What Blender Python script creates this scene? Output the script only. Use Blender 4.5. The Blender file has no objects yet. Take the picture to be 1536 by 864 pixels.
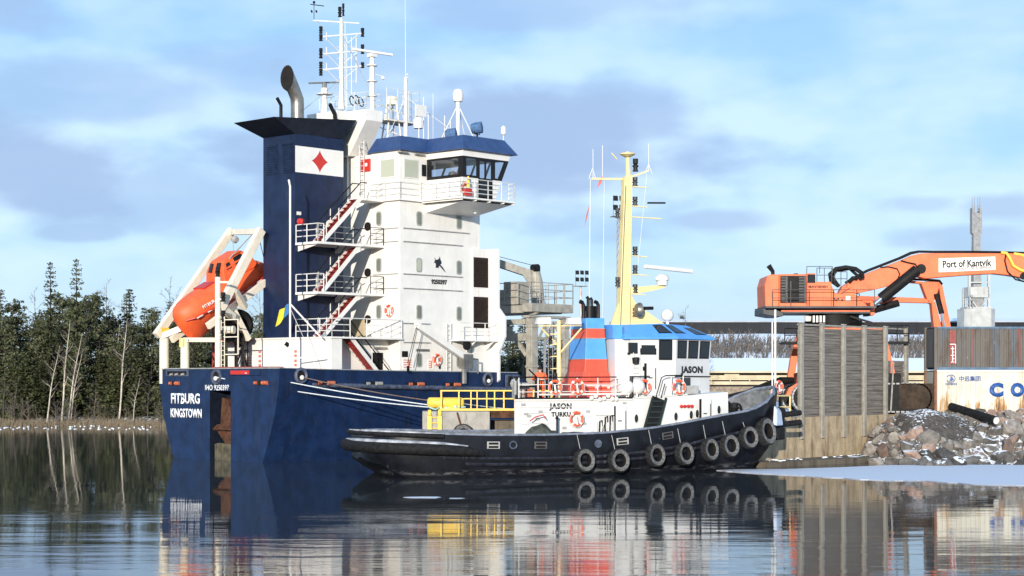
import bpy, bmesh, math, random
from mathutils import Vector, Matrix, noise as mnoise
random.seed(11)
R = math.radians
sc = bpy.context.scene

# ------------------------------------------------------------------ camera, sky, sun, exposure
cam_data = bpy.data.cameras.new('camera')
cam = bpy.data.objects.new('camera', cam_data)
sc.collection.objects.link(cam)
cam.location = (0, 0, 4.7)
cam.rotation_euler = (R(90), 0, 0)
cam_data.sensor_width = 36.0
cam_data.lens = 63.28
cam_data.shift_y = 0.0885
cam_data.clip_start = 0.5
cam_data.clip_end = 6000
sc.camera = cam

SUN_AZ = math.atan2(-0.17, -0.985)      # measured from +Y towards +X
SUN_EL = R(9)
world = bpy.data.worlds.new('World')
sc.world = world
world.use_nodes = True
wt = world.node_tree
wt.nodes.clear()


def wn(kind, **kw):
    n = wt.nodes.new(kind)
    for k, v in kw.items():
        setattr(n, k, v)
    return n


def wmath(op, a, b=None, c=None):
    n = wn('ShaderNodeMath', operation=op)
    for i, v in enumerate((a, b, c)):
        if v is None:
            continue
        if isinstance(v, (int, float)):
            n.inputs[i].default_value = v
        else:
            wt.links.new(v, n.inputs[i])
    return n.outputs[0]


def wmix(fac, a, b, blend='MIX'):
    n = wn('ShaderNodeMix', data_type='RGBA', blend_type=blend)
    if isinstance(fac, (int, float)):
        n.inputs[0].default_value = fac
    else:
        wt.links.new(fac, n.inputs[0])
    for i, v in ((6, a), (7, b)):
        if isinstance(v, tuple):
            n.inputs[i].default_value = (*v, 1)
        else:
            wt.links.new(v, n.inputs[i])
    return n.outputs[2]


sky = wn('ShaderNodeTexSky')
sky.sky_type = 'NISHITA'
sky.sun_disc = False
sky.sun_elevation = SUN_EL
sky.sun_rotation = SUN_AZ
sky.air_density = 1.0
sky.dust_density = 0.3
sky.ozone_density = 2.0
wtc = wn('ShaderNodeTexCoord')
wsep = wn('ShaderNodeSeparateXYZ')
wt.links.new(wtc.outputs['Generated'], wsep.inputs[0])
az = wmath('ARCTAN2', wsep.outputs[0], wsep.outputs[1])
el = wmath('ARCSINE', wsep.outputs[2])
comb = wn('ShaderNodeCombineXYZ')
wt.links.new(az, comb.inputs[0])
wt.links.new(el, comb.inputs[1])


def wnoise(scale, stretch, detail=5, rough=.55, off=0.0):
    mp = wn('ShaderNodeMapping')
    mp.inputs['Scale'].default_value = (1, stretch, 1)
    mp.inputs['Location'].default_value = (off, off * .7, 0)
    wt.links.new(comb.outputs[0], mp.inputs[0])
    n = wn('ShaderNodeTexNoise')
    n.inputs['Scale'].default_value = scale
    n.inputs['Detail'].default_value = detail
    n.inputs['Roughness'].default_value = rough
    wt.links.new(mp.outputs[0], n.inputs['Vector'])
    return n.outputs['Fac']


def wstep(x, a, b):
    n = wn('ShaderNodeMapRange', interpolation_type='SMOOTHSTEP')
    wt.links.new(x, n.inputs[0])
    n.inputs[1].default_value = a
    n.inputs[2].default_value = b
    return n.outputs[0]


n_big = wnoise(9, 2.4, 3, .5, 3.1)
n_mid = wnoise(24, 2.0, 5, .55, 7.7)
# grey-violet clouds: centre azimuth, elevation, half sizes (radians), strength
CLOUDS = [(-.262, .112, .075, .030, .95), (-.19, .10, .05, .022, .6), (-.22, .152, .085, .022, .55), (-.02, .128, .17, .045, 1.0), (.06, .142, .06, .026, .8), (-.11, .165, .10, .018, .45),
          (.118, .087, .035, .0075, .7), (.225, .094, .03, .006, .5), (.268, .092, .04, .010, .7), (-.235, .079, .025, .006, .7),
          (.03, .205, .10, .016, .55), (.25, .075, .05, .010, .6), (-.6, .2, .3, .06, 1.0), (.6, .18, .25, .06, 1.0), (0, .42, .5, .08, .9)]
wz = wmath('SUBTRACT', n_big, .5)
wz2 = wmath('SUBTRACT', n_mid, .5)
tot = None
for (ca, ce, ha, he, st) in CLOUDS:
    da = wmath('DIVIDE', wmath('SUBTRACT', az, ca), ha)
    de = wmath('DIVIDE', wmath('SUBTRACT', el, ce), he)
    d2 = wmath('ADD', wmath('MULTIPLY', da, da), wmath('MULTIPLY', de, de))
    d = wmath('SQRT', d2)
    d = wmath('ADD', wmath('ADD', d, wmath('MULTIPLY', wz, 2.0)), wmath('MULTIPLY', wz2, .75))
    m = wmath('MULTIPLY', wmath('SUBTRACT', 1.0, wstep(d, .45, 1.15)), st)
    tot = m if tot is None else wmath('MAXIMUM', tot, m)
violet = tot
white = wmath('MULTIPLY', wstep(wmath('ADD', n_big, wmath('MULTIPLY', wz2, .25)), .30, .66),
              wmath('SUBTRACT', 1.0, wmath('MULTIPLY', wstep(el, .10, .26), .45)))
SKY_GAIN = 0.132
col = wmix(.62, sky.outputs[0], (2.35, 4.3, 7.3))
col = wmix(wmath('MULTIPLY', white, .85), col, (4.55, 5.95, 7.3))
col = wmix(wmath('MULTIPLY', violet, .9), col, (2.5, 3.45, 5.2))
bg = wn('ShaderNodeBackground')
bg.inputs[1].default_value = SKY_GAIN
wt.links.new(col, bg.inputs[0])
wo = wn('ShaderNodeOutputWorld')
wt.links.new(bg.outputs[0], wo.inputs[0])

sun_d = bpy.data.lights.new('sun', 'SUN')
sun_d.energy = 4.6
sun_d.angle = R(.5)
sun_d.color = (1.0, .93, .82)
sun = bpy.data.objects.new('sun', sun_d)
sc.collection.objects.link(sun)
sdir = Vector((math.sin(SUN_AZ) * math.cos(SUN_EL), math.cos(SUN_AZ) * math.cos(SUN_EL), math.sin(SUN_EL)))
sun.rotation_euler = sdir.to_track_quat('Z', 'Y').to_euler()

sc.view_settings.view_transform = 'Standard'
sc.view_settings.look = 'None'
sc.view_settings.exposure = 0.30
sc.view_settings.gamma = 1.0
sc.view_settings.use_curve_mapping = False
sc.render.engine = 'CYCLES'
sc.cycles.use_denoising = True
sc.cycles.max_bounces = 6
sc.cycles.transparent_max_bounces = 12
sc.cycles.caustics_reflective = False
sc.cycles.caustics_refractive = False

# ------------------------------------------------------------------ materials


class NT:
    def __init__(self, name):
        self.m = bpy.data.materials.new(name)
        self.m.use_nodes = True
        self.t = self.m.node_tree
        self.b = self.t.nodes['Principled BSDF']
        self.tc = self.t.nodes.new('ShaderNodeTexCoord')

    def n(self, kind, **kw):
        x = self.t.nodes.new(kind)
        for k, v in kw.items():
            setattr(x, k, v)
        return x

    def link(self, a, b):
        self.t.links.new(a, b)

    def noise(self, scale, stretch=(1, 1, 1), detail=4, rough=.6, coord='Object', rot=None):
        mp = self.n('ShaderNodeMapping')
        mp.inputs['Scale'].default_value = stretch
        if rot:
            mp.inputs['Rotation'].default_value = rot
        self.link(self.tc.outputs[coord] if isinstance(coord, str) else coord, mp.inputs[0])
        x = self.n('ShaderNodeTexNoise')
        x.inputs['Scale'].default_value = scale
        x.inputs['Detail'].default_value = detail
        x.inputs['Roughness'].default_value = rough
        self.link(mp.outputs[0], x.inputs['Vector'])
        return x.outputs['Fac']

    def step(self, x, a, b, lo=0., hi=1.):
        n = self.n('ShaderNodeMapRange', interpolation_type='SMOOTHSTEP')
        self.link(x, n.inputs[0])
        for i, v in ((1, a), (2, b), (3, lo), (4, hi)):
            n.inputs[i].default_value = v
        return n.outputs[0]

    def math(self, op, a, b=None):
        n = self.n('ShaderNodeMath', operation=op)
        for i, v in enumerate((a, b)):
            if v is None:
                continue
            if isinstance(v, (int, float)):
                n.inputs[i].default_value = v
            else:
                self.link(v, n.inputs[i])
        return n.outputs[0]

    def mix(self, fac, a, b, blend='MIX'):
        n = self.n('ShaderNodeMix', data_type='RGBA', blend_type=blend)
        if isinstance(fac, (int, float)):
            n.inputs[0].default_value = fac
        else:
            self.link(fac, n.inputs[0])
        for i, v in ((6, a), (7, b)):
            if isinstance(v, tuple):
                n.inputs[i].default_value = (*v, 1)
            else:
                self.link(v, n.inputs[i])
        return n.outputs[2]

    def bump(self, h, strength, dist=.05):
        n = self.n('ShaderNodeBump')
        n.inputs['Strength'].default_value = strength
        n.inputs['Distance'].default_value = dist
        self.link(h, n.inputs['Height'])
        self.link(n.outputs[0], self.b.inputs['Normal'])

    def col(self, c):
        if isinstance(c, tuple):
            self.b.inputs['Base Color'].default_value = (*c, 1)
        else:
            self.link(c, self.b.inputs['Base Color'])


def mat(name, col, rough=.5, metal=0., var=.12, scale=2.5, streak=0., streakcol=(.18, .13, .09), rust=0., rustcol=(.16, .055, .02), rs=3., bump=0., bscale=8., coord='Object'):
    k = NT(name)
    k.b.inputs['Roughness'].default_value = rough
    k.b.inputs['Metallic'].default_value = metal
    if max(col) < .09:
        k.b.inputs['Specular IOR Level'].default_value = .18 if max(col) < .03 else .3
    dark = tuple(c * (1 - var) for c in col)
    lite = tuple(min(1, c * (1 + var * .7)) for c in col)
    c = k.mix(k.step(k.noise(scale, coord=coord), .3, .7), dark, lite)
    if streak:
        s = k.noise(3.5, (1.6, 1.6, .10), 5, .65)
        c = k.mix(k.step(s, .62 - streak * .25, .86 - streak * .15, 0, .75), c, streakcol)
    if rust:
        s = k.math('ADD', k.math('MULTIPLY', k.noise(rs, (1, 1, .45), 6, .7), .75), k.math('MULTIPLY', k.noise(rs * 4, (1, 1, .6), 4, .7), .25))
        c = k.mix(k.step(s, .72 - rust * .35, .78 - rust * .3), c, rustcol)
    k.col(c)
    if bump:
        k.bump(k.noise(bscale, coord=coord), bump)
    return k.m


M = {}
M['navy'] = mat('navy_hull_paint', (.0078, .0215, .068), .36, var=.32, scale=1.2, streak=.42, streakcol=(.034, .032, .036), rust=.04, rustcol=(.07, .08, .10), rs=2.2, bump=.05, bscale=1.6)
M['navy_scuffed'] = mat('scuffed_navy_paint', (.06, .075, .12), .55, var=.5, scale=3, streak=.5, streakcol=(.16, .16, .18))
M['navy_funnel'] = mat('navy_funnel_paint', (.009, .018, .052), .45, var=.25, scale=1.5, streak=.25, streakcol=(.03, .045, .075))
M['navy_dark'] = mat('dark_navy_cap_paint', (.010, .014, .026), .5, var=.3)
M['blue_visor'] = mat('blue_wheelhouse_paint', (.022, .055, .16), .4, var=.2, streak=.2, streakcol=(.07, .11, .2))
M['white'] = mat('white_ship_paint', (.74, .715, .67), .42, var=.06, scale=1.2, streak=.26, streakcol=(.52, .44, .34), rust=.03, rustcol=(.42, .30, .20), rs=2.6, bump=.07, bscale=.9)
M['white_davit'] = mat('cream_davit_paint', (.74, .67, .54), .45, var=.08, scale=2, rust=.05, rustcol=(.35, .2, .1), rs=2)
M['white_tug'] = mat('white_tug_paint', (.61, .605, .59), .4, var=.06, scale=1.5, streak=.16, streakcol=(.5, .45, .38), bump=.05, bscale=1.8)
M['rail_white'] = mat('white_rail_paint', (.68, .66, .62), .5, var=.05)
M['rail_black'] = mat('black_rail_paint', (.009, .009, .010), .45, var=.2)
M['black'] = mat('black_paint', (.012, .012, .013), .45, var=.3)
M['dark'] = mat('dark_void', (.012, .010, .010), .8, var=.3)
M['louver'] = mat('brown_black_louver', (.022, .013, .010), .6, var=.3)
M['louver_navy'] = mat('navy_louver', (.012, .022, .055), .5, var=.3)
M['red'] = mat('red_paint', (.50, .030, .022), .45, var=.15)
M['deck_red'] = mat('red_brown_deck_paint', (.26, .035, .022), .6, var=.25, scale=4)
M['tread'] = mat('red_stair_tread', (.22, .018, .016), .6, var=.2)
M['orange'] = mat('orange_lifeboat_gelcoat', (.80, .115, .030), .55, var=.16, scale=1.6, streak=.25, streakcol=(.5, .12, .06))
M['orange_buoy'] = mat('orange_lifebuoy_plastic', (.75, .095, .030), .5, var=.15)
M['orange_roller'] = mat('rusty_orange_roller', (.50, .13, .06), .6, var=.3, scale=6)
M['rust'] = mat('rusty_steel', (.085, .036, .018), .85, var=.5, scale=3, rust=.3, rustcol=(.04, .02, .014), bump=.3)
M['grey_steel'] = mat('grey_steel', (.33, .33, .32), .5, var=.2, scale=3, streak=.2)
M['stainless'] = mat('dull_stainless_steel', (.27, .255, .23), .42, .7, var=.3, scale=2)
M['lamp_grey'] = mat('grey_lamp_housing', (.04, .04, .042), .5, var=.3)
M['dark_steel'] = mat('dark_greasy_steel', (.016, .015, .015), .55, .2, var=.4, scale=4)
M['yellow'] = mat('yellow_paint', (.80, .52, .07), .5, var=.12, scale=3)
M['cream'] = mat('cream_mast_paint', (.72, .58, .28), .5, var=.08, scale=3, streak=.12)
M['sky_blue'] = mat('sky_blue_tug_paint', (.085, .31, .70), .45, var=.09, scale=2, streak=.12, streakcol=(.2, .36, .6))
M['tug_red'] = mat('tug_red_paint', (.72, .085, .045), .45, var=.1, scale=2, streak=.1)
M['rubber'] = mat('weathered_rubber', (.013, .013, .014), .75, var=.5, scale=6, bump=.3, bscale=14)
M['tyre_tread'] = mat('worn_grey_tyre', (.026, .026, .027), .85, var=.55, scale=7, bump=.4, bscale=20)
M['tyre_wall'] = mat('chalky_tyre_sidewall', (.13, .127, .124), .85, var=.55, scale=6)
M['rope'] = mat('pale_mooring_rope', (.62, .66, .68), .8, var=.2, scale=12)
M['rope_green'] = mat('green_white_mooring_rope', (.34, .52, .46), .8, var=.3, scale=9)
M['rope_brown'] = mat('brown_mooring_rope', (.16, .11, .09), .9, var=.3, scale=9)
M['lamp_white'] = mat('frosted_lamp_glass', (.8, .8, .76), .2, var=.03)
M['bluecover'] = mat('blue_canvas_cover', (.06, .13, .26), .8, var=.3, scale=8, bump=.4)
M['gantry'] = mat('grey_tan_gantry_paint', (.33, .305, .255), .6, var=.25, scale=2.2, streak=.45, streakcol=(.17, .12, .075), rust=.24, rustcol=(.10, .055, .03), rs=2.4)
M['excav'] = mat('orange_machine_paint', (.74, .145, .040), .5, var=.14, scale=1.5, streak=.34, streakcol=(.30, .085, .04), rust=.06, rustcol=(.16, .07, .04), rs=2.5)
M['excav_dark'] = mat('dark_machine_grille', (.011, .010, .010), .6, var=.4, scale=4)
M['excav_grey'] = mat('grey_machine_steel', (.075, .075, .078), .55, var=.25, scale=3)
M['chrome'] = mat('chromed_rod', (.75, .75, .75), .15, 1., var=.04)
M['sign'] = mat('cream_sign_face', (.80, .76, .68), .5, var=.03)
M['ink'] = mat('dark_lettering', (.02, .022, .03), .5, var=.05)
M['ink_grey'] = mat('grey_lettering', (.22, .22, .24), .5, var=.05)
M['ink_teal'] = mat('teal_lettering', (.30, .40, .45), .5, var=.05)
M['ink_blue'] = mat('blue_lettering', (.02, .08, .28), .5, var=.15)
M['ink_white'] = mat('white_lettering', (.80, .80, .80), .5, var=.04)
M['ink_red'] = mat('red_notice_print', (.60, .16, .14), .5, var=.05)
M['flag_blue'] = mat('flag_blue_cloth', (.03, .14, .36), .8, var=.1)
M['flag_yellow'] = mat('flag_yellow_cloth', (.75, .60, .04), .8, var=.1)
M['flag_green'] = mat('flag_green_cloth', (.02, .20, .06), .8, var=.1)
M['snow'] = mat('snow', (.82, .84, .88), .7, var=.06, scale=4, bump=.2)
M['skin'] = mat('skin', (.48, .27, .19), .55, var=.08)
M['hair'] = mat('dark_hair', (.02, .015, .012), .6, var=.2)
M['coverall'] = mat('orange_coverall', (.80, .13, .04), .8, var=.15, scale=9, bump=.3)
M['jacket'] = mat('dark_blue_jacket', (.03, .05, .09), .8, var=.15)
M['tarp'] = mat('grey_green_tarpaulin', (.06, .065, .055), .7, var=.45, scale=5, bump=.6, bscale=5)
M['trunk'] = mat('grey_brown_bark', (.055, .042, .032), .9, var=.4, scale=5)
M['birch'] = mat('pale_birch_bark', (.50, .44, .36), .8, var=.35, scale=3, streak=.15)
M['twig'] = mat('grey_twigs', (.135, .115, .10), .9, var=.35, scale=2)
M['reed'] = mat('dry_reed', (.20, .155, .10), .9, var=.3, scale=5)
M['strake_dark'] = mat('dark_scuffed_strake', (.018, .020, .028), .5, var=.5, scale=4, streak=.35, streakcol=(.10, .10, .11))
M['pipe_white'] = mat('pale_pipe_end', (.6, .58, .55), .7, var=.1)
M['shed_dark'] = mat('dark_shed_cladding', (.016, .017, .021), .6, var=.18, scale=.5)
M['shed_yellow'] = mat('cream_yellow_cladding', (.50, .43, .29), .6, var=.14, scale=1, streak=.25, streakcol=(.35, .26, .15))
M['galv'] = mat('galvanised_post_steel', (.33, .31, .27), .5, .15, var=.2, scale=3, streak=.25, streakcol=(.22, .16, .1))
M['pylon'] = mat('pale_pylon_paint', (.42, .42, .40), .6, var=.15, scale=1, streak=.3)
M['pylon_grey'] = mat('grey_lattice_steel', (.25, .25, .25), .6, var=.2)


def glass_dark(name, col, rough=.06, metal=0):
    k = NT(name)
    k.col(col)
    k.b.inputs['Roughness'].default_value = rough
    k.b.inputs['IOR'].default_value = 1.5
    return k.m


M['glass'] = glass_dark('dark_window_glass', (.010, .012, .014))
M['glass_green'] = glass_dark('pale_reflecting_glass', (.40, .42, .33), .12)  # pale cream-green colour stands for the bright reflection in the panes
M['glass_porthole'] = glass_dark('greenish_cabin_glass', (.16, .18, .15), .08)


def clear_glass():
    k = NT('clear_bridge_glass')
    t = k.t
    tr = k.n('ShaderNodeBsdfTransparent')
    tr.inputs[0].default_value = (.86, .90, .93, 1)
    gl = k.n('ShaderNodeBsdfGlossy')
    gl.inputs['Roughness'].default_value = .02
    fr = k.n('ShaderNodeFresnel')
    fr.inputs[0].default_value = 1.5
    mx = k.n('ShaderNodeMixShader')
    mx.inputs[0].default_value = .10
    k.link(tr.outputs[0], mx.inputs[1])
    k.link(gl.outputs[0], mx.inputs[2])
    k.link(mx.outputs[0], t.nodes['Material Output'].inputs[0])
    return k.m


M['clear'] = clear_glass()


def foliage(name, a, b):
    k = NT(name)
    oi = k.n('ShaderNodeObjectInfo')
    c = k.mix(k.step(k.noise(1.3, detail=3), .3, .7), a, b)
    hv = k.n('ShaderNodeHueSaturation')
    k.link(c, hv.inputs['Color'])
    k.link(k.step(oi.outputs['Random'], 0, 1, .65, 1.3), hv.inputs['Value'])
    k.col(hv.outputs[0])
    k.b.inputs['Roughness'].default_value = .8
    k.b.inputs['Specular IOR Level'].default_value = .2
    return k.m


M['spruce'] = foliage('spruce_needles', (.028, .038, .016), (.112, .118, .054))
M['pine'] = foliage('pine_needles', (.045, .054, .028), (.125, .130, .070))


def water():
    k = NT('water_surface')
    k.col((.036, .039, .040))
    pz = k.n('ShaderNodeSeparateXYZ')
    k.link(k.tc.outputs['Object'], pz.inputs[0])
    k.link(k.step(pz.outputs[1], 75, 135, .014, .06), k.b.inputs['Roughness'])
    k.b.inputs['IOR'].default_value = 1.333
    pos = k.tc.outputs['Object']
    sep = k.n('ShaderNodeSeparateXYZ')
    k.link(pos, sep.inputs[0])
    fine = k.noise(1.0, (.70, 2.6, 1), 5, .6)
    mid = k.noise(1.0, (.20, .80, 1), 3, .5)
    big = k.noise(1.0, (.035, .11, 1), 3, .5)
    breeze = k.step(k.noise(1.0, (.022, .075, 1), 3, .55), .40, .62)
    near = k.step(sep.outputs[1], 48, 84, 1.15, .24)
    amp = k.math('MULTIPLY', k.math('ADD', k.math('MULTIPLY', breeze, .95), .22), near)
    h = k.math('MULTIPLY', k.math('ADD', k.math('MULTIPLY', fine, .0042), k.math('MULTIPLY', mid, .021)), amp)
    h = k.math('ADD', h, k.math('MULTIPLY', big, .012))
    n = k.n('ShaderNodeBump')
    n.inputs['Strength'].default_value = 1
    n.inputs['Distance'].default_value = 1
    k.link(h, n.inputs['Height'])
    k.link(n.outputs[0], k.b.inputs['Normal'])
    return k.m


M['water'] = water()


def snowy(name, base_a, base_b, scale=1.5, cover=.5, snow=(.80, .82, .86), bump=.5):
    """rock or soil with snow lying where it faces up"""
    k = NT(name)
    oi = k.n('ShaderNodeObjectInfo')
    c = k.mix(k.step(k.noise(scale, detail=6, rough=.7), .3, .7), base_a, base_b)
    hv = k.n('ShaderNodeHueSaturation')
    k.link(c, hv.inputs['Color'])
    k.link(k.step(oi.outputs['Random'], 0, 1, .6, 1.35), hv.inputs['Value'])
    g = k.n('ShaderNodeNewGeometry')
    sp = k.n('ShaderNodeSeparateXYZ')
    k.link(g.outputs['Normal'], sp.inputs[0])
    nz = k.math('ADD', sp.outputs[2], k.math('MULTIPLY', k.math('SUBTRACT', k.noise(scale * 1.6, detail=6, rough=.7, coord=g.outputs['Position']), .5), 1.3))
    k.col(k.mix(k.step(nz, 1.05 - cover * .7, 1.15 - cover * .7), hv.outputs[0], snow))
    k.b.inputs['Roughness'].default_value = .85
    k.bump(k.noise(scale * 4, detail=6), bump, .05)
    return k.m


M['rock_grey'] = snowy('grey_granite', (.115, .10, .088), (.25, .225, .195), 1.5, .34, (.66, .66, .68))
M['rock_pink'] = snowy('pinkish_granite', (.17, .11, .085), (.30, .21, .165), 1.5, .30, (.66, .66, .68))
M['rock_dark'] = snowy('dark_wet_rock', (.04, .038, .036), (.13, .12, .11), 1.5, .30)
M['soil'] = snowy('gravelly_soil', (.07, .058, .048), (.19, .165, .14), 2.2, .34)
M['gravel'] = snowy('brown_gravel', (.075, .060, .050), (.17, .14, .115), 3.2, .20)
M['shore'] = snowy('forest_floor', (.035, .028, .018), (.10, .078, .052), 1.2, .02)
M['hill'] = snowy('snowy_hillside', (.14, .12, .10), (.22, .19, .16), .7, .75)
M['roof_snow'] = snowy('thin_snow_on_roof', (.30, .31, .33), (.4, .41, .43), .5, .8, (.78, .82, .92), .1)


def concrete(name, base, stain, stainamt):
    k = NT(name)
    c = k.mix(k.step(k.noise(1.2, detail=7, rough=.7), .3, .7), tuple(x * .75 for x in base), tuple(x * 1.15 for x in base))
    c = k.mix(k.step(k.noise(1.6, (1, 1, .13), 6, .7), .56 - stainamt * .16, .72, 0, .9), c, stain)
    c = k.mix(k.step(k.noise(1.5, (1, 1, .22), 7, .8), .56, .66, 0, .8), c, tuple(x * .3 for x in stain))
    k.col(c)
    k.b.inputs['Roughness'].default_value = .85
    k.bump(k.noise(6, (1, 1, .5), 6), .4, .03)
    return k.m


M['concrete'] = concrete('grey_concrete', (.34, .32, .285), (.17, .15, .125), .1)
M['quay_concrete'] = concrete('rust_stained_quay_concrete', (.43, .335, .215), (.12, .068, .032), .66)
M['quay_footing'] = concrete('wet_dark_footing', (.12, .10, .075), (.04, .03, .02), .7)
M['asphalt'] = snowy('quay_asphalt', (.05, .05, .052), (.09, .09, .09), .8, .25)


def timber():
    k = NT('weathered_grey_timber')
    g = k.noise(1.6, (.35, 1, 6), 6, .7)
    c = k.mix(k.step(g, .25, .75), (.080, .070, .060), (.25, .22, .19))
    w = k.noise(4.0, (.3, 1, 11), 3, .6)
    c = k.mix(k.step(w, .58, .75, 0, .8), c, (.030, .026, .022))
    c = k.mix(k.step(k.noise(2.5, (.2, 1, 14), 3, .7), .68, .76, 0, .55), c, (.36, .33, .29))
    k.col(c)
    k.b.inputs['Roughness'].default_value = .85
    k.bump(w, .6, .03)
    return k.m


M['timber'] = timber()


def container_white():
    k = NT('dirty_white_container_paint')
    c = k.mix(k.step(k.noise(1.0), .3, .7), (.50, .475, .39), (.62, .59, .50))
    sep = k.n('ShaderNodeSeparateXYZ')
    k.link(k.tc.outputs['Object'], sep.inputs[0])
    low = k.step(sep.outputs[2], .0, 1.5, .16, 0.)
    s = k.math('ADD', k.noise(2.2, (1, 1, .16), 6, .75), low)
    c = k.mix(k.step(s, .585, .67), c, (.40, .24, .10))
    c = k.mix(k.step(s, .66, .76), c, (.12, .045, .018))
    k.col(c)
    k.b.inputs['Roughness'].default_value = .55
    return k.m


def container_rusty():
    k = NT('rusted_container_paint')
    a = k.noise(1.5, (1.6, 1, .05), 3, .6)
    b = k.noise(2.0, (1.3, 1, .22), 6, .75)
    c = k.mix(k.step(a, .46, .66), (.115, .100, .085), (.075, .098, .125))
    c = k.mix(k.step(k.noise(1.9, (1.9, 1, .03), 2, .5), .63, .70), c, (.24, .055, .04))
    c = k.mix(k.step(b, .47, .62), c, (.085, .062, .045))
    c = k.mix(k.step(k.noise(6, (1.5, 1, .4), 4), .66, .74), c, (.34, .33, .30))
    k.col(c)
    k.b.inputs['Roughness'].default_value = .7
    return k.m


M['cont_white'] = container_white()
M['cont_rusty'] = container_rusty()
M['cont_blue'] = mat('faded_blue_container_edge', (.07, .13, .20), .6, var=.3, rust=.25)
M['cont_rust_edge'] = mat('rusted_corner_post', (.20, .085, .045), .8, var=.4, rust=.3, rustcol=(.07, .03, .02))


def tug_hull():
    k = NT('tug_black_blue_hull_paint')
    c = k.mix(k.step(k.noise(1.4, detail=6, rough=.7), .3, .7), (.003, .0035, .005), (.009, .010, .016))
    sep = k.n('ShaderNodeSeparateXYZ')
    k.link(k.tc.outputs['Object'], sep.inputs[0])
    # crust of ice and scuffing just above the water
    band = k.math('MULTIPLY', k.step(sep.outputs[2], .08, .2), k.step(sep.outputs[2], .22, .42, 1., 0.))
    sc_ = k.math('MULTIPLY', band, k.step(k.noise(1.6, (.6, .6, 3), 6, .75), .47, .60))
    c = k.mix(k.math('MULTIPLY', sc_, .55), c, (.15, .15, .15))
    c = k.mix(k.step(k.noise(2.5, (1, 1, .35), 6, .75), .64, .72, 0, .5), c, (.11, .11, .12))
    k.col(c)
    k.b.inputs['Roughness'].default_value = .42
    k.b.inputs['Specular IOR Level'].default_value = .28
    k.bump(k.noise(2, detail=4), .12, .05)
    return k.m


M['tug_hull'] = tug_hull()
M['ice'] = snowy('frozen_snowy_ice', (.28, .31, .38), (.56, .59, .66), .28, .45, (.62, .65, .72), .3)
M['snowy_sheen'] = mat('grey_snowy_sheen_on_rubber', (.34, .35, .38), .8, var=.5, scale=2.2, bump=.3)  # light grey colour carries a snow-like sheen

# ------------------------------------------------------------------ mesh helpers
V = Vector


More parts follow.
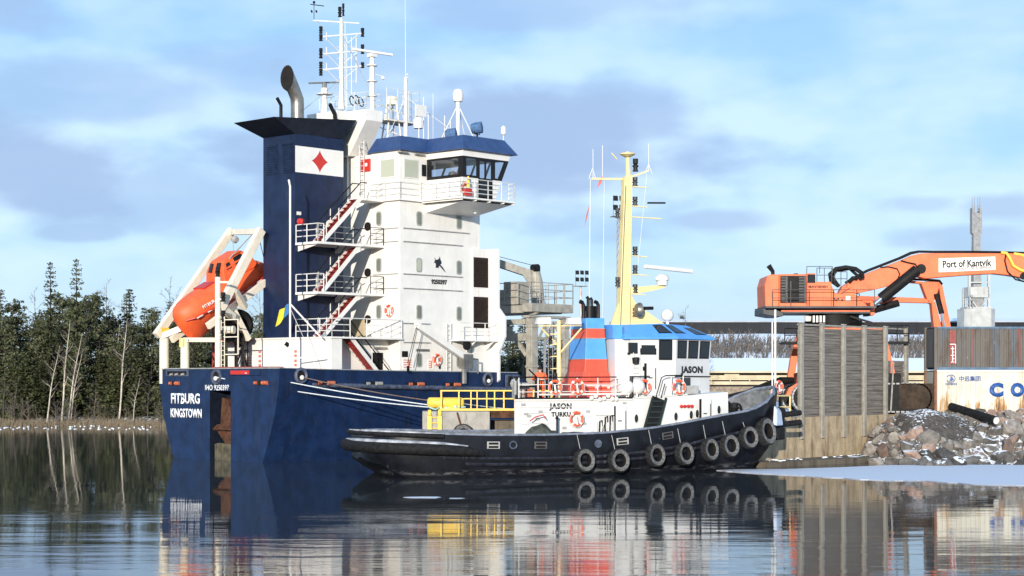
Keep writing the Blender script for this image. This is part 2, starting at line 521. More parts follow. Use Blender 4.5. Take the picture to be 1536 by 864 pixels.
class MB:
    """collects geometry, then links it as one mesh object"""
    def __init__(self):
        self.v, self.f, self.mi, self.m = [], [], [], 0

    def face(self, idx):
        self.f.append(tuple(idx))
        self.mi.append(self.m)

    def poly(self, pts):
        n = len(self.v)
        self.v += [tuple(p) for p in pts]
        self.face(range(n, n + len(pts)))

    def box(self, x0, x1, y0, y1, z0, z1):
        n = len(self.v)
        self.v += [(x, y, z) for z in (z0, z1) for y in (y0, y1) for x in (x0, x1)]
        for q in ((0, 2, 3, 1), (4, 5, 7, 6), (0, 1, 5, 4), (2, 6, 7, 3), (0, 4, 6, 2), (1, 3, 7, 5)):
            self.face(n + i for i in q)

    def bar(self, p, q, w, h, up=(0, 0, 1)):
        """rectangular bar from p to q"""
        p, q = V(p), V(q)
        d = (q - p).normalized()
        s = d.cross(V(up))
        if s.length < 1e-4:
            s = d.cross(V((1, 0, 0)))
        s.normalize()
        u = s.cross(d)
        s *= w / 2
        u *= h / 2
        n = len(self.v)
        for c in (p, q):
            self.v += [tuple(c + a) for a in (-s - u, s - u, s + u, -s + u)]
        for q4 in ((3, 2, 1, 0), (4, 5, 6, 7), (0, 1, 5, 4), (1, 2, 6, 5), (2, 3, 7, 6), (3, 0, 4, 7)):
            self.face(n + i for i in q4)

    def tube(self, p, q, r, r2=None, k=6, caps=True):
        self.path([p, q], [r, r if r2 is None else r2], k, caps)

    def path(self, pts, r, k=6, caps=True, closed=False):
        pts = [V(p) for p in pts]
        m = len(pts)
        if isinstance(r, (int, float)):
            r = [r] * m
        n0 = len(self.v)
        prev = None
        for i, p in enumerate(pts):
            a = pts[(i - 1) % m] if (closed or i > 0) else p
            b = pts[(i + 1) % m] if (closed or i < m - 1) else p
            d = (b - a).normalized()
            if prev is None:
                s = d.cross(V((0, 0, 1)))
                if s.length < 1e-3:
                    s = d.cross(V((1, 0, 0)))
            else:
                s = prev - d * prev.dot(d)
            s.normalize()
            prev = s
            u = d.cross(s)
            for j in range(k):
                t = 2 * math.pi * j / k
                self.v.append(tuple(p + (s * math.cos(t) + u * math.sin(t)) * r[i]))
        for i in range(m if closed else m - 1):
            a, b = n0 + i * k, n0 + ((i + 1) % m) * k
            for j in range(k):
                j2 = (j + 1) % k
                self.face((a + j, a + j2, b + j2, b + j))
        if caps and not closed:
            self.face([n0 + j for j in range(k)][::-1])
            self.face([n0 + (m - 1) * k + j for j in range(k)])

    def prism(self, pts, off):
        """polygon swept along the vector off"""
        n = len(self.v)
        k = len(pts)
        off = V(off)
        self.v += [tuple(V(p)) for p in pts] + [tuple(V(p) + off) for p in pts]
        self.face(range(n, n + k))
        self.face([n + k + i for i in range(k)][::-1])
        for i in range(k):
            j = (i + 1) % k
            self.face((n + i, n + k + i, n + k + j, n + j))

    def loft(self, rings, closed=True, caps=True):
        n0 = len(self.v)
        k = len(rings[0])
        for r in rings:
            self.v += [tuple(p) for p in r]
        for i in range(len(rings) - 1):
            a, b = n0 + i * k, n0 + (i + 1) * k
            for j in range(k if closed else k - 1):
                j2 = (j + 1) % k
                self.face((a + j, a + j2, b + j2, b + j))
        if caps:
            self.face([n0 + j for j in range(k)][::-1])
            self.face([n0 + (len(rings) - 1) * k + j for j in range(k)])

    def lathe(self, prof, c, axis=(0, 0, 1), k=12):
        """prof: (radius, height) pairs along axis from c"""
        ax = V(axis).normalized()
        s = ax.cross(V((0, 0, 1)))
        if s.length < 1e-3:
            s = V((1, 0, 0))
        s.normalize()
        u = ax.cross(s)
        c = V(c)
        self.loft([[c + ax * h + (s * math.cos(2 * math.pi * j / k) + u * math.sin(2 * math.pi * j / k)) * max(r, 1e-4) for j in range(k)] for r, h in prof])

    def ball(self, c, r, k=10, sx=1, sy=1, sz=1):
        c = V(c)
        m = max(4, k // 2)
        self.loft([[(c.x + r * sx * math.sin(math.pi * (i + .02) / (m + .04)) * math.cos(2 * math.pi * j / k),
                     c.y + r * sy * math.sin(math.pi * (i + .02) / (m + .04)) * math.sin(2 * math.pi * j / k),
                     c.z - r * sz * math.cos(math.pi * (i + .02) / (m + .04))) for j in range(k)] for i in range(m + 1)])

    def torus(self, c, R_, r, axis=(0, 1, 0), k=24, kk=8):
        ax = V(axis).normalized()
        s = ax.cross(V((0, 0, 1)))
        if s.length < 1e-3:
            s = V((1, 0, 0))
        s.normalize()
        u = ax.cross(s)
        self.path([V(c) + (s * math.cos(2 * math.pi * i / k) + u * math.sin(2 * math.pi * i / k)) * R_ for i in range(k)], r, kk, closed=True)

    def each(self, name, mats, parent=None, **kw):
        """like build, but every separate piece becomes an object of its own"""
        up = list(range(len(self.v)))

        def find(a):
            while up[a] != a:
                up[a] = up[up[a]]
                a = up[a]
            return a
        for f in self.f:
            for a in f[1:]:
                up[find(a)] = find(f[0])
        sets = {}
        for f, m in zip(self.f, self.mi):
            sets.setdefault(find(f[0]), []).append((f, m))
        out = []
        for fs in sets.values():
            ids = sorted({i for f, _ in fs for i in f})
            pos = {i: n for n, i in enumerate(ids)}
            b = MB()
            b.v = [self.v[i] for i in ids]
            b.f = [tuple(pos[i] for i in f) for f, _ in fs]
            b.mi = [m for _, m in fs]
            out.append(b.build(name, mats, parent, **kw))
        return out

    def build(self, name, mats, parent=None, smooth=None, bevel=0, fix=True):
        me = bpy.data.meshes.new(name)
        me.from_pydata(self.v, [], self.f)
        if not isinstance(mats, (list, tuple)):
            mats = [mats]
        for m in mats:
            me.materials.append(M[m] if isinstance(m, str) else m)
        me.polygons.foreach_set('material_index', self.mi)
        if fix:
            bm = bmesh.new()
            bm.from_mesh(me)
            bmesh.ops.recalc_face_normals(bm, faces=bm.faces)
            bm.to_mesh(me)
            bm.free()
        if smooth:
            me.polygons.foreach_set('use_smooth', [True] * len(me.polygons))
            me.set_sharp_from_angle(angle=R(smooth))
        me.update()
        o = bpy.data.objects.new(name, me)
        sc.collection.objects.link(o)
        if parent is not None:
            o.parent = parent
        if bevel:
            b = o.modifiers.new('bevel', 'BEVEL')
            b.width = bevel
            b.segments = 2
            b.limit_method = 'ANGLE'
        return o


def tag(o, label, cat, group=None, kind=None):
    o['label'] = label
    o['category'] = cat
    if group:
        o['group'] = group
    if kind:
        o['kind'] = kind
    return o


def thing(name, label, cat, loc=(0, 0, 0), rotz=0., group=None, rot=None):
    o = bpy.data.objects.new(name, None)
    sc.collection.objects.link(o)
    o.location = loc
    o.rotation_euler = rot if rot else (0, 0, rotz)
    o.empty_display_size = .3
    return tag(o, label, cat, group)


def setting(o):
    o['kind'] = 'structure'
    return o


def copy_thing(o, loc, rot=None, label=None, scale=None, parent=None):
    c = o.copy()
    sc.collection.objects.link(c)
    c.parent = parent
    if loc is not None:
        c.location = loc
        if rot is not None:
            c.rotation_euler = rot
        if scale is not None:
            c.scale = scale
        if label:
            c['label'] = label
    for ch in o.children:
        copy_thing(ch, None, parent=c)
    return c


def text(body, name, mats, parent, origin, xdir, up, w, h, bold=0., depth=.012, spacing=1.0, slant=0):
    """flat raised lettering, fitted to w x h, its lower left corner at origin"""
    cu = bpy.data.curves.new(name, 'FONT')
    cu.body = body
    cu.offset = bold
    cu.space_character = spacing
    cu.shear = slant
    cu.resolution_u = 3
    tmp = bpy.data.objects.new(name, cu)
    sc.collection.objects.link(tmp)
    dg = bpy.context.evaluated_depsgraph_get()
    me = bpy.data.meshes.new_from_object(tmp.evaluated_get(dg))
    bpy.data.objects.remove(tmp)
    xs = [v.co.x for v in me.vertices]
    ys = [v.co.y for v in me.vertices]
    x0, x1, y0, y1 = min(xs), max(xs), min(ys), max(ys)
    xd, ud, og = V(xdir).normalized(), V(up).normalized(), V(origin)
    nd = xd.cross(ud)
    bm = bmesh.new()
    bm.from_mesh(me)
    for v in bm.verts:
        v.co = og + xd * ((v.co.x - x0) / (x1 - x0) * w) + ud * ((v.co.y - y0) / (y1 - y0) * h) + nd * .006
    geom = bmesh.ops.extrude_face_region(bm, geom=bm.faces[:])
    for e in geom['geom']:
        if isinstance(e, bmesh.types.BMVert):
            e.co += nd * depth
    bmesh.ops.recalc_face_normals(bm, faces=bm.faces)
    bm.to_mesh(me)
    bm.free()
    me.materials.clear()
    me.materials.append(M[mats])
    o = bpy.data.objects.new(name, me)
    sc.collection.objects.link(o)
    o.parent = parent
    return o


def rail(mb, pts, h=1.05, n=3, r=.022, every=1.5, ends=True):
    """guard rail along pts (feet), n horizontal bars"""
    pts = [V(p) for p in pts]
    for i in range(n):
        z = V((0, 0, h * (i + 1) / n))
        mb.path([p + z for p in pts], r, 5)
    for a, b in zip(pts, pts[1:]):
        L = (b - a).length
        k = max(1, round(L / every))
        for j in range(k + 1):
            p = a + (b - a) * (j / k)
            mb.tube(p, p + V((0, 0, h)), r * 1.15, k=5)


class Frame:
    def __init__(s, X, D, deg):
        s.o, s.deg, s.a = (X, D), deg, R(deg)
        s.h = (math.cos(s.a), math.sin(s.a))

    def w(s, x, y, z=0.):
        return V((s.o[0] + s.h[0] * x - s.h[1] * y, s.o[1] + s.h[1] * x + s.h[0] * y, z))


S = Frame(-12.9, 100, 47)     # cargo ship: x forward, y to port, z up
T = Frame(-8, 87, 20)         # tug
Q = Frame(12.9, 96.4, 49.5)   # quay edge


# ------------------------------------------------------------------ water, land, quay
mb = MB()
mb.poly([(-1500, -60, 0), (1500, -60, 0), (1500, 3000, 0), (-1500, 3000, 0)])
setting(mb.build('water', 'water'))


def smooth01(x):
    x = min(1, max(0, x))
    return x * x * (3 - 2 * x)


def shore_d(x):
    return 176 + 2.2 * math.sin(x * .13 + 1) + 1.2 * math.sin(x * .41) - 8 * smooth01((x - 2) / 22)


def land_z(x, y):
    d = y - shore_d(x)
    if d < 0:
        return max(-1.5, d * .5) - .02
    z = .9 * smooth01(d / 4) + .55 * smooth01((d - 3) / 20) + mnoise.noise(V((x * .25, y * .25, 3))) * .22 * smooth01(d / 3)
    z += 2.5 * smooth01((y - 200) / 60) * smooth01((4 - x) / 40)
    r = smooth01((x - 4) / 14)
    z = z * (1 - r) + r * (2.5 * smooth01(d / 3) + 5.4 * smooth01((y - 193 - .02 * x) / 22) + 2.6 * smooth01((y - 212) / 26))
    z += mnoise.noise(V((x * .08, y * .08, 7))) * .35 * smooth01((d - 8) / 10) * smooth01((y - 192) / 5)
    return z


mb = MB()
xs = [-700, -500, -350, -250, -180, -130, -100] + [-85 + i * 2.0 for i in range(96)] + [115, 140, 180, 250, 350, 500, 700]
ys = [158, 161, 164] + [166 + i * 1.2 for i in range(20)] + [190 + i * 2.2 for i in range(24)] + [250, 270, 300, 360, 450, 600, 900, 1400, 2200]
nx = len(xs)
for y in ys:
    for x in xs:
        mb.v.append((x, y, land_z(x, y)))
for j in range(len(ys) - 1):
    for i in range(nx - 1):
        xc, yc = (xs[i] + xs[i + 1]) / 2, (ys[j] + ys[j + 1]) / 2
        mb.m = 1 if (xc > 6 and yc > 190) else 0
        mb.face((j * nx + i, j * nx + i + 1, (j + 1) * nx + i + 1, (j + 1) * nx + i))
setting(mb.build('terrain', ['shore', 'hill'], smooth=60))

# quay: a paved slab, its concrete face towards the water is a wall of its own
mb = MB()
A, B = Q.w(0, .6), Q.w(17.6, .6)
outline = [(A.x, A.y), (B.x, B.y), (27.5, 106.3), (34, 105.2), (44, 104.6), (90, 104), (120, 170), (9, 170), (9.5, 130), (5.0, 118.5)]
mb.prism([(x, y, 2.5) for x, y in outline], (0, 0, -4))
setting(mb.build('quay_ground', 'asphalt'))

mb = MB()
mb.prism([Q.w(0, 0, -1.5), Q.w(17.3, 0, -1.5), Q.w(17.3, .597, -1.5), Q.w(0, .597, -1.5)], (0, 0, 4.06))
o = mb.build('quay_wall', 'quay_concrete')
tag(o, 'brown rust-stained concrete quay wall dropping into the water under the timber screen', 'quay wall')
mb = MB()
mb.prism([Q.w(-.6, -1.3, -1.5), Q.w(9.2, -2.6, -1.5), Q.w(15, -2.4, -1.5), Q.w(15, -.01, -1.5), Q.w(-.6, -.01, -1.5)], (0, 0, 1.78))
mb.build('footing', 'quay_footing', o)
mb = MB()
for i in range(26):
    x, y = random.uniform(0, 13), -random.uniform(.4, 1.4)
    c = Q.w(x, y, .32)
    mb.ball(c, random.uniform(.03, .09), 6, 1.8, 1, .5)
for i in range(7):
    c = Q.w(7 + i * .9, -1.1 - random.random() * .5, .285)
    mb.lathe([(random.uniform(.12, .4), 0), (.05, .03)], c, k=9)
o2 = mb.build('snow_patches', 'snow', o)
o2['kind'] = 'stuff'


# the bank of soil under the riprap
def bank_line(x):            # waterline distance of the bank
    return 97.2 + .5 * math.sin(x * .5) + .35 * math.sin(x * 1.3) + 2.2 * smooth01((22.5 - x) / 4)


mb = MB()
nxb, nyb = 56, 22
for j in range(nyb):
    for i in range(nxb):
        x = 19.2 + i * .62
        t = j / (nyb - 1)
        y = bank_line(x) - .8 + t * 9.6
        lim = smooth01((x - 19.2) / 3.5)
        z = -.35 + 2.95 * smooth01(t * 1.12) * lim + mnoise.noise(V((x * .8, y * .8, 1))) * .16
        mb.v.append((x, y, min(z, 2.62)))
for j in range(nyb - 1):
    for i in range(nxb - 1):
        mb.face((j * nxb + i, j * nxb + i + 1, (j + 1) * nxb + i + 1, (j + 1) * nxb + i))
setting(mb.build('bank_ground', 'soil', smooth=60))

def bank_z(x, y):
    lim_ = smooth01((x - 19.2) / 3.5)
    return min(2.62, -.35 + 2.95 * smooth01((y - bank_line(x) + .8) / 9.6 * 1.12) * lim_)


# brown gravel heap tipped against the end of the timber screen
mb = MB()
n = 34
for j in range(n):
    for i in range(n):
        x, y = 21.2 + i * .185, 99.0 + j * .225
        d = math.hypot((x - 24.2) / 2.7, (y - 102.6) / 3.1)
        z = bank_z(x, y) + .62 * (1 - smooth01(d)) - .5 * smooth01((d - .8) / .3) + mnoise.noise(V((x * 1.5, y * 1.5, 4))) * .12
        mb.v.append((x, y, z))
for j in range(n - 1):
    for i in range(n - 1):
        mb.face((j * n + i, j * n + i + 1, (j + 1) * n + i + 1, (j + 1) * n + i))
o = mb.build('gravel_heap', 'gravel', smooth=60)
tag(o, 'low heap of brown gravel tipped between the timber screen and the stacked containers', 'gravel heap', kind='stuff')


def rock_mesh(seed, mname):
    rnd = random.Random(seed)
    bm = bmesh.new()
    bmesh.ops.create_icosphere(bm, subdivisions=3, radius=1)
    planes = []
    for _ in range(13):
        d = V((rnd.gauss(0, 1), rnd.gauss(0, 1), rnd.gauss(0, .8))).normalized()
        planes.append((d, rnd.uniform(.40, .74)))
    for v in bm.verts:
        p = v.co.copy()
        for d, h in planes:
            k = p.dot(d)
            if k > h:
                p -= d * (k - h)
        v.co = p * (1.2 + .05 * mnoise.noise(p * 3 + V((seed, 0, 0))))
        v.co.z *= .78
    me = bpy.data.meshes.new('rock')
    bm.to_mesh(me)
    bm.free()
    me.materials.append(M[mname])
    return me


RK = {k: [rock_mesh(s * 7 + i, k) for i in range(6)] for s, k in enumerate(('rock_grey', 'rock_pink', 'rock_dark'))}
RLAB = {'rock_grey': 'grey angular boulder in the riprap bank below the containers, dusted with snow',
        'rock_pink': 'pinkish brown boulder in the riprap bank below the containers',
        'rock_dark': 'dark wet boulder low in the riprap bank by the ice edge'}
rr = random.Random(5)
cands = []
for i in range(1500):
    x = rr.uniform(20.2, 33)
    t = rr.random() ** 1.15
    y = bank_line(x) + .2 + t * 7.6
    s = rr.choice((.22, .28, .36, .44, .6)) * rr.uniform(.85, 1.15) * (1.05 - .4 * t)
    cands.append((x, y, s, t))
cands.sort(key=lambda c: -c[2])
placed = []
for x, y, s, t in cands:
    if len(placed) >= 270:
        break
    if math.hypot((x - 24.2) / 2.3, (y - 102.9) / 2.6) < 1 or (t > .72 and rr.random() < .6):
        continue
    if any(math.hypot(x - a, y - b) < (s + c) * .74 for a, b, c in placed):
        continue
    placed.append((x, y, s))
    kind = 'rock_dark' if (t < .14 or rr.random() < .12) else ('rock_pink' if rr.random() < .34 else 'rock_grey')
    o = bpy.data.objects.new('boulder', rr.choice(RK[kind]))
    sc.collection.objects.link(o)
    lim = smooth01((x - 19.2) / 3.5)
    zz = -.35 + 2.95 * smooth01((y - bank_line(x) + .8) / 9.6 * 1.12) * lim
    o.location = (x, y, zz + s * .22)
    o.scale = (s * rr.uniform(.9, 1.35), s * rr.uniform(.8, 1.1), s * rr.uniform(.75, 1.1))
    o.rotation_euler = (rr.uniform(-.5, .5), rr.uniform(-.5, .5), rr.uniform(0, 6.28))
    tag(o, RLAB[kind], 'boulder', {'rock_grey': 'grey riprap boulders', 'rock_pink': 'pinkish riprap boulders', 'rock_dark': 'dark riprap boulders'}[kind])
mb = MB()
for i in range(900):
    x = rr.uniform(20, 34)
    t = rr.random()
    y = bank_line(x) + t * 8.4
    if math.hypot((x - 24.2) / 2.2, (y - 102.9) / 2.5) < .9:
        continue
    lim = smooth01((x - 19.2) / 3.5)
    zz = -.35 + 2.95 * smooth01((y - bank_line(x) + .8) / 9.6 * 1.12) * lim
    r = rr.uniform(.06, .2)
    a = rr.uniform(0, 6.28)
    ring = [(x + r * math.cos(a + q * 1.257) * rr.uniform(.7, 1.3), y + r * math.sin(a + q * 1.257), zz - .05) for q in range(5)]
    top = [(x + (p[0] - x) * .6, y + (p[1] - y) * .6, zz + r * rr.uniform(.5, 1.1)) for p in ring]
    mb.loft([ring, top])
o = mb.build('rubble', 'rock_grey')
tag(o, 'small snow-dusted rubble filling the gaps between the bank boulders', 'rubble', kind='stuff')

# snowy ice shelf in front of the bank
mb = MB()
front = [(10.0, 92.6), (11.2, 90.3), (13.5, 87.2), (15.5, 84.6), (17.6, 82.4), (18.7, 82.6), (20.5, 79.9), (23.2, 77.9), (26, 76.4), (31, 75.4), (42, 74.6)]
back = [(42, 99), (30, 97.8), (24, 97.5), (20.5, 97.2), (17, 94.6), (14.2, 93.0)]
fr2 = []
for a, b in zip(front, front[1:]):
    for q in range(6):
        t = q / 6
        w_ = .55 * mnoise.noise(V((a[0] + (b[0] - a[0]) * t, 3.3, q * .1)) * .9)
        fr2.append((a[0] + (b[0] - a[0]) * t + rr.uniform(-.15, .15), a[1] + (b[1] - a[1]) * t + w_ + rr.uniform(-.3, .3)))
mb.prism([(x, y, .035) for x, y in fr2 + [front[-1]] + back], (0, 0, -.2))
setting(mb.build('ice_ground', 'ice'))
for k, (cx, cy, rx, ry) in enumerate([(-3.6, 71.2, .95, .55), (-2.2, 70.6, .4, .25)]):
    mb = MB()
    mb.prism([(cx + rx * math.cos(q * .785) * rr.uniform(.6, 1.1), cy + ry * math.sin(q * .785) * rr.uniform(.6, 1.1), .012) for q in range(8)], (0, 0, -.05))
    tag(mb.build('ice_floe', 'ice'), ['flat pale ice floe drifting in front of the tug stern', 'tiny ice scrap beside the floe near the tug stern', 'tiny ice scrap adrift in open water below the tug', 'small ice scrap adrift between the ship transom and the tug stern'][k], 'ice floe', 'drifting ice floes')
# white specks of ice and resting birds' perches along the far shore
mb = MB()
for i in range(130):
    x = rr.uniform(-60, -22)
    y = shore_d(x) - rr.uniform(.3, 12)
    r = rr.uniform(.05, .17)
    mb.prism([(x + r * math.cos(q * 1.05) * rr.uniform(.5, 1.3), y + r * 2 * math.sin(q * 1.05), .02 + rr.uniform(0, .05)) for q in range(6)], (0, 0, -.08))
o = mb.build('ice_crumbs', 'snow')
tag(o, 'scattered white ice crumbs along the waterline of the wooded shore', 'ice crumbs', kind='stuff')

# ------------------------------------------------------------------ cargo ship (x forward, y to port, z up)
ship = thing('cargo_ship', 'large navy blue cargo ship with white deckhouse and red star funnel, stern towards the viewer', 'cargo ship', (S.o[0], S.o[1], 0), S.a)
YC = 5.635
HS = [  # x, t top, t waterline, z top, deck z
    (0, .0, 1.5, 5.28, 4.35), (1.5, -.02, 1.1, 5.25, 4.35), (3, -.04, .75, 5.22, 4.35), (6, -.04, .38, 5.18, 4.35), (10, -.04, .12, 5.14, 4.35), (15, -.04, .02, 5.1, 4.35), (19.4, -.04, 0, 5.06, 4.35),
    (20.0, -.04, 0, 4.7, 4.3), (20.5, -.04, 0, 3.6, 2.3), (21.2, -.04, 0, 2.95, 2.2), (30, -.02, .0, 2.9, 2.2), (37, .15, .5, 2.9, 2.2), (42, 1.1, 2.0, 2.95, 2.2), (46, 2.9, 3.9, 3.1, 2.3), (48.6, 4.9, 5.35, 3.2, 2.4)]


def hull_half(x, tt, tw, zt, zd):
    def mixp(z):
        k = max(0, min(1, z / zt))
        return tw + (tt - tw) * (1 - (1 - k) ** 1.7)
    return [(tt + .16, zd), (tt + .16, zt), (tt, zt), (mixp(zt * .78), zt * .78), (mixp(zt * .5), zt * .5), (mixp(zt * .22), zt * .22), (tw, 0), (tw + .5, -1.6)]


mb = MB()
rings = []
for row in HS:
    h = hull_half(*row)
    rings.append([(row[0], t, z) for t, z in h] + [(row[0], 2 * YC - t, z) for t, z in reversed(h)])
k = len(rings[0])
for r in rings:
    mb.v += r
for i in range(len(rings) - 1):
    a, b = i * k, (i + 1) * k
    for j in range(k):
        j2 = (j + 1) % k
        mb.m = 1 if j == k - 1 else 0
        mb.face((a + j, a + j2, b + j2, b + j))
mb.m = 0
mb.face([(len(rings) - 1) * k + j for j in range(k)])
# transom with an opening round the rudder recess
R0, R1, RZ = 4.36, 6.30, 4.0
h0 = hull_half(*HS[0])
sb = [(0, t, z) for t, z in h0[2:]]
pb = [(0, 2 * YC - t, z) for t, z in h0[2:]]
mb.poly(sb + [(0, R0, -1.6), (0, R0, 5.28)])
mb.poly(pb + [(0, R1, -1.6), (0, R1, 5.28)])
mb.poly([(0, R0, RZ), (0, R1, RZ), (0, R1, 5.28), (0, R0, 5.28)])
mb.poly([(0, .1, 5.28), (0, 2 * YC - .1, 5.28), (.14, 2 * YC - .1, 5.28), (.14, .1, 5.28)])
mb.poly([(.14, .1, 4.3), (.14, 2 * YC - .1, 4.3), (.14, 2 * YC - .1, 5.28), (.14, .1, 5.28)])
hull = mb.build('hull', ['navy', 'deck_red'], ship, smooth=28)
mb = MB()
for a, b, c in ((R0, R0, 0), (R1, R1, 0)):
    mb.poly([(.001, a, -1.6), (1.3, a, -1.6), (1.3, a, RZ), (.001, a, RZ)])
mb.poly([(1.3, R0, -1.6), (1.3, R1, -1.6), (1.3, R1, RZ), (1.3, R0, RZ)])
mb.poly([(.001, R0, RZ), (.001, R1, RZ), (1.3, R1, RZ), (1.3, R0, RZ)])
rec = mb.build('rudder_recess', 'navy_dark', hull, fix=False)
mb = MB()
mb.prism([(.45, 5.9, 1.9), (.45, 4.42, 1.75), (.45, 4.42, 3.1), (.45, 4.9, 2.6), (.45, 5.2, 3.5), (.45, 5.75, 3.6)], (.9, 0, 0))
mb.loft([[(.12, 4.4, 1.75), (.12, 6.26, 1.75), (.5, 6.26, 2.05), (.5, 4.4, 2.05)], [(.5, 4.5, 1.6), (.5, 6.2, 1.6), (.9, 6.2, 1.9), (.9, 4.5, 1.9)]])
mb.prism([(.35, 4.42, .95), (.35, 5.3, .95), (.35, 6.1, 1.7), (.35, 4.6, 1.7)], (.5, 0, 0))
mb.build('rudder_bracket', 'rust', ship)
mb = MB()
mb.prism([(.2, 4.45, -1.2), (.2, 6.1, -1.2), (.2, 6.1, .9), (.2, 5.8, .98), (.2, 4.45, .92)], (.9, 0, 0))
mb.build('rudder', mat('fouled_rudder_plate', (.085, .075, .05), .8, var=.5, scale=2, streak=.5, streakcol=(.28, .22, .12), rust=.2), ship)
# rubbing strake with scuffs
mb = MB()
mb.path([(2.4, .12, 4.36), (3.0, -.04, 4.33), (6, -.1, 4.26), (10, -.12, 4.18), (14.5, -.12, 4.08), (19.5, -.1, 4.0), (20.4, -.1, 3.95)], .15, 8)
mb.build('rubbing_strake', 'navy_scuffed', ship, smooth=60)
mb = MB()   # pale gunwale capping
mb.path([(-.01, 11.2, 5.29), (-.01, .04, 5.29), (3, -.02, 5.235), (6, -.02, 5.195), (10, -.02, 5.155), (15, -.02, 5.115), (19.4, -.02, 5.075)], .035, 5)
mb.build('gunwale_capping', 'grey_steel', ship)
text('FITBURG', 'lettering', 'ink_white', hull, (-.005, 10.02, 3.22), (0, -1, 0), (0, 0, 1), 2.78, .62, .03)
text('KINGSTOWN', 'lettering', 'ink_white', hull, (-.005, 10.06, 2.40), (0, -1, 0), (0, 0, 1), 3.0, .54, .03)
text('IMO 9250397', 'lettering', 'ink_white', hull, (-.005, 6.72, 4.02), (0, -1, 0), (0, 0, 1), 2.2, .32, .012)


def chock(c, axis, r, parent):
    """round mooring chock: thick ring, dark throat, pale roller"""
    c, ax = V(c), V(axis)
    m = MB()
    m.torus(c, r, r * .3, axis, 16, 6)
    f = m.build('mooring_chock', 'navy_scuffed', parent, smooth=60)
    m = MB()
    m.lathe([(r, -.02), (r, .01)], c, axis, 14)
    m.build('throat', 'dark', f)
    m = MB()
    m.ball(c + ax * .08 + V((0, 0, -r * .25)), r * .38, 8)
    m.build('roller', 'rail_white', f, smooth=60)


chock((-.04, 5.6, 4.80), (-1, 0, 0), .38, ship)
chock((1.5, -.05, 4.85), (0, -1, 0), .38, ship)
chock((16.6, -.1, 4.64), (0, -1, 0), .36, ship)


def roller_chock(p, d, n, L, parent, end='orange_roller'):
    """flat oval fairlead: d along the opening, n outwards"""
    p, d, n = V(p), V(d), V(n)
    m = MB()
    m.bar(p - d * L * .5 + n * .004, p + d * L * .5 + n * .004, .03, .26, n.cross(d))
    q = m.build('fairlead_slot', 'dark', parent)
    m = MB()
    m.tube(p - d * L * .5 + n * .05, p - d * L * .1 + n * .05, .12, k=8)
    m.tube(p + d * L * .28 + n * .05, p + d * L * .46 + n * .05, .10, k=8)
    m.build('roller', end, q, smooth=50)


roller_chock((0, 9.65, 4.42), (0, 1, 0), (-1, 0, 0), 1.0, ship)
roller_chock((0, 1.6, 4.46), (0, 1, 0), (-1, 0, 0), 1.2, ship)
for x in (3.2, 6.9, 10.3, 13.4):
    roller_chock((x, -.16, 4.49 - .012 * x), (-1, 0, 0), (0, -1, 0), 1.25, ship, 'grey_steel' if x in (6.9,) else 'orange_roller')
mb = MB()
mb.bar((-.02, 10.5, 5.03), (-.02, 8.3, 5.03), .06, .40)
q = mb.build('fairlead_frame', 'navy_scuffed', ship, bevel=.03)
mb = MB()
mb.bar((-.06, 10.32, 5.03), (-.06, 8.48, 5.03), .02, .22)
mb.build('throat', 'dark', q)
mb = MB()
for t in (10.0, 9.5, 8.9):
    mb.tube((-.09, t, 4.93), (-.09, t - .25, 4.97), .07, k=7)
mb.build('roller', 'grey_steel', q)
mb = MB()
mb.bar((-.03, 4.35, 5.05), (-.03, 1.7, 5.05), .06, .36)
q = mb.build('fairlead_frame', 'navy', ship, bevel=.03)
mb = MB()
mb.bar((-.07, 4.25, 5.05), (-.07, 2.6, 5.05), .08, .22)
mb.build('roller', 'red', q)
mb = MB()
mb.box(.14, 1.6, 1.6, 6.2, 5.28, 5.38)
mb.build('hatch_coaming', 'deck_red', ship)
# closed chock in the poop bulwark's forward end
mb = MB()
mb.prism([(18.2, -.06, 4.15), (19.5, -.06, 4.15), (19.5, -.06, 4.95), (18.2, -.06, 4.95)], (0, -.06, 0))
q = mb.build('fairlead_frame', 'navy_scuffed', ship, bevel=.03)
mb = MB()
for x in (18.45, 18.95):
    mb.box(x, x + .36, -.16, -.115, 4.25, 4.85)
mb.build('throat', 'dark', q)

# --- deckhouses
W = 'white'
mb = MB()
mb.box(4.2, 5.0, .45, 10.0, 4.36, 7.02)
mb.box(5.0, 9.74, 1.55, 10.0, 4.36, 7.02)
poop = mb.build('poop_house', W, ship)
mb = MB()
mb.box(4.12, 9.74, .36, 10.1, 7.02, 7.12)
mb.build('house_roof', W, ship)
mb = MB()
mb.box(9.75, 16.6, .6, 10.67, 4.36, 15.4)
tower = mb.build('accommodation_tower', W, ship)
mb = MB()      # recess line and storm rails
mb.box(9.70, 9.748, 3.05, 3.12, 7.12, 15.4)
mb.build('wall_corner_pillar', W, ship)
mb = MB()
for z in (13.72, 12.92, 10.98, 10.12, 8.02, 6.88):
    x1 = 15.6 if z > 13 else (15.0 if z > 9 else 12.2)
    mb = MB()
    mb.tube((9.95, .52, z), (x1, .52, z), .028, k=5)
    for q in range(5):
        x = 10.1 + (x1 - 10.3) * q / 4
        mb.tube((x, .52, z), (x, .6, z - .04), .03, k=4)
    mb.build('storm_rail', 'grey_steel', ship)
    if z != 8.02:
        mb = MB()
        mb.tube((9.68, .7, z), (9.68, 2.9, z), .024, k=5)
        mb.build('storm_rail', 'grey_steel', ship)


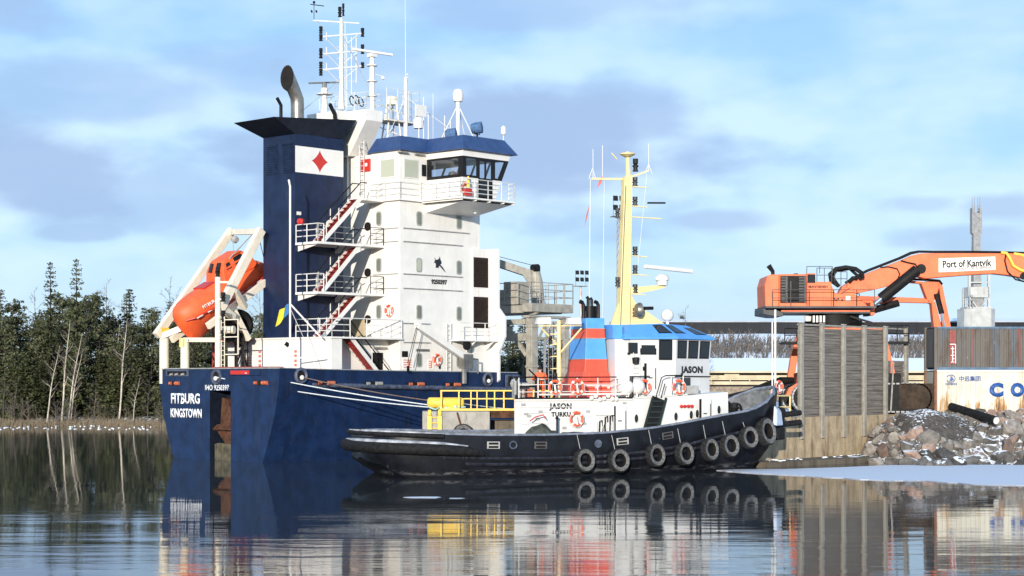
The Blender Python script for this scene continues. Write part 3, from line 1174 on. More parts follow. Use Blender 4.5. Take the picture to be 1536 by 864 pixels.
def cabin_window(p, d, n, parent, w=.44, h=.86, g='glass_porthole'):
    """rounded tall window in a proud frame; d across, n outwards"""
    p, d, n = V(p), V(d), V(n)

    def shape(ww, hh, r, o):
        pts = []
        for cx, cz, a0 in ((1, 1, 0), (-1, 1, 90), (-1, -1, 180), (1, -1, 270)):
            for q in (0, 45, 90):
                a = R(a0 + q)
                pts.append(p + d * (cx * (ww / 2 - r) + r * math.cos(a)) + V((0, 0, cz * (hh / 2 - r) + r * math.sin(a))) + n * o)
        return pts
    m = MB()
    m.prism(shape(w, h, .14, .002), n * .055)
    f = m.build('window', 'grey_steel', parent)
    m = MB()
    m.prism(shape(w * .72, h * .84, .11, .058), n * .006)
    m.build('pane', g, f)
    return f


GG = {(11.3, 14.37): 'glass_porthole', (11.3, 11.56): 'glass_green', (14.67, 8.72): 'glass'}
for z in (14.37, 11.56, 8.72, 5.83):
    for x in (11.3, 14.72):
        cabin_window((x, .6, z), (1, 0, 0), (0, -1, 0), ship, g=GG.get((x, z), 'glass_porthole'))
for z in (14.37, 11.56, 8.73):
    cabin_window((9.75, 2.42, z), (0, -1, 0), (-1, 0, 0), ship)
text('9250397', 'lettering', 'ink', tower, (12.35, .594, 10.45), (1, 0, 0), (0, 0, 1), 1.35, .30, .05)
# the dark winged figure painted on the side
mb = MB()
SH = [(-.42, .52), (-.34, .30), (-.20, .33), (-.08, .36), (.02, .42), (.08, .60), (.15, .34), (.26, .16), (.24, .0), (.12, -.06), (.38, -.28), (.62, -.60), (.66, -.72), (.50, -.58), (.20, -.30), (.02, -.16), (-.06, -.36), (-.32, -.36), (-.30, -.10), (-.34, .04), (-.50, .06), (-.40, .22)]
mb.prism([(13.0 + x * .85, .590, 11.72 + z * .72) for x, z in SH], (0, -.012, 0))
mb.build('painted_mark', 'ink', tower)

# casing with louvers and its wind plate
mb = MB()
mb.box(15.85, 17.5, .50, 4.5, 4.36, 12.8)
casing = mb.build('vent_casing', W, ship)
for z0, z1 in ((10.40, 12.26), (7.86, 9.80)):
    m = MB()
    m.box(15.95, 17.22, .46, .498, z0, z1)
    f = m.build('louver_panel', 'louver', ship)
    m = MB()
    kk = 17
    for q in range(kk):
        z = z0 + .06 + (z1 - z0 - .12) * q / kk
        m.prism([(16.0, .458, z), (16.0, .425, z - .01), (16.0, .458, z + .05)], (1.17, 0, 0))
    m.build('louver_slat', 'louver', f)
mb = MB()
mb.prism([(17.5, 1.3, 4.36), (17.5, 1.3, 12.86), (17.5, -.12, 12.82), (17.5, -.12, 9.15), (17.5, -.69, 8.55), (17.5, -.69, 7.3), (17.5, -.18, 6.3), (17.5, -.18, 4.6), (17.5, .1, 4.36)], (.16, 0, 0))
mb.build('wind_plate', W, ship)
# side platform under the lower louver
mb = MB()
mb.box(13.9, 17.4, -.25, .6, 7.0, 7.08)
mb.prism([(15.4, .6, 6.98), (15.4, -.2, 6.98), (15.4, .6, 6.35)], (.06, 0, 0))
mb.prism([(17.0, .6, 6.98), (17.0, -.2, 6.98), (17.0, .6, 6.35)], (.06, 0, 0))
q = mb.build('side_platform', W, ship)
mb = MB()
rail(mb, [(14.0, -.22, 7.08), (17.35, -.22, 7.08)], 1.05, 2, .025, 1.1)
mb.build('guard_rail', 'rail_white', q)
mb = MB()
mb.lathe([(.30, 0), (.30, .12), (.1, .14)], (14.75, -.02, 6.75), (0, -1, 0), 12)
mb.build('ventilator', 'dark', ship, smooth=40)
mb = MB()    # ladder up the side
for x in (13.55, 13.9):
    mb.tube((x, .45, 4.4), (x, .45, 8.1), .028, k=5)
for i in range(13):
    mb.tube((13.55, .45, 4.6 + .28 * i), (13.9, .45, 4.6 + .28 * i), .018, k=4)
mb.build('ladder', 'rail_white', ship)
# provision crane boom
mb = MB()
mb.bar((10.35, -.28, 7.86), (14.3, -.28, 6.02), .30, .34)
mb.tube((10.3, -.28, 7.9), (10.3, -.28, 8.05), .16)
mb.tube((10.4, -.1, 8.15), (14.3, -.1, 6.35), .03)
boom = mb.build('crane_boom', W, ship)
mb = MB()
mb.box(14.1, 14.9, -.5, -.05, 5.3, 6.2)
mb.tube((14.3, -.3, 4.4), (14.3, -.3, 5.5), .16, k=8)
mb.tube((14.9, -.3, 5.9), (15.5, -.3, 5.9), .05)
mb.tube((15.5, -.3, 5.9), (15.5, -.3, 5.0), .05)
mb.build('crane_winch', 'stainless', boom)
mb = MB()
mb.tube((10.35, -.3, 7.8), (9.6, -.3, 5.3), .02, k=5)
mb.tube((10.25, -.3, 7.8), (9.5, -.3, 5.6), .02, k=5)
mb.box(9.5, 9.62, -.36, -.24, 5.05, 5.45)
mb.build('crane_hook', 'rail_black', boom)
# long lamps, notices and small fittings on the lower walls
for x, z in ((11.6, 6.42),):
    mb = MB()
    mb.box(x - .55, x + .55, .52, .598, z - .07, z + .07)
    mb.build('strip_lamp', 'stainless', ship, bevel=.02)
for x, z, w, h in ((9.95, 5.6, .95, .68), (12.05, 5.55, .55, .62)):
    m = MB()
    m.box(x, x + w, .575, .598, z - h / 2, z + h / 2)
    f = m.build('notice_board', 'sign', ship)
    m = MB()
    for q in range(4):
        m.box(x + .06, x + w - .22, .566, .574, z - h / 2 + .10 + q * h * .21, z - h / 2 + .15 + q * h * .21)
    m.box(x + w * .45, x + w * .58, .564, .574, z - h * .3, z + h * .3)
    m.build('print', 'ink_red', f)
mb = MB()
mb.box(9.9, 10.35, .55, .598, 6.0, 6.35)
mb.box(13.0, 13.12, .55, .598, 5.3, 5.6)
mb.each('junction_box', 'dark', tower)
mb = MB()
for t, z, w, h in ((8.1, 5.75, 1.1, .62),):
    mb.box(4.15, 4.198, t - w / 2, t + w / 2, z - h / 2, z + h / 2)
q = mb.build('notice_board', 'sign', ship)
mb = MB()
for i in range(4):
    mb.box(4.13, 4.148, 7.6, 8.6, 5.48 + i * .15, 5.53 + i * .15)
mb.build('print', 'ink_red', q)
mb = MB()
for t in (6.9, 3.6):
    for i, z in enumerate((6.3, 6.05, 5.75, 5.5)):
        mb.box(4.15, 4.198, t - .09, t + .09, z - .07, z + .07)
mb.each('fire_valve', 'ink_red', poop)
mb = MB()
for t in (8.9, 4.35):
    mb.prism([(4.14, t - .25, 6.72), (4.14, t + .05, 6.88), (4.14, t + .25, 6.7), (4.14, t - .02, 6.55)], (.06, 0, 0))
mb.each('deck_lamp', 'dark', poop)
mb = MB()     # doorway at the foot of the tower side
mb.box(8.3, 9.2, 1.50, 1.548, 4.4, 6.25)
q = mb.build('doorway', 'dark', poop)
mb = MB()
mb.box(8.5, 9.5, 1.42, 1.548, 6.45, 6.58)
mb.build('strip_lamp', 'stainless', poop)

# --- funnel
mb = MB()
F0, F1, G0, G1 = 4.5, 8.28, 4.02, 6.97
for z0, z1, m in ((7.12, 16.88, 0), (16.88, 18.44, 1), (18.44, 19.15, 0)):
    n = len(mb.v)
    pts = [(F0, G0), (F1, G0), (F1, G1), (F0, G1)]
    mb.v += [(x, y, z) for z in (z0, z1) for x, y in pts]
    for i in range(4):
        j = (i + 1) % 4
        mb.m = m if i in (0, 2) else 0
        mb.face((n + i, n + j, n + 4 + j, n + 4 + i))
mb.m = 0
mb.poly([(x, y, 19.15) for x, y in pts])
funnel = mb.build('funnel', ['navy_funnel', W], ship, fix=False)
mb = MB()
mb.prism([(6.40 + .64 * math.copysign(abs(math.cos(a)) ** 2.6, math.cos(a)), G0 - .004, 17.66 + .66 * math.copysign(abs(math.sin(a)) ** 2.6, math.sin(a))) for a in (2 * math.pi * i / 32 for i in range(32))], (0, -.012, 0))
mb.build('star_emblem', 'red', funnel)
for a, b in ((6.72, 5.66), (5.20, 4.12)):
    m = MB()
    m.box(F0 - .03, F0 - .002, b, a, 16.86, 18.72)
    f = m.build('louver_panel', 'louver_navy', ship)
    m = MB()
    for q in range(14):
        z = 16.92 + 1.74 * q / 14
        m.prism([(F0 - .032, b + .05, z), (F0 - .085, b + .05, z - .01), (F0 - .032, b + .05, z + .08)], (0, a - b - .1, 0))
    m.build('louver_slat', 'louver_navy', f)
mb = MB()
lo = [(F0, G0, 19.12), (F1, G0, 19.2), (F1, G1, 19.2), (F0, G1, 19.12)]
hi = [(2.55, 3.6, 19.88), (9.0, 3.6, 20.36), (9.0, 7.35, 20.36), (2.55, 7.35, 19.88)]
mb.loft([lo, hi])
mb.build('funnel_cap', 'navy_dark', funnel)
mb = MB()
def ering(c, n_, r1, r2, k_=18):
    n_ = V(n_).normalized()
    a_ = n_.cross(V((0, 0, 1))).normalized()
    b_ = a_.cross(n_)
    return [V(c) + a_ * r1 * math.cos(2 * math.pi * q / k_) + b_ * r2 * math.sin(2 * math.pi * q / k_) for q in range(k_)]


UP = (-.02, 0, 1)
mb.loft([ering((5.75, 5.3, 19.6), UP, .40, .40), ering((5.75, 5.3, 21.1), UP, .40, .40), ering((5.72, 5.3, 21.45), (-.2, -.02, 1), .40, .40), ering((5.42, 5.28, 22.0), (-.55, -.05, .85), .38, .40), ering((4.86, 5.2, 22.62), (-.78, -.60, .22), .40, .80)], caps=False)
ex = mb.build('exhaust_pipe', 'stainless', ship, smooth=50)
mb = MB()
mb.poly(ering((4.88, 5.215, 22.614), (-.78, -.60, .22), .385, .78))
mb.build('dark_mouth', 'dark', ex)  # flat dark disc closing the open end of the pipe
mb = MB()
mb.path([(3.9, 4.6, 19.9), (3.9, 4.6, 20.8), (3.6, 4.6, 21.2)], .10, 8)
mb.path([(8.2, 4.6, 20.0), (8.1, 4.6, 20.7), (7.7, 4.6, 21.3)], .12, 8)
mb.each('small_exhaust', 'rail_black', funnel, smooth=50)
mb = MB()
mb.path([(F0 - .06, 4.25, 7.2), (F0 - .06, 4.25, 13.2)], .04, 6)
mb.build('drain_pipe', 'navy_funnel', funnel)

# --- mast house behind the funnel
mb = MB()
mb.box(9.75, 12.5, 3.12, 7.6, 15.4, 18.3)
mh = mb.build('mast_house', W, ship)
mb = MB()
mb.prism([(9.2, 3.0, 21.0), (9.2, 3.0, 20.35), (9.2, 4.5, 18.3), (9.2, 7.4, 18.3), (9.2, 7.4, 21.0)], (1.35, 0, 0))
mb.box(8.3, 9.19, 4.6, 7.4, 20.45, 20.98)
mb.build('mast_platform', W, ship)
mb = MB()
for t in (3.05, 3.45):
    mb.tube((9.62, t + .6, 15.5), (9.62, t + .6, 19.2), .025, k=5)
for i in range(13):
    mb.tube((9.62, 3.65, 15.7 + .28 * i), (9.62, 4.05, 15.7 + .28 * i), .018, k=4)
mb.box(9.55, 9.74, 5.1, 5.35, 15.5, 18.9)
mb.box(9.68, 9.74, 4.5, 4.85, 16.2, 18.2)
mb.build('ladder', 'rail_white', ship)
mb = MB()
mb.box(9.62, 9.74, 3.16, 3.95, 17.3, 18.05)
q = mb.build('fire_box', 'red', ship, bevel=.03)
mb = MB()
mb.box(9.60, 9.618, 3.35, 3.55, 17.6, 17.8)
mb.build('emblem', 'ink_white', q)


def lamp(p, parent, h=.55, r=.15, m='dark_steel'):
    q = MB()
    q.lathe([(r, 0), (r, .05), (r * .75, .06), (r * .75, h * .35), (r * 1.05, h * .37), (r * 1.05, h * .45), (r * .55, h * .55), (r * .9, h * .62), (r * .9, h)], p, k=8)
    return q.build('signal_lamp', m, parent, smooth=40)


# main signal mast
mb = MB()
MX, MT = 8.85, 4.85
mb.path([(MX, MT, 21.1), (MX, MT, 22.2), (MX, MT, 26.6)], [.22, .15, .11], 8)
mb.tube((MX, MT, 26.6), (MX, MT, 26.9), .06)
mast = mb.build('signal_mast', 'rail_white', ship, smooth=50)
mb = MB()
for z, dz in ((25.65, .25), (24.6, .25), (23.65, .25)):
    mb.bar((MX + 1.35, MT - .4, z + dz), (MX - 1.35, MT + .3, z - dz), .06, .08)
    mb.tube((MX, MT, z - .8), (MX + 1.1, MT - .3, z + .15), .03, k=5)
mb.bar((MX + 1.0, MT - .5, 26.45), (MX - 1.5, MT + .9, 26.45), .05, .07)
mb.tube((MX + .95, MT - .3, 22.8), (MX + .95, MT - .3, 25.6), .025, k=5)
mb.build('mast_yard', 'rail_white', mast)
mb = MB()
for s_ in (-1, 1):
    mb.tube((MX + .2, MT + .12 * s_, 21.3), (MX + .2, MT + .12 * s_, 26.5), .015, k=4)
for i in range(18):
    mb.tube((MX + .2, MT - .12, 21.4 + i * .28), (MX + .2, MT + .12, 21.4 + i * .28), .012, k=4)
mb.build('ladder', 'rail_white', mast)
for z, h in ((25.15, .40), (25.6, .42), (24.1, .6), (23.05, .40), (23.5, .38)):
    lamp((MX - 1.38, MT + .3, z), mast, h, .12)
for z, h in ((25.7, .52), (24.65, .56), (23.78, .34)):
    lamp((MX + 1.38, MT - .4, z), mast, h, .12)
lamp((MX - .12, MT, 26.75), mast, .6, .12)
lamp((MX + .16, MT, 26.85), mast, .75, .08)
mb = MB()
mb.tube((MX - 1.45, MT + .85, 26.5), (MX - 1.45, MT + .85, 27.5), .02, k=5)
mb.ball((MX - 1.45, MT + .85, 27.55), .09, 6)
for a in range(4):
    mb.ball((MX - 1.45 + .2 * math.cos(a * 1.57), MT + .85 + .2 * math.sin(a * 1.57), 27.0), .06, 6)
mb.bar((MX - 1.7, MT + .9, 27.4), (MX - .95, MT + .5, 27.35), .03, .05)
mb.build('wind_vane', 'dark_steel', mast)
mb = MB()
for i in range(3):
    cx = MX + .35 + .36 * i
    mb.torus((cx, MT - .6, 21.62 + (.1 if i == 1 else 0)), .28, .035, (.3, -1, .2), 14, 5)
mb.build('coiled_hose', 'rail_black', mast)
# radar posts
RX, RT = 10.1, 3.45
mb = MB()
mb.path([(RX, RT, 21.0), (RX, RT, 23.9), (RX, RT, 24.3)], [.19, .16, .13], 8)
mb.tube((RX, RT, 23.75), (RX, RT, 23.83), .34, k=10)
for z in (21.9, 22.8):
    mb.tube((RX, RT, z), (RX, RT, z + .06), .33, k=10)
mb.box(RX - .22, RX + .22, RT - .22, RT + .22, 24.3, 24.5)
mb.tube((RX, RT, 23.3), (RX + .6, RT - .2, 23.2), .03)
mb.ball((RX + .7, RT - .22, 23.1), .13, 6)
q = mb.build('radar_mast', 'rail_white', ship, smooth=40)
mb = MB()
mb.bar((RX - 1.3, RT + .4, 24.68), (RX + 1.3, RT - .4, 24.56), .16, .13)
mb.build('radar_scanner', 'rail_white', q)
mb = MB()
mb.path([(8.5, 6.0, 20.9), (8.5, 6.0, 22.7)], [.24, .10], 8)
mb.tube((8.5, 6.0, 22.1), (8.5, 6.0, 22.16), .5, k=10)
mb.tube((8.5, 6.0, 22.2), (8.5, 6.0, 22.5), .22, k=8)
q = mb.build('radar_post', 'rail_white', ship, smooth=40)
mb = MB()
mb.bar((7.5, 6.3, 22.72), (9.5, 5.7, 22.95), .12, .09)
mb.tube((8.5, 6.0, 22.5), (8.5, 6.0, 22.8), .15, k=8)
mb.build('radar_scanner', 'stainless', q)
mb = MB()
rail(mb, [(9.25, 7.3, 21.0), (9.25, 3.05, 21.0), (10.5, 3.05, 21.0), (10.5, 7.3, 21.0)], 1.05, 3, .018, 1.2)
mb.build('guard_rail', 'rail_white', ship)
mb = MB()
for p, q in (((MX, MT, 23.2), (6.6, 4.0, 20.3)), ((MX, MT, 23.0), (6.2, 6.5, 20.3)), ((MX, MT, 22.6), (10.4, 4.0, 21.0)), ((MX, MT, 25.8), (RX, RT, 22)), ((MX - 1.5, MT + .5, 26.4), (MX, MT, 24.2))):
    mb.tube(p, q, .014, k=4)
mb.build('mast_stay', 'grey_steel', ship)
mb = MB()
for z in (22.1, 22.8, 23.5, 24.2, 24.9):
    mb.tube((MX - .3, MT + .1, z), (MX + .95, MT - .3, z + .12), .018, k=4)
for dx in (.35, .65):
    mb.tube((MX + dx, MT - dx * .3, 21.3), (MX + dx, MT - dx * .3, 25.6), .016, k=4)
for z in (25.2, 24.3, 23.35):
    mb.tube((MX - 1.0, MT + .22, z), (MX - 1.0, MT + .22, z + .5), .03, k=5)
    mb.tube((MX, MT, z - .7), (MX - .9, MT + .2, z + .05), .02, k=4)
mb.build('mast_rigging', 'rail_white', ship)

# --- wheelhouse
outl = [(9.75, 3.12), (9.75, .6), (12.0, .6), (12.0, -2.44)]
WF = lambda z: 14.75 + (z - 15.5) * .50        # raked front
mb = MB()
mb.box(9.75, 12.0, .6, 3.12, 15.4, 18.36)
mb.prism([(12.5, 3.2, 15.5), (12.5, 8.0, 15.5), (12.5, 8.0, 18.36), (12.5, 3.2, 18.36)], (.15, 0, 0))
wh = mb.build('wheelhouse', W, ship)
mb = MB()      # wing walls below and above the window band
for ya in (-2.44, 13.71):
    sgn = 1 if ya < 0 else -1
    yb = ya + .1 * sgn
    mb.box(12.0, 13.33, min(ya, yb), max(ya, yb), 15.5, 16.72)
    mb.prism([(14.55, ya, 15.5), (WF(15.5) + .03, ya, 15.5), (WF(16.72) - .01, ya, 16.72), (14.55, ya, 16.72)], (0, .1 * sgn, 0))
    mb.prism([(12.0, ya, 17.98), (WF(17.98), ya, 17.98), (WF(18.36), ya, 18.36), (12.0, ya, 18.36)], (0, .1 * sgn, 0))
for a, b in ((-2.34, .6), (3.12, 13.6)):
    x0 = 12.0
    mb.box(x0, x0 + .1, a, b, 15.5, 16.72)
    mb.box(x0, x0 + .1, a, b, 17.98, 18.36)
mb.prism([(WF(15.5), -2.33, 15.5), (WF(16.72), -2.33, 16.72), (WF(16.72) - .1, -2.33, 16.72), (WF(15.5) - .1, -2.33, 15.5)], (0, 15.9, 0))
mb.prism([(WF(17.98), -2.33, 17.98), (WF(18.36), -2.33, 18.36), (WF(18.36) - .1, -2.33, 18.36), (WF(17.98) - .1, -2.33, 17.98)], (0, 15.9, 0))
mb.box(12.0, 15.0, -2.4, 13.6, 15.40, 15.49)
mb.box(12.0, 16.0, -2.4, 13.6, 18.30, 18.358)
mb.build('wing_wall', W, wh)
mb = MB()    # black window frames
mb.box(11.985, 12.09, .28, .62, 16.72, 17.98)
mb.box(11.985, 12.09, -2.46, -2.08, 16.72, 17.98)
mb.box(11.985, 12.09, -2.08, .28, 16.72, 16.90)
mb.box(11.985, 12.09, -2.08, .28, 17.86, 17.98)
for ya, yb in ((-2.46, -2.36), (13.62, 13.72)):
    for x0, x1 in ((12.09, 12.30), (13.22, 13.44), (14.5, 14.78)):
        mb.box(x0, x1, ya, yb, 16.72, 17.98)
    mb.prism([(WF(16.72) - .32, ya, 16.72), (WF(16.72), ya, 16.72), (WF(17.98), ya, 17.98), (WF(17.98) - .3, ya, 17.98)], (0, .1, 0))
    mb.box(12.3, 13.22, ya, yb, 16.72, 16.86)
    mb.box(12.3, 13.22, ya, yb, 17.88, 17.98)
    mb.box(14.78, 15.1, ya, yb, 16.72, 16.84)
    mb.box(14.78, 15.7, ya, yb, 17.88, 17.98)
    mb.box(13.44, 14.5, ya, yb, 17.80, 17.98)
    mb.box(13.93, 14.0, ya, yb, 16.72, 17.80)
    mb.box(13.33, 14.55, ya, yb, 16.62, 16.76)
    mb.box(13.33, 13.45, ya, yb, 15.5, 16.62)
    mb.box(14.43, 14.55, ya, yb, 15.5, 16.62)
    mb.box(13.45, 14.43, ya, yb, 15.5, 15.66)
for i in range(13):
    y = -2.3 + i * 15.8 / 12
    mb.prism([(WF(16.72), y, 16.72), (WF(17.98), y, 17.98), (WF(17.98) - .08, y, 17.98), (WF(16.72) - .08, y, 16.72)], (0, .12, 0))
mb.box(12.0, 12.09, 3.12, 13.6, 16.72, 17.98)
wf = mb.build('window_frame', 'black', ship)
for nm, pts in (('pane', [(12.03, -2.08, 16.9), (12.03, .28, 16.9), (12.03, .28, 17.86), (12.03, -2.08, 17.86)]),
                ('pane', [(12.3, -2.41, 16.86), (13.22, -2.41, 16.86), (13.22, -2.41, 17.88), (12.3, -2.41, 17.88)]),
                ('pane', [(13.44, -2.41, 16.76), (14.5, -2.41, 16.76), (14.5, -2.41, 17.8), (13.44, -2.41, 17.8)]),
                ('pane', [(14.78, -2.41, 16.84), (WF(16.84) - .2, -2.41, 16.84), (WF(17.88) - .2, -2.41, 17.88), (14.78, -2.41, 17.88)]),
                ('pane', [(WF(16.72) - .04, -2.3, 16.72), (WF(16.72) - .04, 13.6, 16.72), (WF(17.98) - .04, 13.6, 17.98), (WF(17.98) - .04, -2.3, 17.98)])):
    mb = MB()
    mb.poly(pts)
    mb.build(nm, 'clear', wf, fix=False)
mb = MB()
mb.box(13.45, 14.43, -2.43, -2.40, 15.66, 16.62)
mb.build('door_glass', 'glass', wf)
mb = MB()
mb.box(13.55, 14.3, -2.39, -2.3, 15.6, 16.5)
mb.build('door_lining', mat('tan_lining', (.30, .24, .16), .7), wf)
for t, x in ((1.62, None), (None, 10.62)):
    m = MB()
    if x is None:
        m.box(9.70, 9.748, t - .66, t + .66, 16.76, 17.94)
        q = m.build('window', 'rail_white', ship, bevel=.03)
        m = MB()
        m.box(9.688, 9.699, t - .58, t + .58, 16.84, 17.86)
    else:
        m.box(x - .62, x + .62, .552, .598, 16.72, 17.92)
        q = m.build('window', 'rail_white', ship, bevel=.03)
        m = MB()
        m.box(x - .54, x + .54, .54, .551, 16.80, 17.84)
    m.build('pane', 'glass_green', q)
mb = MB()
mb.box(11.55, 11.9, .56, .598, 16.95, 17.65)
mb.build('window', 'glass', wh)
# bridge equipment seen through the glass
mb = MB()
mb.box(13.6, 14.5, -1.7, -.3, 15.49, 16.75)
mb.box(14.2, 14.9, 1.5, 9.5, 15.49, 16.9)
mb.ball((13.0, -.6, 17.0), .3, 8)
mb.box(12.6, 13.2, -.9, -.3, 15.49, 16.8)
mb.build('bridge_console', 'excav_grey', wh)
# blue visor roof
out_lo = [(9.50, 3.25), (9.50, .33), (11.75, .33), (11.75, -2.72), (16.55, -2.72), (16.55, 13.99), (11.75, 13.99), (11.75, 3.25)]
out_hi = [(9.95, 2.9), (9.95, .75), (12.2, .75), (12.2, -2.3), (15.75, -2.3), (15.75, 13.6), (12.2, 13.6), (12.2, 2.9)]
mb = MB()
mb.loft([[(x, y, 18.365) for x, y in out_lo], [(x, y, 19.25) for x, y in out_hi]])
mb.build('visor_roof', 'blue_visor', wh)
# wing walkway
mb = MB()
mb.box(11.3, 16.1, -2.95, .58, 15.38, 15.47)
for x in (11.5, 12.7, 13.9, 15.1, 16.0):
    mb.bar((x, .5, 15.33), (x, -2.9, 15.33), .08, .09)
q = mb.build('bridge_wing_deck', W, ship)
mb = MB()
mb.prism([(11.9, -2.6, 15.28), (11.9, .598, 15.28), (11.9, .598, 14.75)], (4.1, 0, 0))
mb.lathe([(.12, 0), (.12, .12)], (14.5, -1.0, 14.9), (0, 0, -1))
mb.build('wing_sponson', W, ship)
mb = MB()
rail(mb, [(11.35, .5, 15.47), (11.35, -2.9, 15.47), (16.05, -2.9, 15.47), (16.05, -2.4, 15.47)], 1.1, 4, .022, 1.3)
mb.build('guard_rail', 'rail_white', q)
mb = MB()
rail(mb, [(9.6, 3.1, 15.42), (9.6, .45, 15.42), (11.3, .45, 15.42)], 1.05, 3, .018, 1.2)
mb.build('guard_rail', 'rail_white', q)
mb = MB()
mb.box(9.5, 11.4, .4, 3.3, 15.36, 15.415)
mb.build('bridge_deck_edge', W, ship)
# roof gear
mb = MB()
mb.path([(12.5, 3.0, 19.2), (12.5, 3.0, 23.3)], [.15, .11], 8)
mb.bar((12.0, 3.0, 22.3), (13.0, 3.0, 22.3), .04, .04)
for z in (23.4, 23.6, 23.8):
    mb.ball((12.65, 3.0, z - .3), .07, 6)
mb.tube((12.5, 3.0, 23.3), (12.45, 3.0, 28.4), .022, .012, 5)
for e in ((12.2, 4.9, 19.3), (14.6, -.2, 19.3), (10.3, 2.3, 19.3)):
    mb.tube((12.5, 3.0, 22.1), e, .018, k=4)
q = mb.build('radio_mast', 'rail_white', ship)
mb = MB()
for dx, dy in ((-.9, -.5), (.2, -.7), (-.3, .7), (.6, .4)):
    mb.tube((11.9 + dx, 3.6 + dy, 19.0), (11.9 + dx * .35, 3.6 + dy * .4, 21.9), .05, k=6)
mb.lathe([(.34, 0), (.34, .5)], (11.9, 3.6, 21.6), k=10)
mb.box(10.8, 13.6, 2.9, 4.4, 20.5, 20.58)
for z in (19.7, 21.1):
    mb.tube((11.2, 3.2, z), (12.4, 4.0, z + .5), .03)
    mb.tube((12.4, 3.2, z), (11.2, 4.0, z + .5), .03)
rail(mb, [(10.8, 2.9, 20.58), (13.6, 2.9, 20.58), (13.6, 4.4, 20.58)], 1.9, 4, .014, 1.0)
mb.build('lattice_mast', 'white_davit', ship)
mb = MB()
mb.tube((14.06, 0, 19.2), (14.06, 0, 21.7), .13, k=8)
for e in ((13.2, .7, 19.2), (14.9, -.7, 19.2), (15.2, .4, 19.2)):
    mb.tube((14.06, 0, 21.5), e, .03, k=5)
q = mb.build('dome_tripod', 'rail_white', ship)
mb = MB()
mb.lathe([(.15, -.40), (.28, -.38), (.33, -.2), (.33, .1), (.29, .26), (.18, .37), (.02, .41)], (14.06, 0, 22.05), k=16)
mb.build('radome', 'rail_white', q, smooth=60)
for x, y, z in ((15.6, -.15, 20.15), (13.7, .2, 19.6)):
    m = MB()
    m.tube((x, y, 19.2), (x, y, z - .3), .06)
    m.path([(x - .35, y, z), (x - .2, y, z - .35), (x + .2, y, z - .35), (x + .35, y, z)], .03, 5)
    f = m.build('searchlight_stand', 'dark_steel', ship)
    m = MB()
    m.lathe([(.05, -.42), (.30, -.36), (.36, -.1), (.36, .3), (.1, .36)], (x, y, z + .05), (.5, -.8, .1), 12)
    m.build('searchlight', 'bluecover', f, smooth=50)
mb = MB()
for x, y, h in ((11.6, .9, 1.9), (12.0, .9, 2.6), (12.4, .9, 1.6), (14.4, 1.5, 1.8), (14.6, 1.2, 1.5), (16.0, -2.0, .8), (13.1, 1.2, 3.0)):
    mb.tube((x, y, 19.2), (x, y, 19.2 + h), .03 if h < 2.8 else .015, k=5)
mb.lathe([(.05, 0), (.16, .1), (.16, .5), (.05, .6)], (16.0, -2.0, 19.6), k=8)
mb.lathe([(.3, 0), (.34, .5), (.1, .8)], (11.75, 1.1, 19.9), k=10)
mb.box(11.3, 12.2, .85, .92, 20.6, 21.3)
mb.each('roof_antenna', 'rail_white', ship)
mb = MB()
for x, z in ((9.9, 18.26), (11.3, 18.26)):
    mb.box(x - .4, x + .4, .42, .55, z - .10, z - .02)
mb.build('strip_lamp', 'stainless', wh)

# --- stairs and landings
def stair(p, q, w, name='stair_flight'):
    """treads between two stringers, from the foot p to the head q, w metres wide along y"""
    p, q = V(p), V(q)
    m = MB()
    for s_ in (0, w):
        m.bar(p + V((0, s_, 0)), q + V((0, s_, 0)), .06, .24)
    f = m.build(name, W, ship)
    m = MB()
    k_ = 11
    for i in range(k_):
        c = p + (q - p) * ((i + .5) / k_)
        m.box(c.x - .14, c.x + .14, c.y + .03, c.y + w - .03, c.z + .0, c.z + .06)
    m.bar(p + V((0, w / 2, -.04)), q + V((0, w / 2, -.04)), w - .08, .03)
    m.build('tread', 'tread', f)
    m = MB()
    u = V((0, 0, 1))
    for s_ in (0, w):
        o_ = V((0, s_, 0))
        m.path([p + o_ + u * .95 + (q - p).normalized() * -.2, q + o_ + u * .95, q + o_ + u * .95 + V((.5 if q.x > p.x else -.5, 0, 0))], .038, 5)
    m.build('handrail', 'rail_black', f)
    m = MB()
    for s_ in (0, w):
        o_ = V((0, s_, 0))
        for t in (.1, .42):
            c = p + (q - p) * t + o_
            m.tube(c, c + u * .95, .03, k=5)
    m.build('rail_post', 'rail_white', f)


for z in (7.12, 9.78, 12.70):
    z1 = {7.12: 9.78, 9.78: 12.70, 12.70: 15.45}[z]
    stair((5.0, 2.15, z), (8.0, 2.15, z1), .75)
    mb = MB()
    mb.box(7.95, 9.74, 1.9, 3.3, z1 - .12, z1)
    q = mb.build('stair_landing', W, ship)
    mb = MB()
    rail(mb, [(8.6, 1.95, z1), (9.65, 1.95, z1)], 1.05, 3, .022, .9)
    mb.build('guard_rail', 'rail_black' if z1 < 15 else 'rail_white', q)
for z in (9.78, 12.70):
    mb = MB()
    mb.box(4.5, 7.9, 2.0, 4.01, z - .14, z)
    for x in (4.7, 7.6):
        mb.prism([(x, 2.1, z - .14), (x, 4.01, z - .14), (x, 4.01, z - .5)], (.07, 0, 0))
    q = mb.build('funnel_platform', W, ship)
    mb = MB()
    rail(mb, [(4.55, 4.0, z), (4.55, 2.05, z), (5.0, 2.05, z)], 1.05, 3, .028, 1.1)
    mb.build('guard_rail', 'rail_white', q)
    mb = MB()
    rail(mb, [(5.3, 3.05, z), (8.2, 3.05, z)], 1.05, 3, .022, 1.3)
    mb.build('guard_rail', 'rail_white', q)
stair((8.7, .62, 4.4), (5.85, .62, 7.1), .75)
mb = MB()
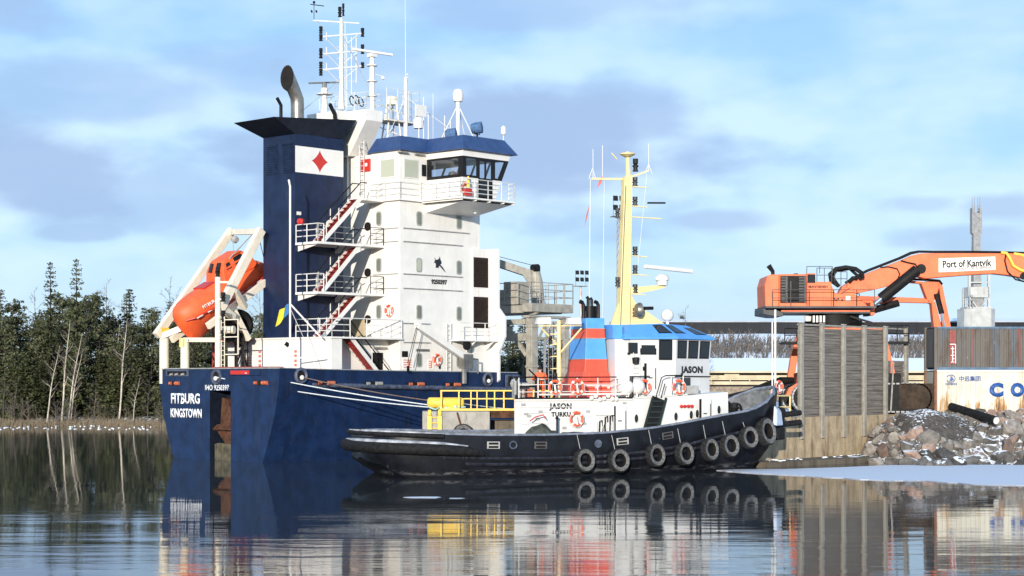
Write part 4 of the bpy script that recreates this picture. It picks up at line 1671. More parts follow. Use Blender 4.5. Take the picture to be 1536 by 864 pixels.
rail(mb, [(4.2, 3.6, 7.12), (4.2, .42, 7.12), (5.6, .42, 7.12)], 1.05, 3, .028, 1.1)
mb.build('guard_rail', 'rail_white', ship)
mb = MB()
rail(mb, [(6.9, .42, 7.12), (9.7, .42, 7.12)], 1.05, 3, .024, 1.3)
mb.tube((4.6, .42, 8.2), (9.7, .42, 8.2), .03, k=5)
mb.build('guard_rail', 'rail_white', ship)
mb = MB()
for z in (8.3, 11.15, 13.95):
    mb.lathe([(.26, 0), (.26, .1), (.05, .12)], (9.748, 3.4, z), (-1, 0, 0), 12)
mb.each('wall_ventilator', 'dark', tower)
mb = MB()
mb.box(9.60, 9.74, 3.6, 5.4, 7.2, 8.3)
mb.build('locker', mat('tan_locker', (.42, .34, .22), .6), ship, bevel=.03)
mb = MB()
mb.box(6.9, 7.4, 3.9, 4.0, 13.8, 14.2)
mb.box(4.6, 4.9, 3.95, 4.01, 14.35, 14.55)
mb.each('junction_box', 'rail_white', funnel)
mb = MB()
mb.lathe([(.0, 0), (.22, .02), (.15, .3), (.0, .4)], (4.72, 3.9, 13.95), (0, -1, 0), 8)
mb.build('horn', 'red', funnel)

# --- flagstaff and mooring gear on the poop
mb = MB()
mb.path([(2.42, 2.0, 5.3), (2.42, 2.0, 15.7), (2.42, 2.12, 16.1)], .06, 7)
mb.tube((2.42, 1.95, 8.95), (3.6, .6, 7.0), .05, k=5)
mb.bar((2.5, 2.1, 5.9), (3.6, .4, 5.9), .06, .06)
mb.tube((2.42, 1.9, 8.6), (3.4, .5, 4.9), .015, k=4)
mb.build('flagstaff', 'rail_white', ship)
mb = MB()
mb.lathe([(.95, 0), (.95, .08), (.35, .1), (.35, .9), (.95, .92), (.95, 1.0)], (3.1, 7.5, 7.9), (0, 1, 0), 20)
mb.torus((3.1, 7.42, 7.9), .65, .28, (0, 1, 0), 20, 7)
mb.box(2.6, 3.6, 7.4, 8.6, 6.9, 7.5)
mb.tube((2.9, 7.5, 5.3), (2.9, 7.5, 7.3), .09)
mb.tube((2.9, 6.9, 5.3), (2.9, 6.9, 7.5), .09)
mb.build('mooring_winch', 'dark_steel', ship, smooth=40)
mb = MB()
mb.lathe([(.5, 0), (.75, .4), (.75, 1.4), (.4, 1.9)], (3.4, 8.2, 7.6), (0, 1, 0), 14)
mb.box(2.5, 4.1, 8.3, 10.4, 6.9, 7.1)
mb.tube((3.3, 10.2, 4.4), (3.3, 10.2, 6.9), .12)
mb.build('winch_motor', 'deck_red', ship, smooth=40)
mb = MB()
for t in (8.9, 7.7):
    mb.bar((3.9, t, 5.2), (3.9, t, 7.2), .07, .07)
mb.bar((3.9, 8.9, 6.4), (3.9, 7.7, 6.4), .07, .07)
mb.bar((3.9, 8.9, 5.3), (3.9, 8.3, 6.4), .07, .07)
mb.bar((3.9, 7.7, 5.3), (3.9, 8.3, 6.4), .07, .07)
mb.build('winch_stand', 'rail_black', ship)

# --- free-fall lifeboat davit
WD = 'white_davit'
mb = MB()
mb.bar((3.72, 6.2, 13.55), (.66, 6.2, 8.75), .36, .52, (1, 0, 0))
mb.bar((5.3, 11.0, 13.9), (-.35, 11.0, 7.25), .36, .48, (1, 0, 0))
mb.bar((3.65, 6.2, 13.45), (5.2, 11.0, 13.75), .32, .34)
mb.bar((.72, 6.2, 8.85), (1.9, 6.5, 8.3), .34, .4)
mb.bar((1.7, 6.2, 9.9), (2.9, 6.7, 8.9), .34, .36)
mb.build('davit_frame', WD, ship, bevel=.03)
mb = MB()
for t, in ((6.9,), (10.4,)):
    mb.bar((6.6, t, 11.75 if t < 8 else 11.0), (.3, t, 7.75 if t < 8 else 7.0), .26, .40)
mb.bar((2.2, 6.9, 8.7), (3.3, 6.9, 7.0), .34, .3)
mb.each('launch_rail', WD, ship, bevel=.02)
mb = MB()
mb.tube((.25, 11.05, 4.4), (.25, 11.05, 7.4), .30, k=10)
mb.tube((.35, 9.15, 4.4), (.35, 9.15, 7.1), .27, k=10)
mb.bar((-.1, 11.0, 7.2), (1.3, 9.6, 8.0), .26, .34)
mb.bar((.3, 9.1, 7.0), (.3, 6.2, 6.95), .24, .26)
mb.each('davit_leg', WD, ship, smooth=40)
mb = MB()
mb.box(-.15, .45, 10.8, 11.25, 7.25, 7.75)
mb.box(.1, .55, 8.95, 9.4, 6.55, 7.1)
mb.each('hinge_block', 'yellow', ship, bevel=.03)
mb = MB()
mb.tube((.46, 6.15, 4.4), (.46, 6.15, 10.6), .17, k=10)
for z, dx in ((8.3, 0), (9.3, 0), (7.2, 0)):
    mb.bar((.46, 6.15, z), (.46, 5.6, z), .08, .08)
mb.bar((.46, 6.15, 10.3), (.46, 4.7, 10.25), .09, .12)
mb.build('light_mast', WD, ship, smooth=40)
for z in (10.6, 9.15, 8.1, 6.95):
    lamp((.46, 6.15 if z > 10 else 5.65, z), ship, .55, .15)
mb = MB()
for t in (5.75, 5.45):
    mb.tube((.4, t, 4.5), (.4, t, 8.3), .028, k=5)
for i in range(14):
    mb.tube((.4, 5.75, 4.7 + i * .27), (.4, 5.45, 4.7 + i * .27), .018, k=4)
mb.bar((.4, 5.4, 8.1), (.4, 4.2, 8.1), .06, .06)
mb.bar((.4, 4.2, 8.1), (.4, 4.2, 6.1), .06, .06)
mb.bar((.4, 5.4, 6.1), (.4, 4.2, 6.1), .06, .06)
mb.bar((.4, 5.4, 7.1), (.4, 4.2, 7.1), .06, .06)
mb.build('embarkation_ladder', WD, ship)
mb = MB()
mb.tube((4.4, 9.9, 13.7), (4.6, 9.8, 11.8), .02, k=4)
mb.lathe([(.16, 0), (.24, .2), (.12, .45)], (4.6, 9.6, 13.2), (0, 1, 0), 10)
mb.tube((6.8, 7.5, 12.6), (6.0, 8.4, 10.4), .02, k=4)
mb.tube((3.7, 6.5, 13.4), (4.9, 7.2, 11.4), .025, k=4)
mb.tube((4.0, 7.2, 13.5), (2.6, 8.2, 11.6), .04, k=4)
mb.each('davit_tackle', 'grey_steel', ship)
mb = MB()
mb.path([(.2, 8.6, 7.0), (.45, 8.2, 6.3), (.3, 8.35, 5.6), (.5, 8.5, 5.2)], .06, 6)
mb.ball((1.1, 7.0, 7.55), .34, 10)
mb.build('hose_reel', 'dark_steel', ship)
mb = MB()
mb.lathe([(.24, 0), (.24, 1.0)], (1.1, 6.9, 7.55), (.5, -1, 0), 10)
mb.build('life_raft_canister', WD, ship, smooth=40)

# --- lifeboat itself (own axes: x from the low bow end up to the stern)
p = S.w(-.45, 8.7)
lb = thing('lifeboat', 'bright orange enclosed lifeboat nose-down in the davit on the ship stern', 'lifeboat', (p.x, p.y, 8.05), rot=(0, -R(27.5), S.a))
SEC = [(-.1, .06, .35, -.15), (.0, .42, .62, -.75), (.3, .80, .82, -1.38), (.8, 1.05, .97, -1.62), (1.6, 1.22, 1.06, -1.50), (3.2, 1.30, 1.10, -1.22), (4.8, 1.28, 1.08, -1.05), (6.0, 1.18, 1.0, -.95), (6.7, 1.05, .86, -.85), (6.95, .85, .66, -.7)]
mb = MB()
rings = []
for x, w, zt, zb in SEC:
    rings.append([(x, w * .93 * c, (zt if s_ > 0 else -zb * 1.0) * s_) for c, s_ in
                  [(math.copysign(abs(math.cos(a)) ** .75 if math.sin(a) > 0 else (1 - abs(math.sin(a)) ** 1.25) ** .9, math.cos(a)), math.sin(a)) for a in (2 * math.pi * q / 24 for q in range(24))]])
mb.loft(rings)
lhull = mb.build('hull', 'orange', lb, smooth=50)
mb = MB()
mb.loft([[(3.4, -.95, .7), (6.3, -.95, .7), (6.3, .95, .7), (3.4, .95, .7)], [(3.75, -.82, 1.5), (6.0, -.85, 1.62), (6.0, .85, 1.62), (3.75, .82, 1.5)], [(4.2, -.6, 1.98), (5.6, -.6, 2.02), (5.6, .6, 2.02), (4.2, .6, 1.98)]])
cab = mb.build('conning_cabin', 'orange', lb, bevel=.06)
mb = MB()
for sy in (-1, 1):
    mb.prism([(4.75, .84 * sy, 1.42), (5.7, .86 * sy, 1.5), (5.45, .69 * sy, 1.86), (4.85, .69 * sy, 1.84)], (0, .03 * sy, 0))
    mb.prism([(3.72, .55 * sy, 1.42), (3.66, .2 * sy, 1.42), (4.05, .2 * sy, 1.86), (4.1, .48 * sy, 1.86)], (-.06, 0, .06))
    mb.prism([(4.0, .82 * sy, 1.40), (4.45, .83 * sy, 1.40), (4.45, .73 * sy, 1.76), (4.2, .72 * sy, 1.76)], (0, .03 * sy, 0))
mb.build('window', 'glass', cab)
mb = MB()
for i in range(8):
    x = .55 + i * .8
    w = 1.27 if x > 1.5 else (.98 + .2 * x * .7)
    if x > 6.2:
        w = 1.2
    for sy in (-1, 1):
        mb.bar((x, (w + .03) * sy, -.08), (x + .45, (w + (.06 if x < 1.2 else .03)) * sy, -.08), .05, .07)
mb.build('reflective_tape', 'rail_white', lhull)
mb = MB()
mb.path([(.1, -.6, -.02), (.5, -.98, -.05), (2, -1.27, -.05), (5, -1.30, -.05), (6.8, -1.06, -.05)], .05, 6)
mb.path([(.1, .6, -.02), (.5, .98, -.05), (2, 1.27, -.05), (5, 1.30, -.05), (6.8, 1.06, -.05)], .05, 6)
mb.build('gunwale_belt', 'red', lhull)
text('FITBURG', 'lettering', 'ink_white', lhull, (1.15, -1.215, .22), (1, -.06, 0), (0, .25, 1), 1.15, .2, .02)
mb = MB()
mb.torus((6.8, 0, .2), .28, .06, (1, 0, 0), 12, 6)
mb.tube((6.6, 0, .8), (6.6, 0, 1.3), .05)
mb.box(2.2, 3.1, -.5, .5, 1.02, 1.12)
mb.build('release_hook', 'red', lb)


# lifebuoys
def lifebuoy(pos, frame, nrm, label, group=None, r=.30, light=True):
    """ring with four pale bands; nrm outward in the frame's axes"""
    n = V((frame.h[0] * nrm[0] - frame.h[1] * nrm[1], frame.h[1] * nrm[0] + frame.h[0] * nrm[1], 0)).normalized()
    p = frame.w(*pos)
    e = thing('lifebuoy', label, 'lifebuoy', p, math.atan2(n.y, n.x) + math.pi / 2, group)
    m = MB()
    m.torus((0, 0, 0), r, .075, (0, 1, 0), 24, 8)
    ring = m.build('ring', 'orange_buoy', e, smooth=60)
    m = MB()
    for q in range(4):
        a = R(45 + 90 * q)
        m.path([(r * math.cos(a + d), 0, r * math.sin(a + d)) for d in (-.16, -.05, .05, .16)], .082, 8)
    m.each('band', 'rail_white', ring, smooth=60)
    m = MB()
    m.path([((r + .06) * math.cos(R(20 * q)), -.05 - .02 * math.sin(q * 1.1), (r + .06) * math.sin(R(20 * q)) - .03 * abs(math.sin(q * .78))) for q in range(18)], .014, 4, closed=True)
    m.build('grab_line', 'rope', ring)
    if light:
        m = MB()
        m.tube((.03, -.04, -.28), (-.04, -.05, .12), .05, k=7)
        m.build('rescue_light', 'rail_white', e)
    return e


BUOY = 'orange and white lifebuoys'
lifebuoy((9.64, 1.45, 8.78), S, (-1, 0), 'orange lifebuoy on the aft white wall of the ship tower by its stair rail')
lifebuoy((12.76, .49, 5.85), S, (0, -1), 'orange lifebuoy low on the ship side wall beside the provision crane boom')
lifebuoy((12.0, -2.62, 16.0), S, (0, -1), 'red-orange lifebuoy with yellow light on the ship bridge wing wall')
p = S.w(12.15, -2.75, 16.2)
e = thing('smoke_float', 'yellow smoke float standing above the bridge wing lifebuoy', 'smoke float', p, S.a)
mb = MB()
mb.lathe([(.09, -.25), (.11, -.2), (.11, .12), (.06, .18), (.06, .42), (.02, .45)], (0, 0, .1), k=10)
mb.build('canister', 'yellow', e, smooth=40)
mb = MB()
mb.box(-.28, .28, -.06, .06, -.62, -.2)
mb.build('bracket', 'red', e)

# flag on the flagstaff
p = S.w(2.36, 2.06, 8.75)
e = thing('flag', 'small blue yellow and green ensign hanging limp from the flagstaff on the ship stern', 'flag', p, S.a)
mb = MB()
nu = 12
for j in range(9):
    for i in range(nu):
        u, v = i / (nu - 1), j / 8
        mb.v.append((-.10 * math.sin(u * 7) * u - .25 * u, .0 + u * .80 * (.55 + .45 * v), .25 - v * .55 - u * .75 * (.5 + .5 * v) + .03 * math.sin(u * 9 + v * 3)))
for j in range(8):
    for i in range(nu - 1):
        mb.m = 0 if i < 4 else (2 if i == 4 else 1)
        mb.face((j * nu + i, j * nu + i + 1, (j + 1) * nu + i + 1, (j + 1) * nu + i))
mb.build('cloth', ['flag_blue', 'flag_yellow', 'flag_green'], e, smooth=60)

# hatch-cover gantry crane on the main deck
gx = S.w(21.2, .5, 2.9)
ga = thing('gantry_crane', 'weathered grey-tan hatch gantry crane standing on the ship deck forward of the white tower', 'gantry crane', (S.o[0], S.o[1], 0), S.a)
mb = MB()
for x in (21.4, 24.5):
    for y in (.55, 10.6):
        w = .30 if x < 22 else .24
        mb = MB()
        mb.box(x - w, x + w, y - .26, y + .26, 2.9, 8.6)
        mb.box(x - w - .05, x + w + .05, y - .31, y + .31, 5.4, 5.55)
        mb.box(x - w - .05, x + w + .05, y - .31, y + .31, 8.0, 8.12)
        mb.build('leg', 'gantry', ga, bevel=.03)
mb = MB()
mb.box(20.9, 25.0, .15, .95, 9.0, 9.55)
mb.box(20.9, 25.0, .35, .90, 8.62, 8.78)
mb.box(20.9, 25.0, 10.2, 11.0, 8.55, 9.55)
mb.box(21.1, 21.6, .95, 10.2, 8.95, 9.45)
mb.box(21.15, 21.5, .95, 10.2, 8.2, 8.55)
mb.box(24.3, 24.8, .95, 10.2, 8.95, 9.45)
mb.each('main_girder', 'gantry', ga, bevel=.03)
mb = MB()
for z in (7.3, 8.35):
    mb.bar((21.8, .4, z), (24.2, .4, z), .16, .16)
for a, b in ((21.9, 22.6), (23.3, 22.6), (23.3, 24.1)):
    mb.bar((a, .4, 7.3 if a != 23.3 else 8.35), (b, .4, 8.35 if b != 24.1 and a == 21.9 else 7.3), .12, .12)
for x in (22.6, 23.3):
    mb.bar((x, .4, 7.3), (x, .4, 8.35), .12, .12)
mb.bar((21.8, 10.7, 7.4), (24.2, 10.7, 7.4), .2, .2)
mb.bar((21.4, .95, 7.4), (21.4, 10.3, 7.4), .3, .5)
mb.bar((21.4, 1.0, 6.2), (21.4, 3.0, 8.4), .2, .25)
mb.build('truss', 'gantry', ga)
mb = MB()
rail(mb, [(20.95, .2, 9.55), (25.0, .2, 9.55), (25.0, 5.0, 9.55)], 1.35, 3, .03, .85)
rail(mb, [(20.95, .2, 9.55), (20.95, 9.5, 9.55)], 1.35, 3, .03, 1.1)
mb.build('guard_rail', 'galv', ga)
mb = MB()
mb.box(21.1, 22.3, 1.6, 2.8, 9.5, 11.0)
mb.box(21.0, 22.5, 4.6, 7.6, 9.5, 10.9)
mb.box(21.6, 22.4, 2.9, 3.9, 9.5, 10.5)
mb.tube((20.8, 6.2, 10.0), (20.8, 8.8, 10.0), .5, k=12)
mb.each('machinery_box', 'gantry', ga, bevel=.03)
mb = MB()
mb.path([(26.9, 5.0, 9.5), (26.7, 5.0, 11.3), (26.6, 5.0, 12.0)], [.5, .46, .34], 12)
mb.bar((26.5, 5.0, 11.75), (23.2, 6.4, 12.75), .38, .50)
mb.prism([(26.3, 4.8, 10.6), (26.3, 4.8, 11.6), (25.4, 5.2, 11.9)], (.3, .3, 0))
cj = mb.build('jib', 'gantry', ga, smooth=30)
mb = MB()
mb.box(26.3, 26.9, 4.8, 5.2, 12.0, 12.4)
mb.tube((26.6, 4.75, 12.3), (26.6, 5.25, 12.3), .22, k=10)
mb.build('sheave_head', 'dark_steel', cj)
mb = MB()
mb.tube((26.5, 5.0, 12.4), (23.0, 6.5, 13.2), .02, k=4)
mb.build('hoist_wire', 'dark_steel', cj)
mb = MB()
for dx in (0, .4):
    mb.tube((22.6 + dx, .2, 3.0), (22.6 + dx, .2, 8.4), .035, k=5)
for i in range(18):
    mb.tube((22.6, .2, 3.2 + i * .29), (23.0, .2, 3.2 + i * .29), .02, k=4)
mb.path([(23.6, .2, 3.0), (23.6, .2, 6.0), (23.8, .2, 7.0), (23.4, .2, 7.6)], .06, 6)
mb.path([(22.2, .2, 3.0), (22.25, .2, 7.2)], .09, 6)
mb.build('ladder', 'pylon_grey', ga)
mb = MB()
mb.box(19.2, 26, .3, 11.0, 2.25, 2.9)
mb.box(26, 41, 1.6, 9.7, 2.25, 3.3)
mb.build('hatch_coaming', 'gantry', ship)

# ------------------------------------------------------------------ tug (x forward, y to port, z up)
tug = thing('tugboat', 'black hulled tugboat with white wheelhouse, sky blue roof and tall cream mast', 'tugboat', (T.o[0], T.o[1], 0), T.a)
#      x, half top, z top, half strake, z strake, half wl, z wl, half low
TS = [  # x, half top, z top, half strake, z strake, half wl, z wl, half low
    (0.5, 0.9, 2, 0.9, 1.15, 0.7, 0.95, 0.5),
    (0.7, 1.9, 2.02, 1.9, 1.15, 1.6, 0.75, 1.2),
    (1.09, 2.65, 2.05, 2.65, 1.12, 2.2, 0.62, 1.8),
    (1.57, 3.1, 2.07, 3.1, 1.1, 2.6, 0.32, 2),
    (2.36, 3.4, 2.08, 3.42, 1.06, 3, -0.05, 2.4),
    (3.62, 3.6, 2.06, 3.62, 1, 3.3, -0.3, 2.7),
    (6, 3.7, 1.98, 3.74, 0.92, 3.45, -0.3, 2.9),
    (9, 3.7, 1.95, 3.75, 0.88, 3.45, -0.3, 2.9),
    (12, 3.7, 2.02, 3.74, 0.95, 3.4, -0.3, 2.8),
    (14.5, 3.62, 2.22, 3.64, 1.15, 3.1, -0.3, 2.5),
    (16.5, 3.45, 2.5, 3.4, 1.42, 2.6, -0.3, 2),
    (18.3, 3.15, 2.78, 3, 1.78, 1.9, -0.3, 1.4),
    (19.9, 2.95, 2.98, 2.65, 2, 1.25, -0.3, 0.9),
    (21.2, 2.55, 3.28, 2.15, 2.25, 0.7, -0.2, 0.5),
    (22.1, 2, 3.8, 1.5, 2.55, 0.35, 0.4, 0.2),
    (22.8, 1.2, 4.16, 0.85, 2.8, 0.18, 1.1, 0.1),
    (23.1, 0.5, 4.22, 0.35, 2.88, 0.1, 1.6, 0.05)]


def tug_at(x, col):
    for a, b in zip(TS, TS[1:]):
        if a[0] <= x <= b[0]:
            t = (x - a[0]) / (b[0] - a[0])
            return a[col] + (b[col] - a[col]) * t
    return (TS[0] if x < TS[0][0] else TS[-1])[col]


def tdeck(x):
    return tug_at(x, 2) - (.95 if x < 18 else 1.05)


mb = MB()
rings = []
for (x, bt, zt, bs, zs, bw, zw, bl) in TS:
    zd = tdeck(x)
    bi = max(.05, bt - .16)
    half = [(min(bi, bs - .15) if bs > .4 else .05, zd), (bi, zt), (bt, zt), (bs * .5 + bt * .5, (zt + zs) / 2), (bs, zs), (bs * .35 + bw * .65, (zs * .45 + zw * .55)), (bw, zw), (bl if zw <= 0 else .03, zw - (1.0 if zw <= 0 else .12))]
    rings.append([(x, -y, z) for y, z in half] + [(x, y, z) for y, z in reversed(half)])
k = len(rings[0])
for r in rings:
    mb.v += r
for i in range(len(rings) - 1):
    a, b = i * k, (i + 1) * k
    for j in range(k):
        j2 = (j + 1) % k
        mb.m = 1 if j == k - 1 else (2 if j in (0, k - 2) else 0)
        mb.face((a + j, a + j2, b + j2, b + j))
mb.m = 0
mb.face([j for j in range(k)][::-1])
mb.face([(len(rings) - 1) * k + j for j in range(k)])
thull = mb.build('hull', ['tug_hull', 'excav_grey', mat('grey_bulwark_inside', (.13, .135, .14), .6, var=.4)], tug, smooth=30)


def side(x, z_off=0, out=0., s_=-1):
    return V((x, s_ * (tug_at(x, 3) + out), tug_at(x, 4) + z_off))


mb = MB()      # rubbing strakes
for s_ in (-1, 1):
    for dz in (0, .30):
        xs_ = [4.8 + i * .8 for i in range(20)] if dz else [3.5 + i * .8 for i in range(23)]
        xs_ = [x for x in xs_ if x < 22.2]
        mb.path([side(x, dz * .0 - .02 if not dz else -.30, .02, s_) for x in xs_], .085, 6)
mb.build('rubbing_strake', 'strake_dark', thull, smooth=50)
mb = MB()      # capping rail
mb.path([(x, -tug_at(x, 1) + .08, tug_at(x, 2) + .02) for x in [1.3 + i * .75 for i in range(30)] if x < 22.9] + [(23.12, -.2, 4.24), (23.12, .2, 4.24)] + [(x, tug_at(x, 1) - .08, tug_at(x, 2) + .02) for x in [22.7 - i * .75 for i in range(31)] if x > 1.2] + [(.69, 1.85, 2.03), (.48, .8, 2.02), (.48, -.8, 2.02), (.69, -1.85, 2.03)], .09, 6, closed=True)
mb.build('capping_rail', mat('blue_grey_capping', (.16, .18, .23), .5, var=.35, scale=4), thull, smooth=60)
mb = MB()      # stern fender
fend = [(5.68, -3.78, 1.12), (4.89, -3.86, 1.26), (3.62, -3.86, 1.36), (2.36, -3.66, 1.42), (1.57, -3.32, 1.45), (0.97, -2.75, 1.47), (0.5, -1.9, 1.48), (0.26, -0.8, 1.48), (0.26, 0.8, 1.48), (0.5, 1.9, 1.48), (0.97, 2.75, 1.47), (1.57, 3.32, 1.45), (3.62, 3.86, 1.36), (5.21, 3.8, 1.2)]
mb.path(fend, [.12, .24, .29, .30, .30, .30, .30, .30, .30, .30, .30, .30, .28, .2], 10)
mb.path([(x + .1, y * .97, z + .62) for x, y, z in fend[2:-2]], .12, 8)
fo = mb.build('stern_fender', 'rubber', tug, smooth=60)
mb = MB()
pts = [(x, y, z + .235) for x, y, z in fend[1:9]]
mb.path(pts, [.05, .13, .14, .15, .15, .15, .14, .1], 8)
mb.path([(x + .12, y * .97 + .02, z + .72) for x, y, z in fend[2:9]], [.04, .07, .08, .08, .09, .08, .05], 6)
mb.build('sheen_cap', 'snowy_sheen', fo, smooth=60)  # pale strip paints the snow-like sheen along the fender top
for x in (6.2, 8.6, 12.9, 15.4, 18.3):
    c = side(x, .62, .035)
    d = (side(x + .3, .62, .035) - c).normalized()
    m = MB()
    m.bar(c - d * .32, c + d * .32, .03, .34)
    f = m.build('freeing_port', 'grey_steel' if x in (6.2, 12.9) else 'excav_grey', tug)
    m = MB()
    for dz in (-.085, .075):
        m.bar(c - d * .24 + V((0, -.02, dz)), c + d * .24 + V((0, -.02, dz)), .03, .10)
    m.build('opening', 'dark', f)
mb = MB()
for x in (7.2, 20.55):
    c = side(x, .62, .05)
    mb.torus(c, .17, .05, (.1, 1, 0), 14, 6)
mb.lathe([(.2, 0), (.2, .02)], side(11.6, .6, .0), (0, -1, 0), 12)
mb.build('mooring_chock', 'navy_scuffed', thull, smooth=60)

# deckhouse
WT = 'white_tug'


def house(sections, name, m=WT, parent=tug, bevel=0.):
    """sections: (x, half width bottom, half width top, z bottom, z top)"""
    mb_ = MB()
    mb_.loft([[(x, -a, z0), (x, -b, z1), (x, b, z1), (x, a, z0)] for x, a, b, z0, z1 in sections])
    return mb_.build(name, m, parent, bevel=bevel)


deckhouse = house([(13.95, 2.6, 2.55, .9, 3.66), (13.96, 2.62, 2.57, 1.0, 3.70), (17.0, 2.55, 2.45, 1.3, 3.86), (19.5, 2.1, 2.0, 1.6, 4.02)], 'forward_deckhouse')
mb = MB()
mb.prism([(7.72, -2.52, .9), (13.945, -2.58, .9), (13.945, 2.58, .9), (9.6, 2.52, .9)], (0, 0, 2.72))
deckhouse = mb.build('deckhouse', WT, tug)
mb = MB()
mb.prism([(7.7, -2.62, 3.625), (13.9, -2.66, 3.625), (13.9, 2.62, 3.625), (9.6, 2.62, 3.625)], (0, 0, .075))
mb.prism([(13.9, -2.66, 3.70), (17.0, -2.5, 3.88), (17.0, 2.5, 3.88), (13.9, 2.66, 3.70)], (0, 0, .05))
mb.build('boat_deck_edge', 'rail_white', deckhouse)
mb = MB()
mb.path([(7.72, -2.6, 3.72), (13.9, -2.67, 3.76)], .035, 5)
mb.build('deck_trim', 'rail_black', deckhouse)
text('JASON', 'lettering', 'ink', deckhouse, (9.52, -2.545, 3.13), (1, 0, 0), (0, 0, 1), 1.17, .37, .042, spacing=1.12)
text('TURKU', 'lettering', 'ink', deckhouse, (9.62, -2.56, 2.84), (1, 0, 0), (0, 0, 1), 1.02, .23, .042, spacing=1.12)


def door(p, w, h, parent, axis=(1, 0, 0), gap=.13):
    p, d = V(p), V(axis).normalized()
    n = V((d.y, -d.x, 0))
    m = MB()
    m.bar(p + V((0, 0, h / 2)) + n * .02, p + d * w + V((0, 0, h / 2)) + n * .02, .05, h)
    f = m.build('door', WT, parent, bevel=.02)
    m = MB()
    m.bar(p - d * gap + V((0, 0, h / 2)) + n * .01, p + V((0, 0, h / 2)) + n * .01, .02, h)
    m.build('door_gap', 'dark', f)
    m = MB()
    m.tube(p + d * .1 + V((0, 0, h * .55)) + n * .06, p + d * .3 + V((0, 0, h * .55)) + n * .06, .025, k=5)
    m.tube(p + d * w * .9 + V((0, 0, h * .2)) + n * .06, p + d * w * .9 + V((0, 0, h * .85)) + n * .06, .02, k=5)
    m.build('handle', 'rail_black', f)
    return f


door((13.02, -2.60, 1.72), .58, 1.62, tug)
door((17.75, -2.52, 2.05), .60, 1.62, tug, (1, .19, 0))


def porthole(x, y, z, parent, d=(1, 0, 0), rx=.10, rz=.21):
    d = V(d).normalized()
    n = V((d.y, -d.x, 0))
    m = MB()
    c = V((x, y, z))
    m.prism([c + d * (rx * 1.35 * math.cos(a)) + V((0, 0, rz * 1.2 * math.sin(a))) for a in (2 * math.pi * q / 16 for q in range(16))], n * .04)
    f = m.build('porthole', 'rail_white', parent)
    m = MB()
    m.prism([c + n * .042 + d * (rx * math.cos(a)) + V((0, 0, rz * math.sin(a))) for a in (2 * math.pi * q / 16 for q in range(16))], n * .008)
    m.build('pane', 'glass', f)


for x, y, z in ((14.12, -2.60, 2.72), (16.3, -2.56, 2.80), (17.16, -2.52, 2.88), (17.52, -2.47, 2.93), (18.85, -2.24, 3.12)):
    porthole(x, y, z, tug, (1, .07 if x < 17 else .16, 0))
mb = MB()    # dark stair ladder up the side
mb.bar((14.55, -2.95, 1.55), (15.35, -2.66, 3.72), .74, .05, (0, -1, .2))
lad = mb.build('side_stair', 'rail_black', tug)
mb = MB()
for i in range(8):
    c = V((14.55, -2.95, 1.55)).lerp(V((15.35, -2.66, 3.72)), (i + .5) / 8)
    mb.box(c.x - .34, c.x + .34, c.y - .12, c.y + .0, c.z - .03, c.z + .02)
for s_ in (-.37, .37):
    mb.bar((14.55 + s_, -2.98, 1.5), (15.35 + s_, -2.7, 3.75), .05, .12)
mb.build('tread', mat('dark_green_tread', (.02, .032, .028), .6), lad)
mb = MB()
mb.path([(15.15, -2.72, 3.75), (15.5, -2.62, 4.75), (15.75, -2.55, 4.85), (16.75, -2.5, 4.87)], .03, 5)
mb.path([(15.45, -2.68, 3.75), (15.7, -2.6, 4.45)], .03, 5)
mb.build('handrail', 'rail_black', lad)
mb = MB()     # stripes and fire axe bracket
mb.bar((15.45, -2.64, 1.92), (17.5, -2.56, 2.16), .03, .045)
mb.bar((18.2, -2.44, 2.38), (19.4, -2.18, 2.62), .03, .045)
mb.build('grab_rail', 'rail_black', deckhouse)
mb = MB()
mb.tube((16.55, -2.56, 3.30), (17.3, -2.52, 3.34), .05)
for x in (16.62, 16.8, 17.0, 17.2):
    mb.ball((x, -2.58, 3.31), .10, 6, 1, .6, .9)
mb.build('red_reel', 'red', deckhouse)
mb = MB()
for x, h in ((12.05, 1.3), (12.35, 1.5), (12.62, 1.55)):
    mb.path([(x, -2.72, 1.3), (x + .05, -2.75, 1.3 + h), (x + .2, -2.68, 1.35 + h), (x + .25, -2.6, 1.2 + h * .9)], .03, 5)
mb.path([(12.0, -2.72, 1.3), (12.35, -2.8, 2.5), (12.5, -2.8, 1.3)], .03, 5)
mb.build('hanging_hose', 'rail_black', deckhouse)
mb = MB()
for i in range(9):
    x = 12.0 + i * .13
    mb.tube((x, -2.64, 1.6 + .3 * (i % 3)), (x, -2.64, 2.6 + .25 * (i % 2)), .02, k=4)
mb.box(11.95, 12.9, -2.68, -2.57, 2.9, 3.35)
for i in range(7):
    mb.ball((11.7 + i * .22, -2.7, 3.75 + .1 * math.sin(i * 2)), .12, 6)
mb.build('white_piping', 'rail_white', deckhouse)
mb = MB()
for x, z in ((8.15, 3.45), (8.3, 3.0), (8.45, 2.9), (9.05, 3.1), (11.55, 3.1), (11.35, 2.5), (8.9, 2.75), (10.3, 2.3), (13.5, 3.5)):
    mb.box(x - .09, x + .09, -2.62, -2.53, z - .06, z + .05)
mb.each('wall_fitting', 'grey_steel', deckhouse)
mb = MB()
for z in (2.6, 2.1):
    mb.path([(8.1, -2.58, z + .4), (9.4, -2.58, z + .45), (9.6, -2.58, z), (9.0, -2.58, z - .35)], .018, 4)
mb.tube((7.72, -2.55, 3.3), (11.8, -2.57, 3.32), .018, k=4)
mb.build('wall_pipe', 'rail_white', deckhouse)
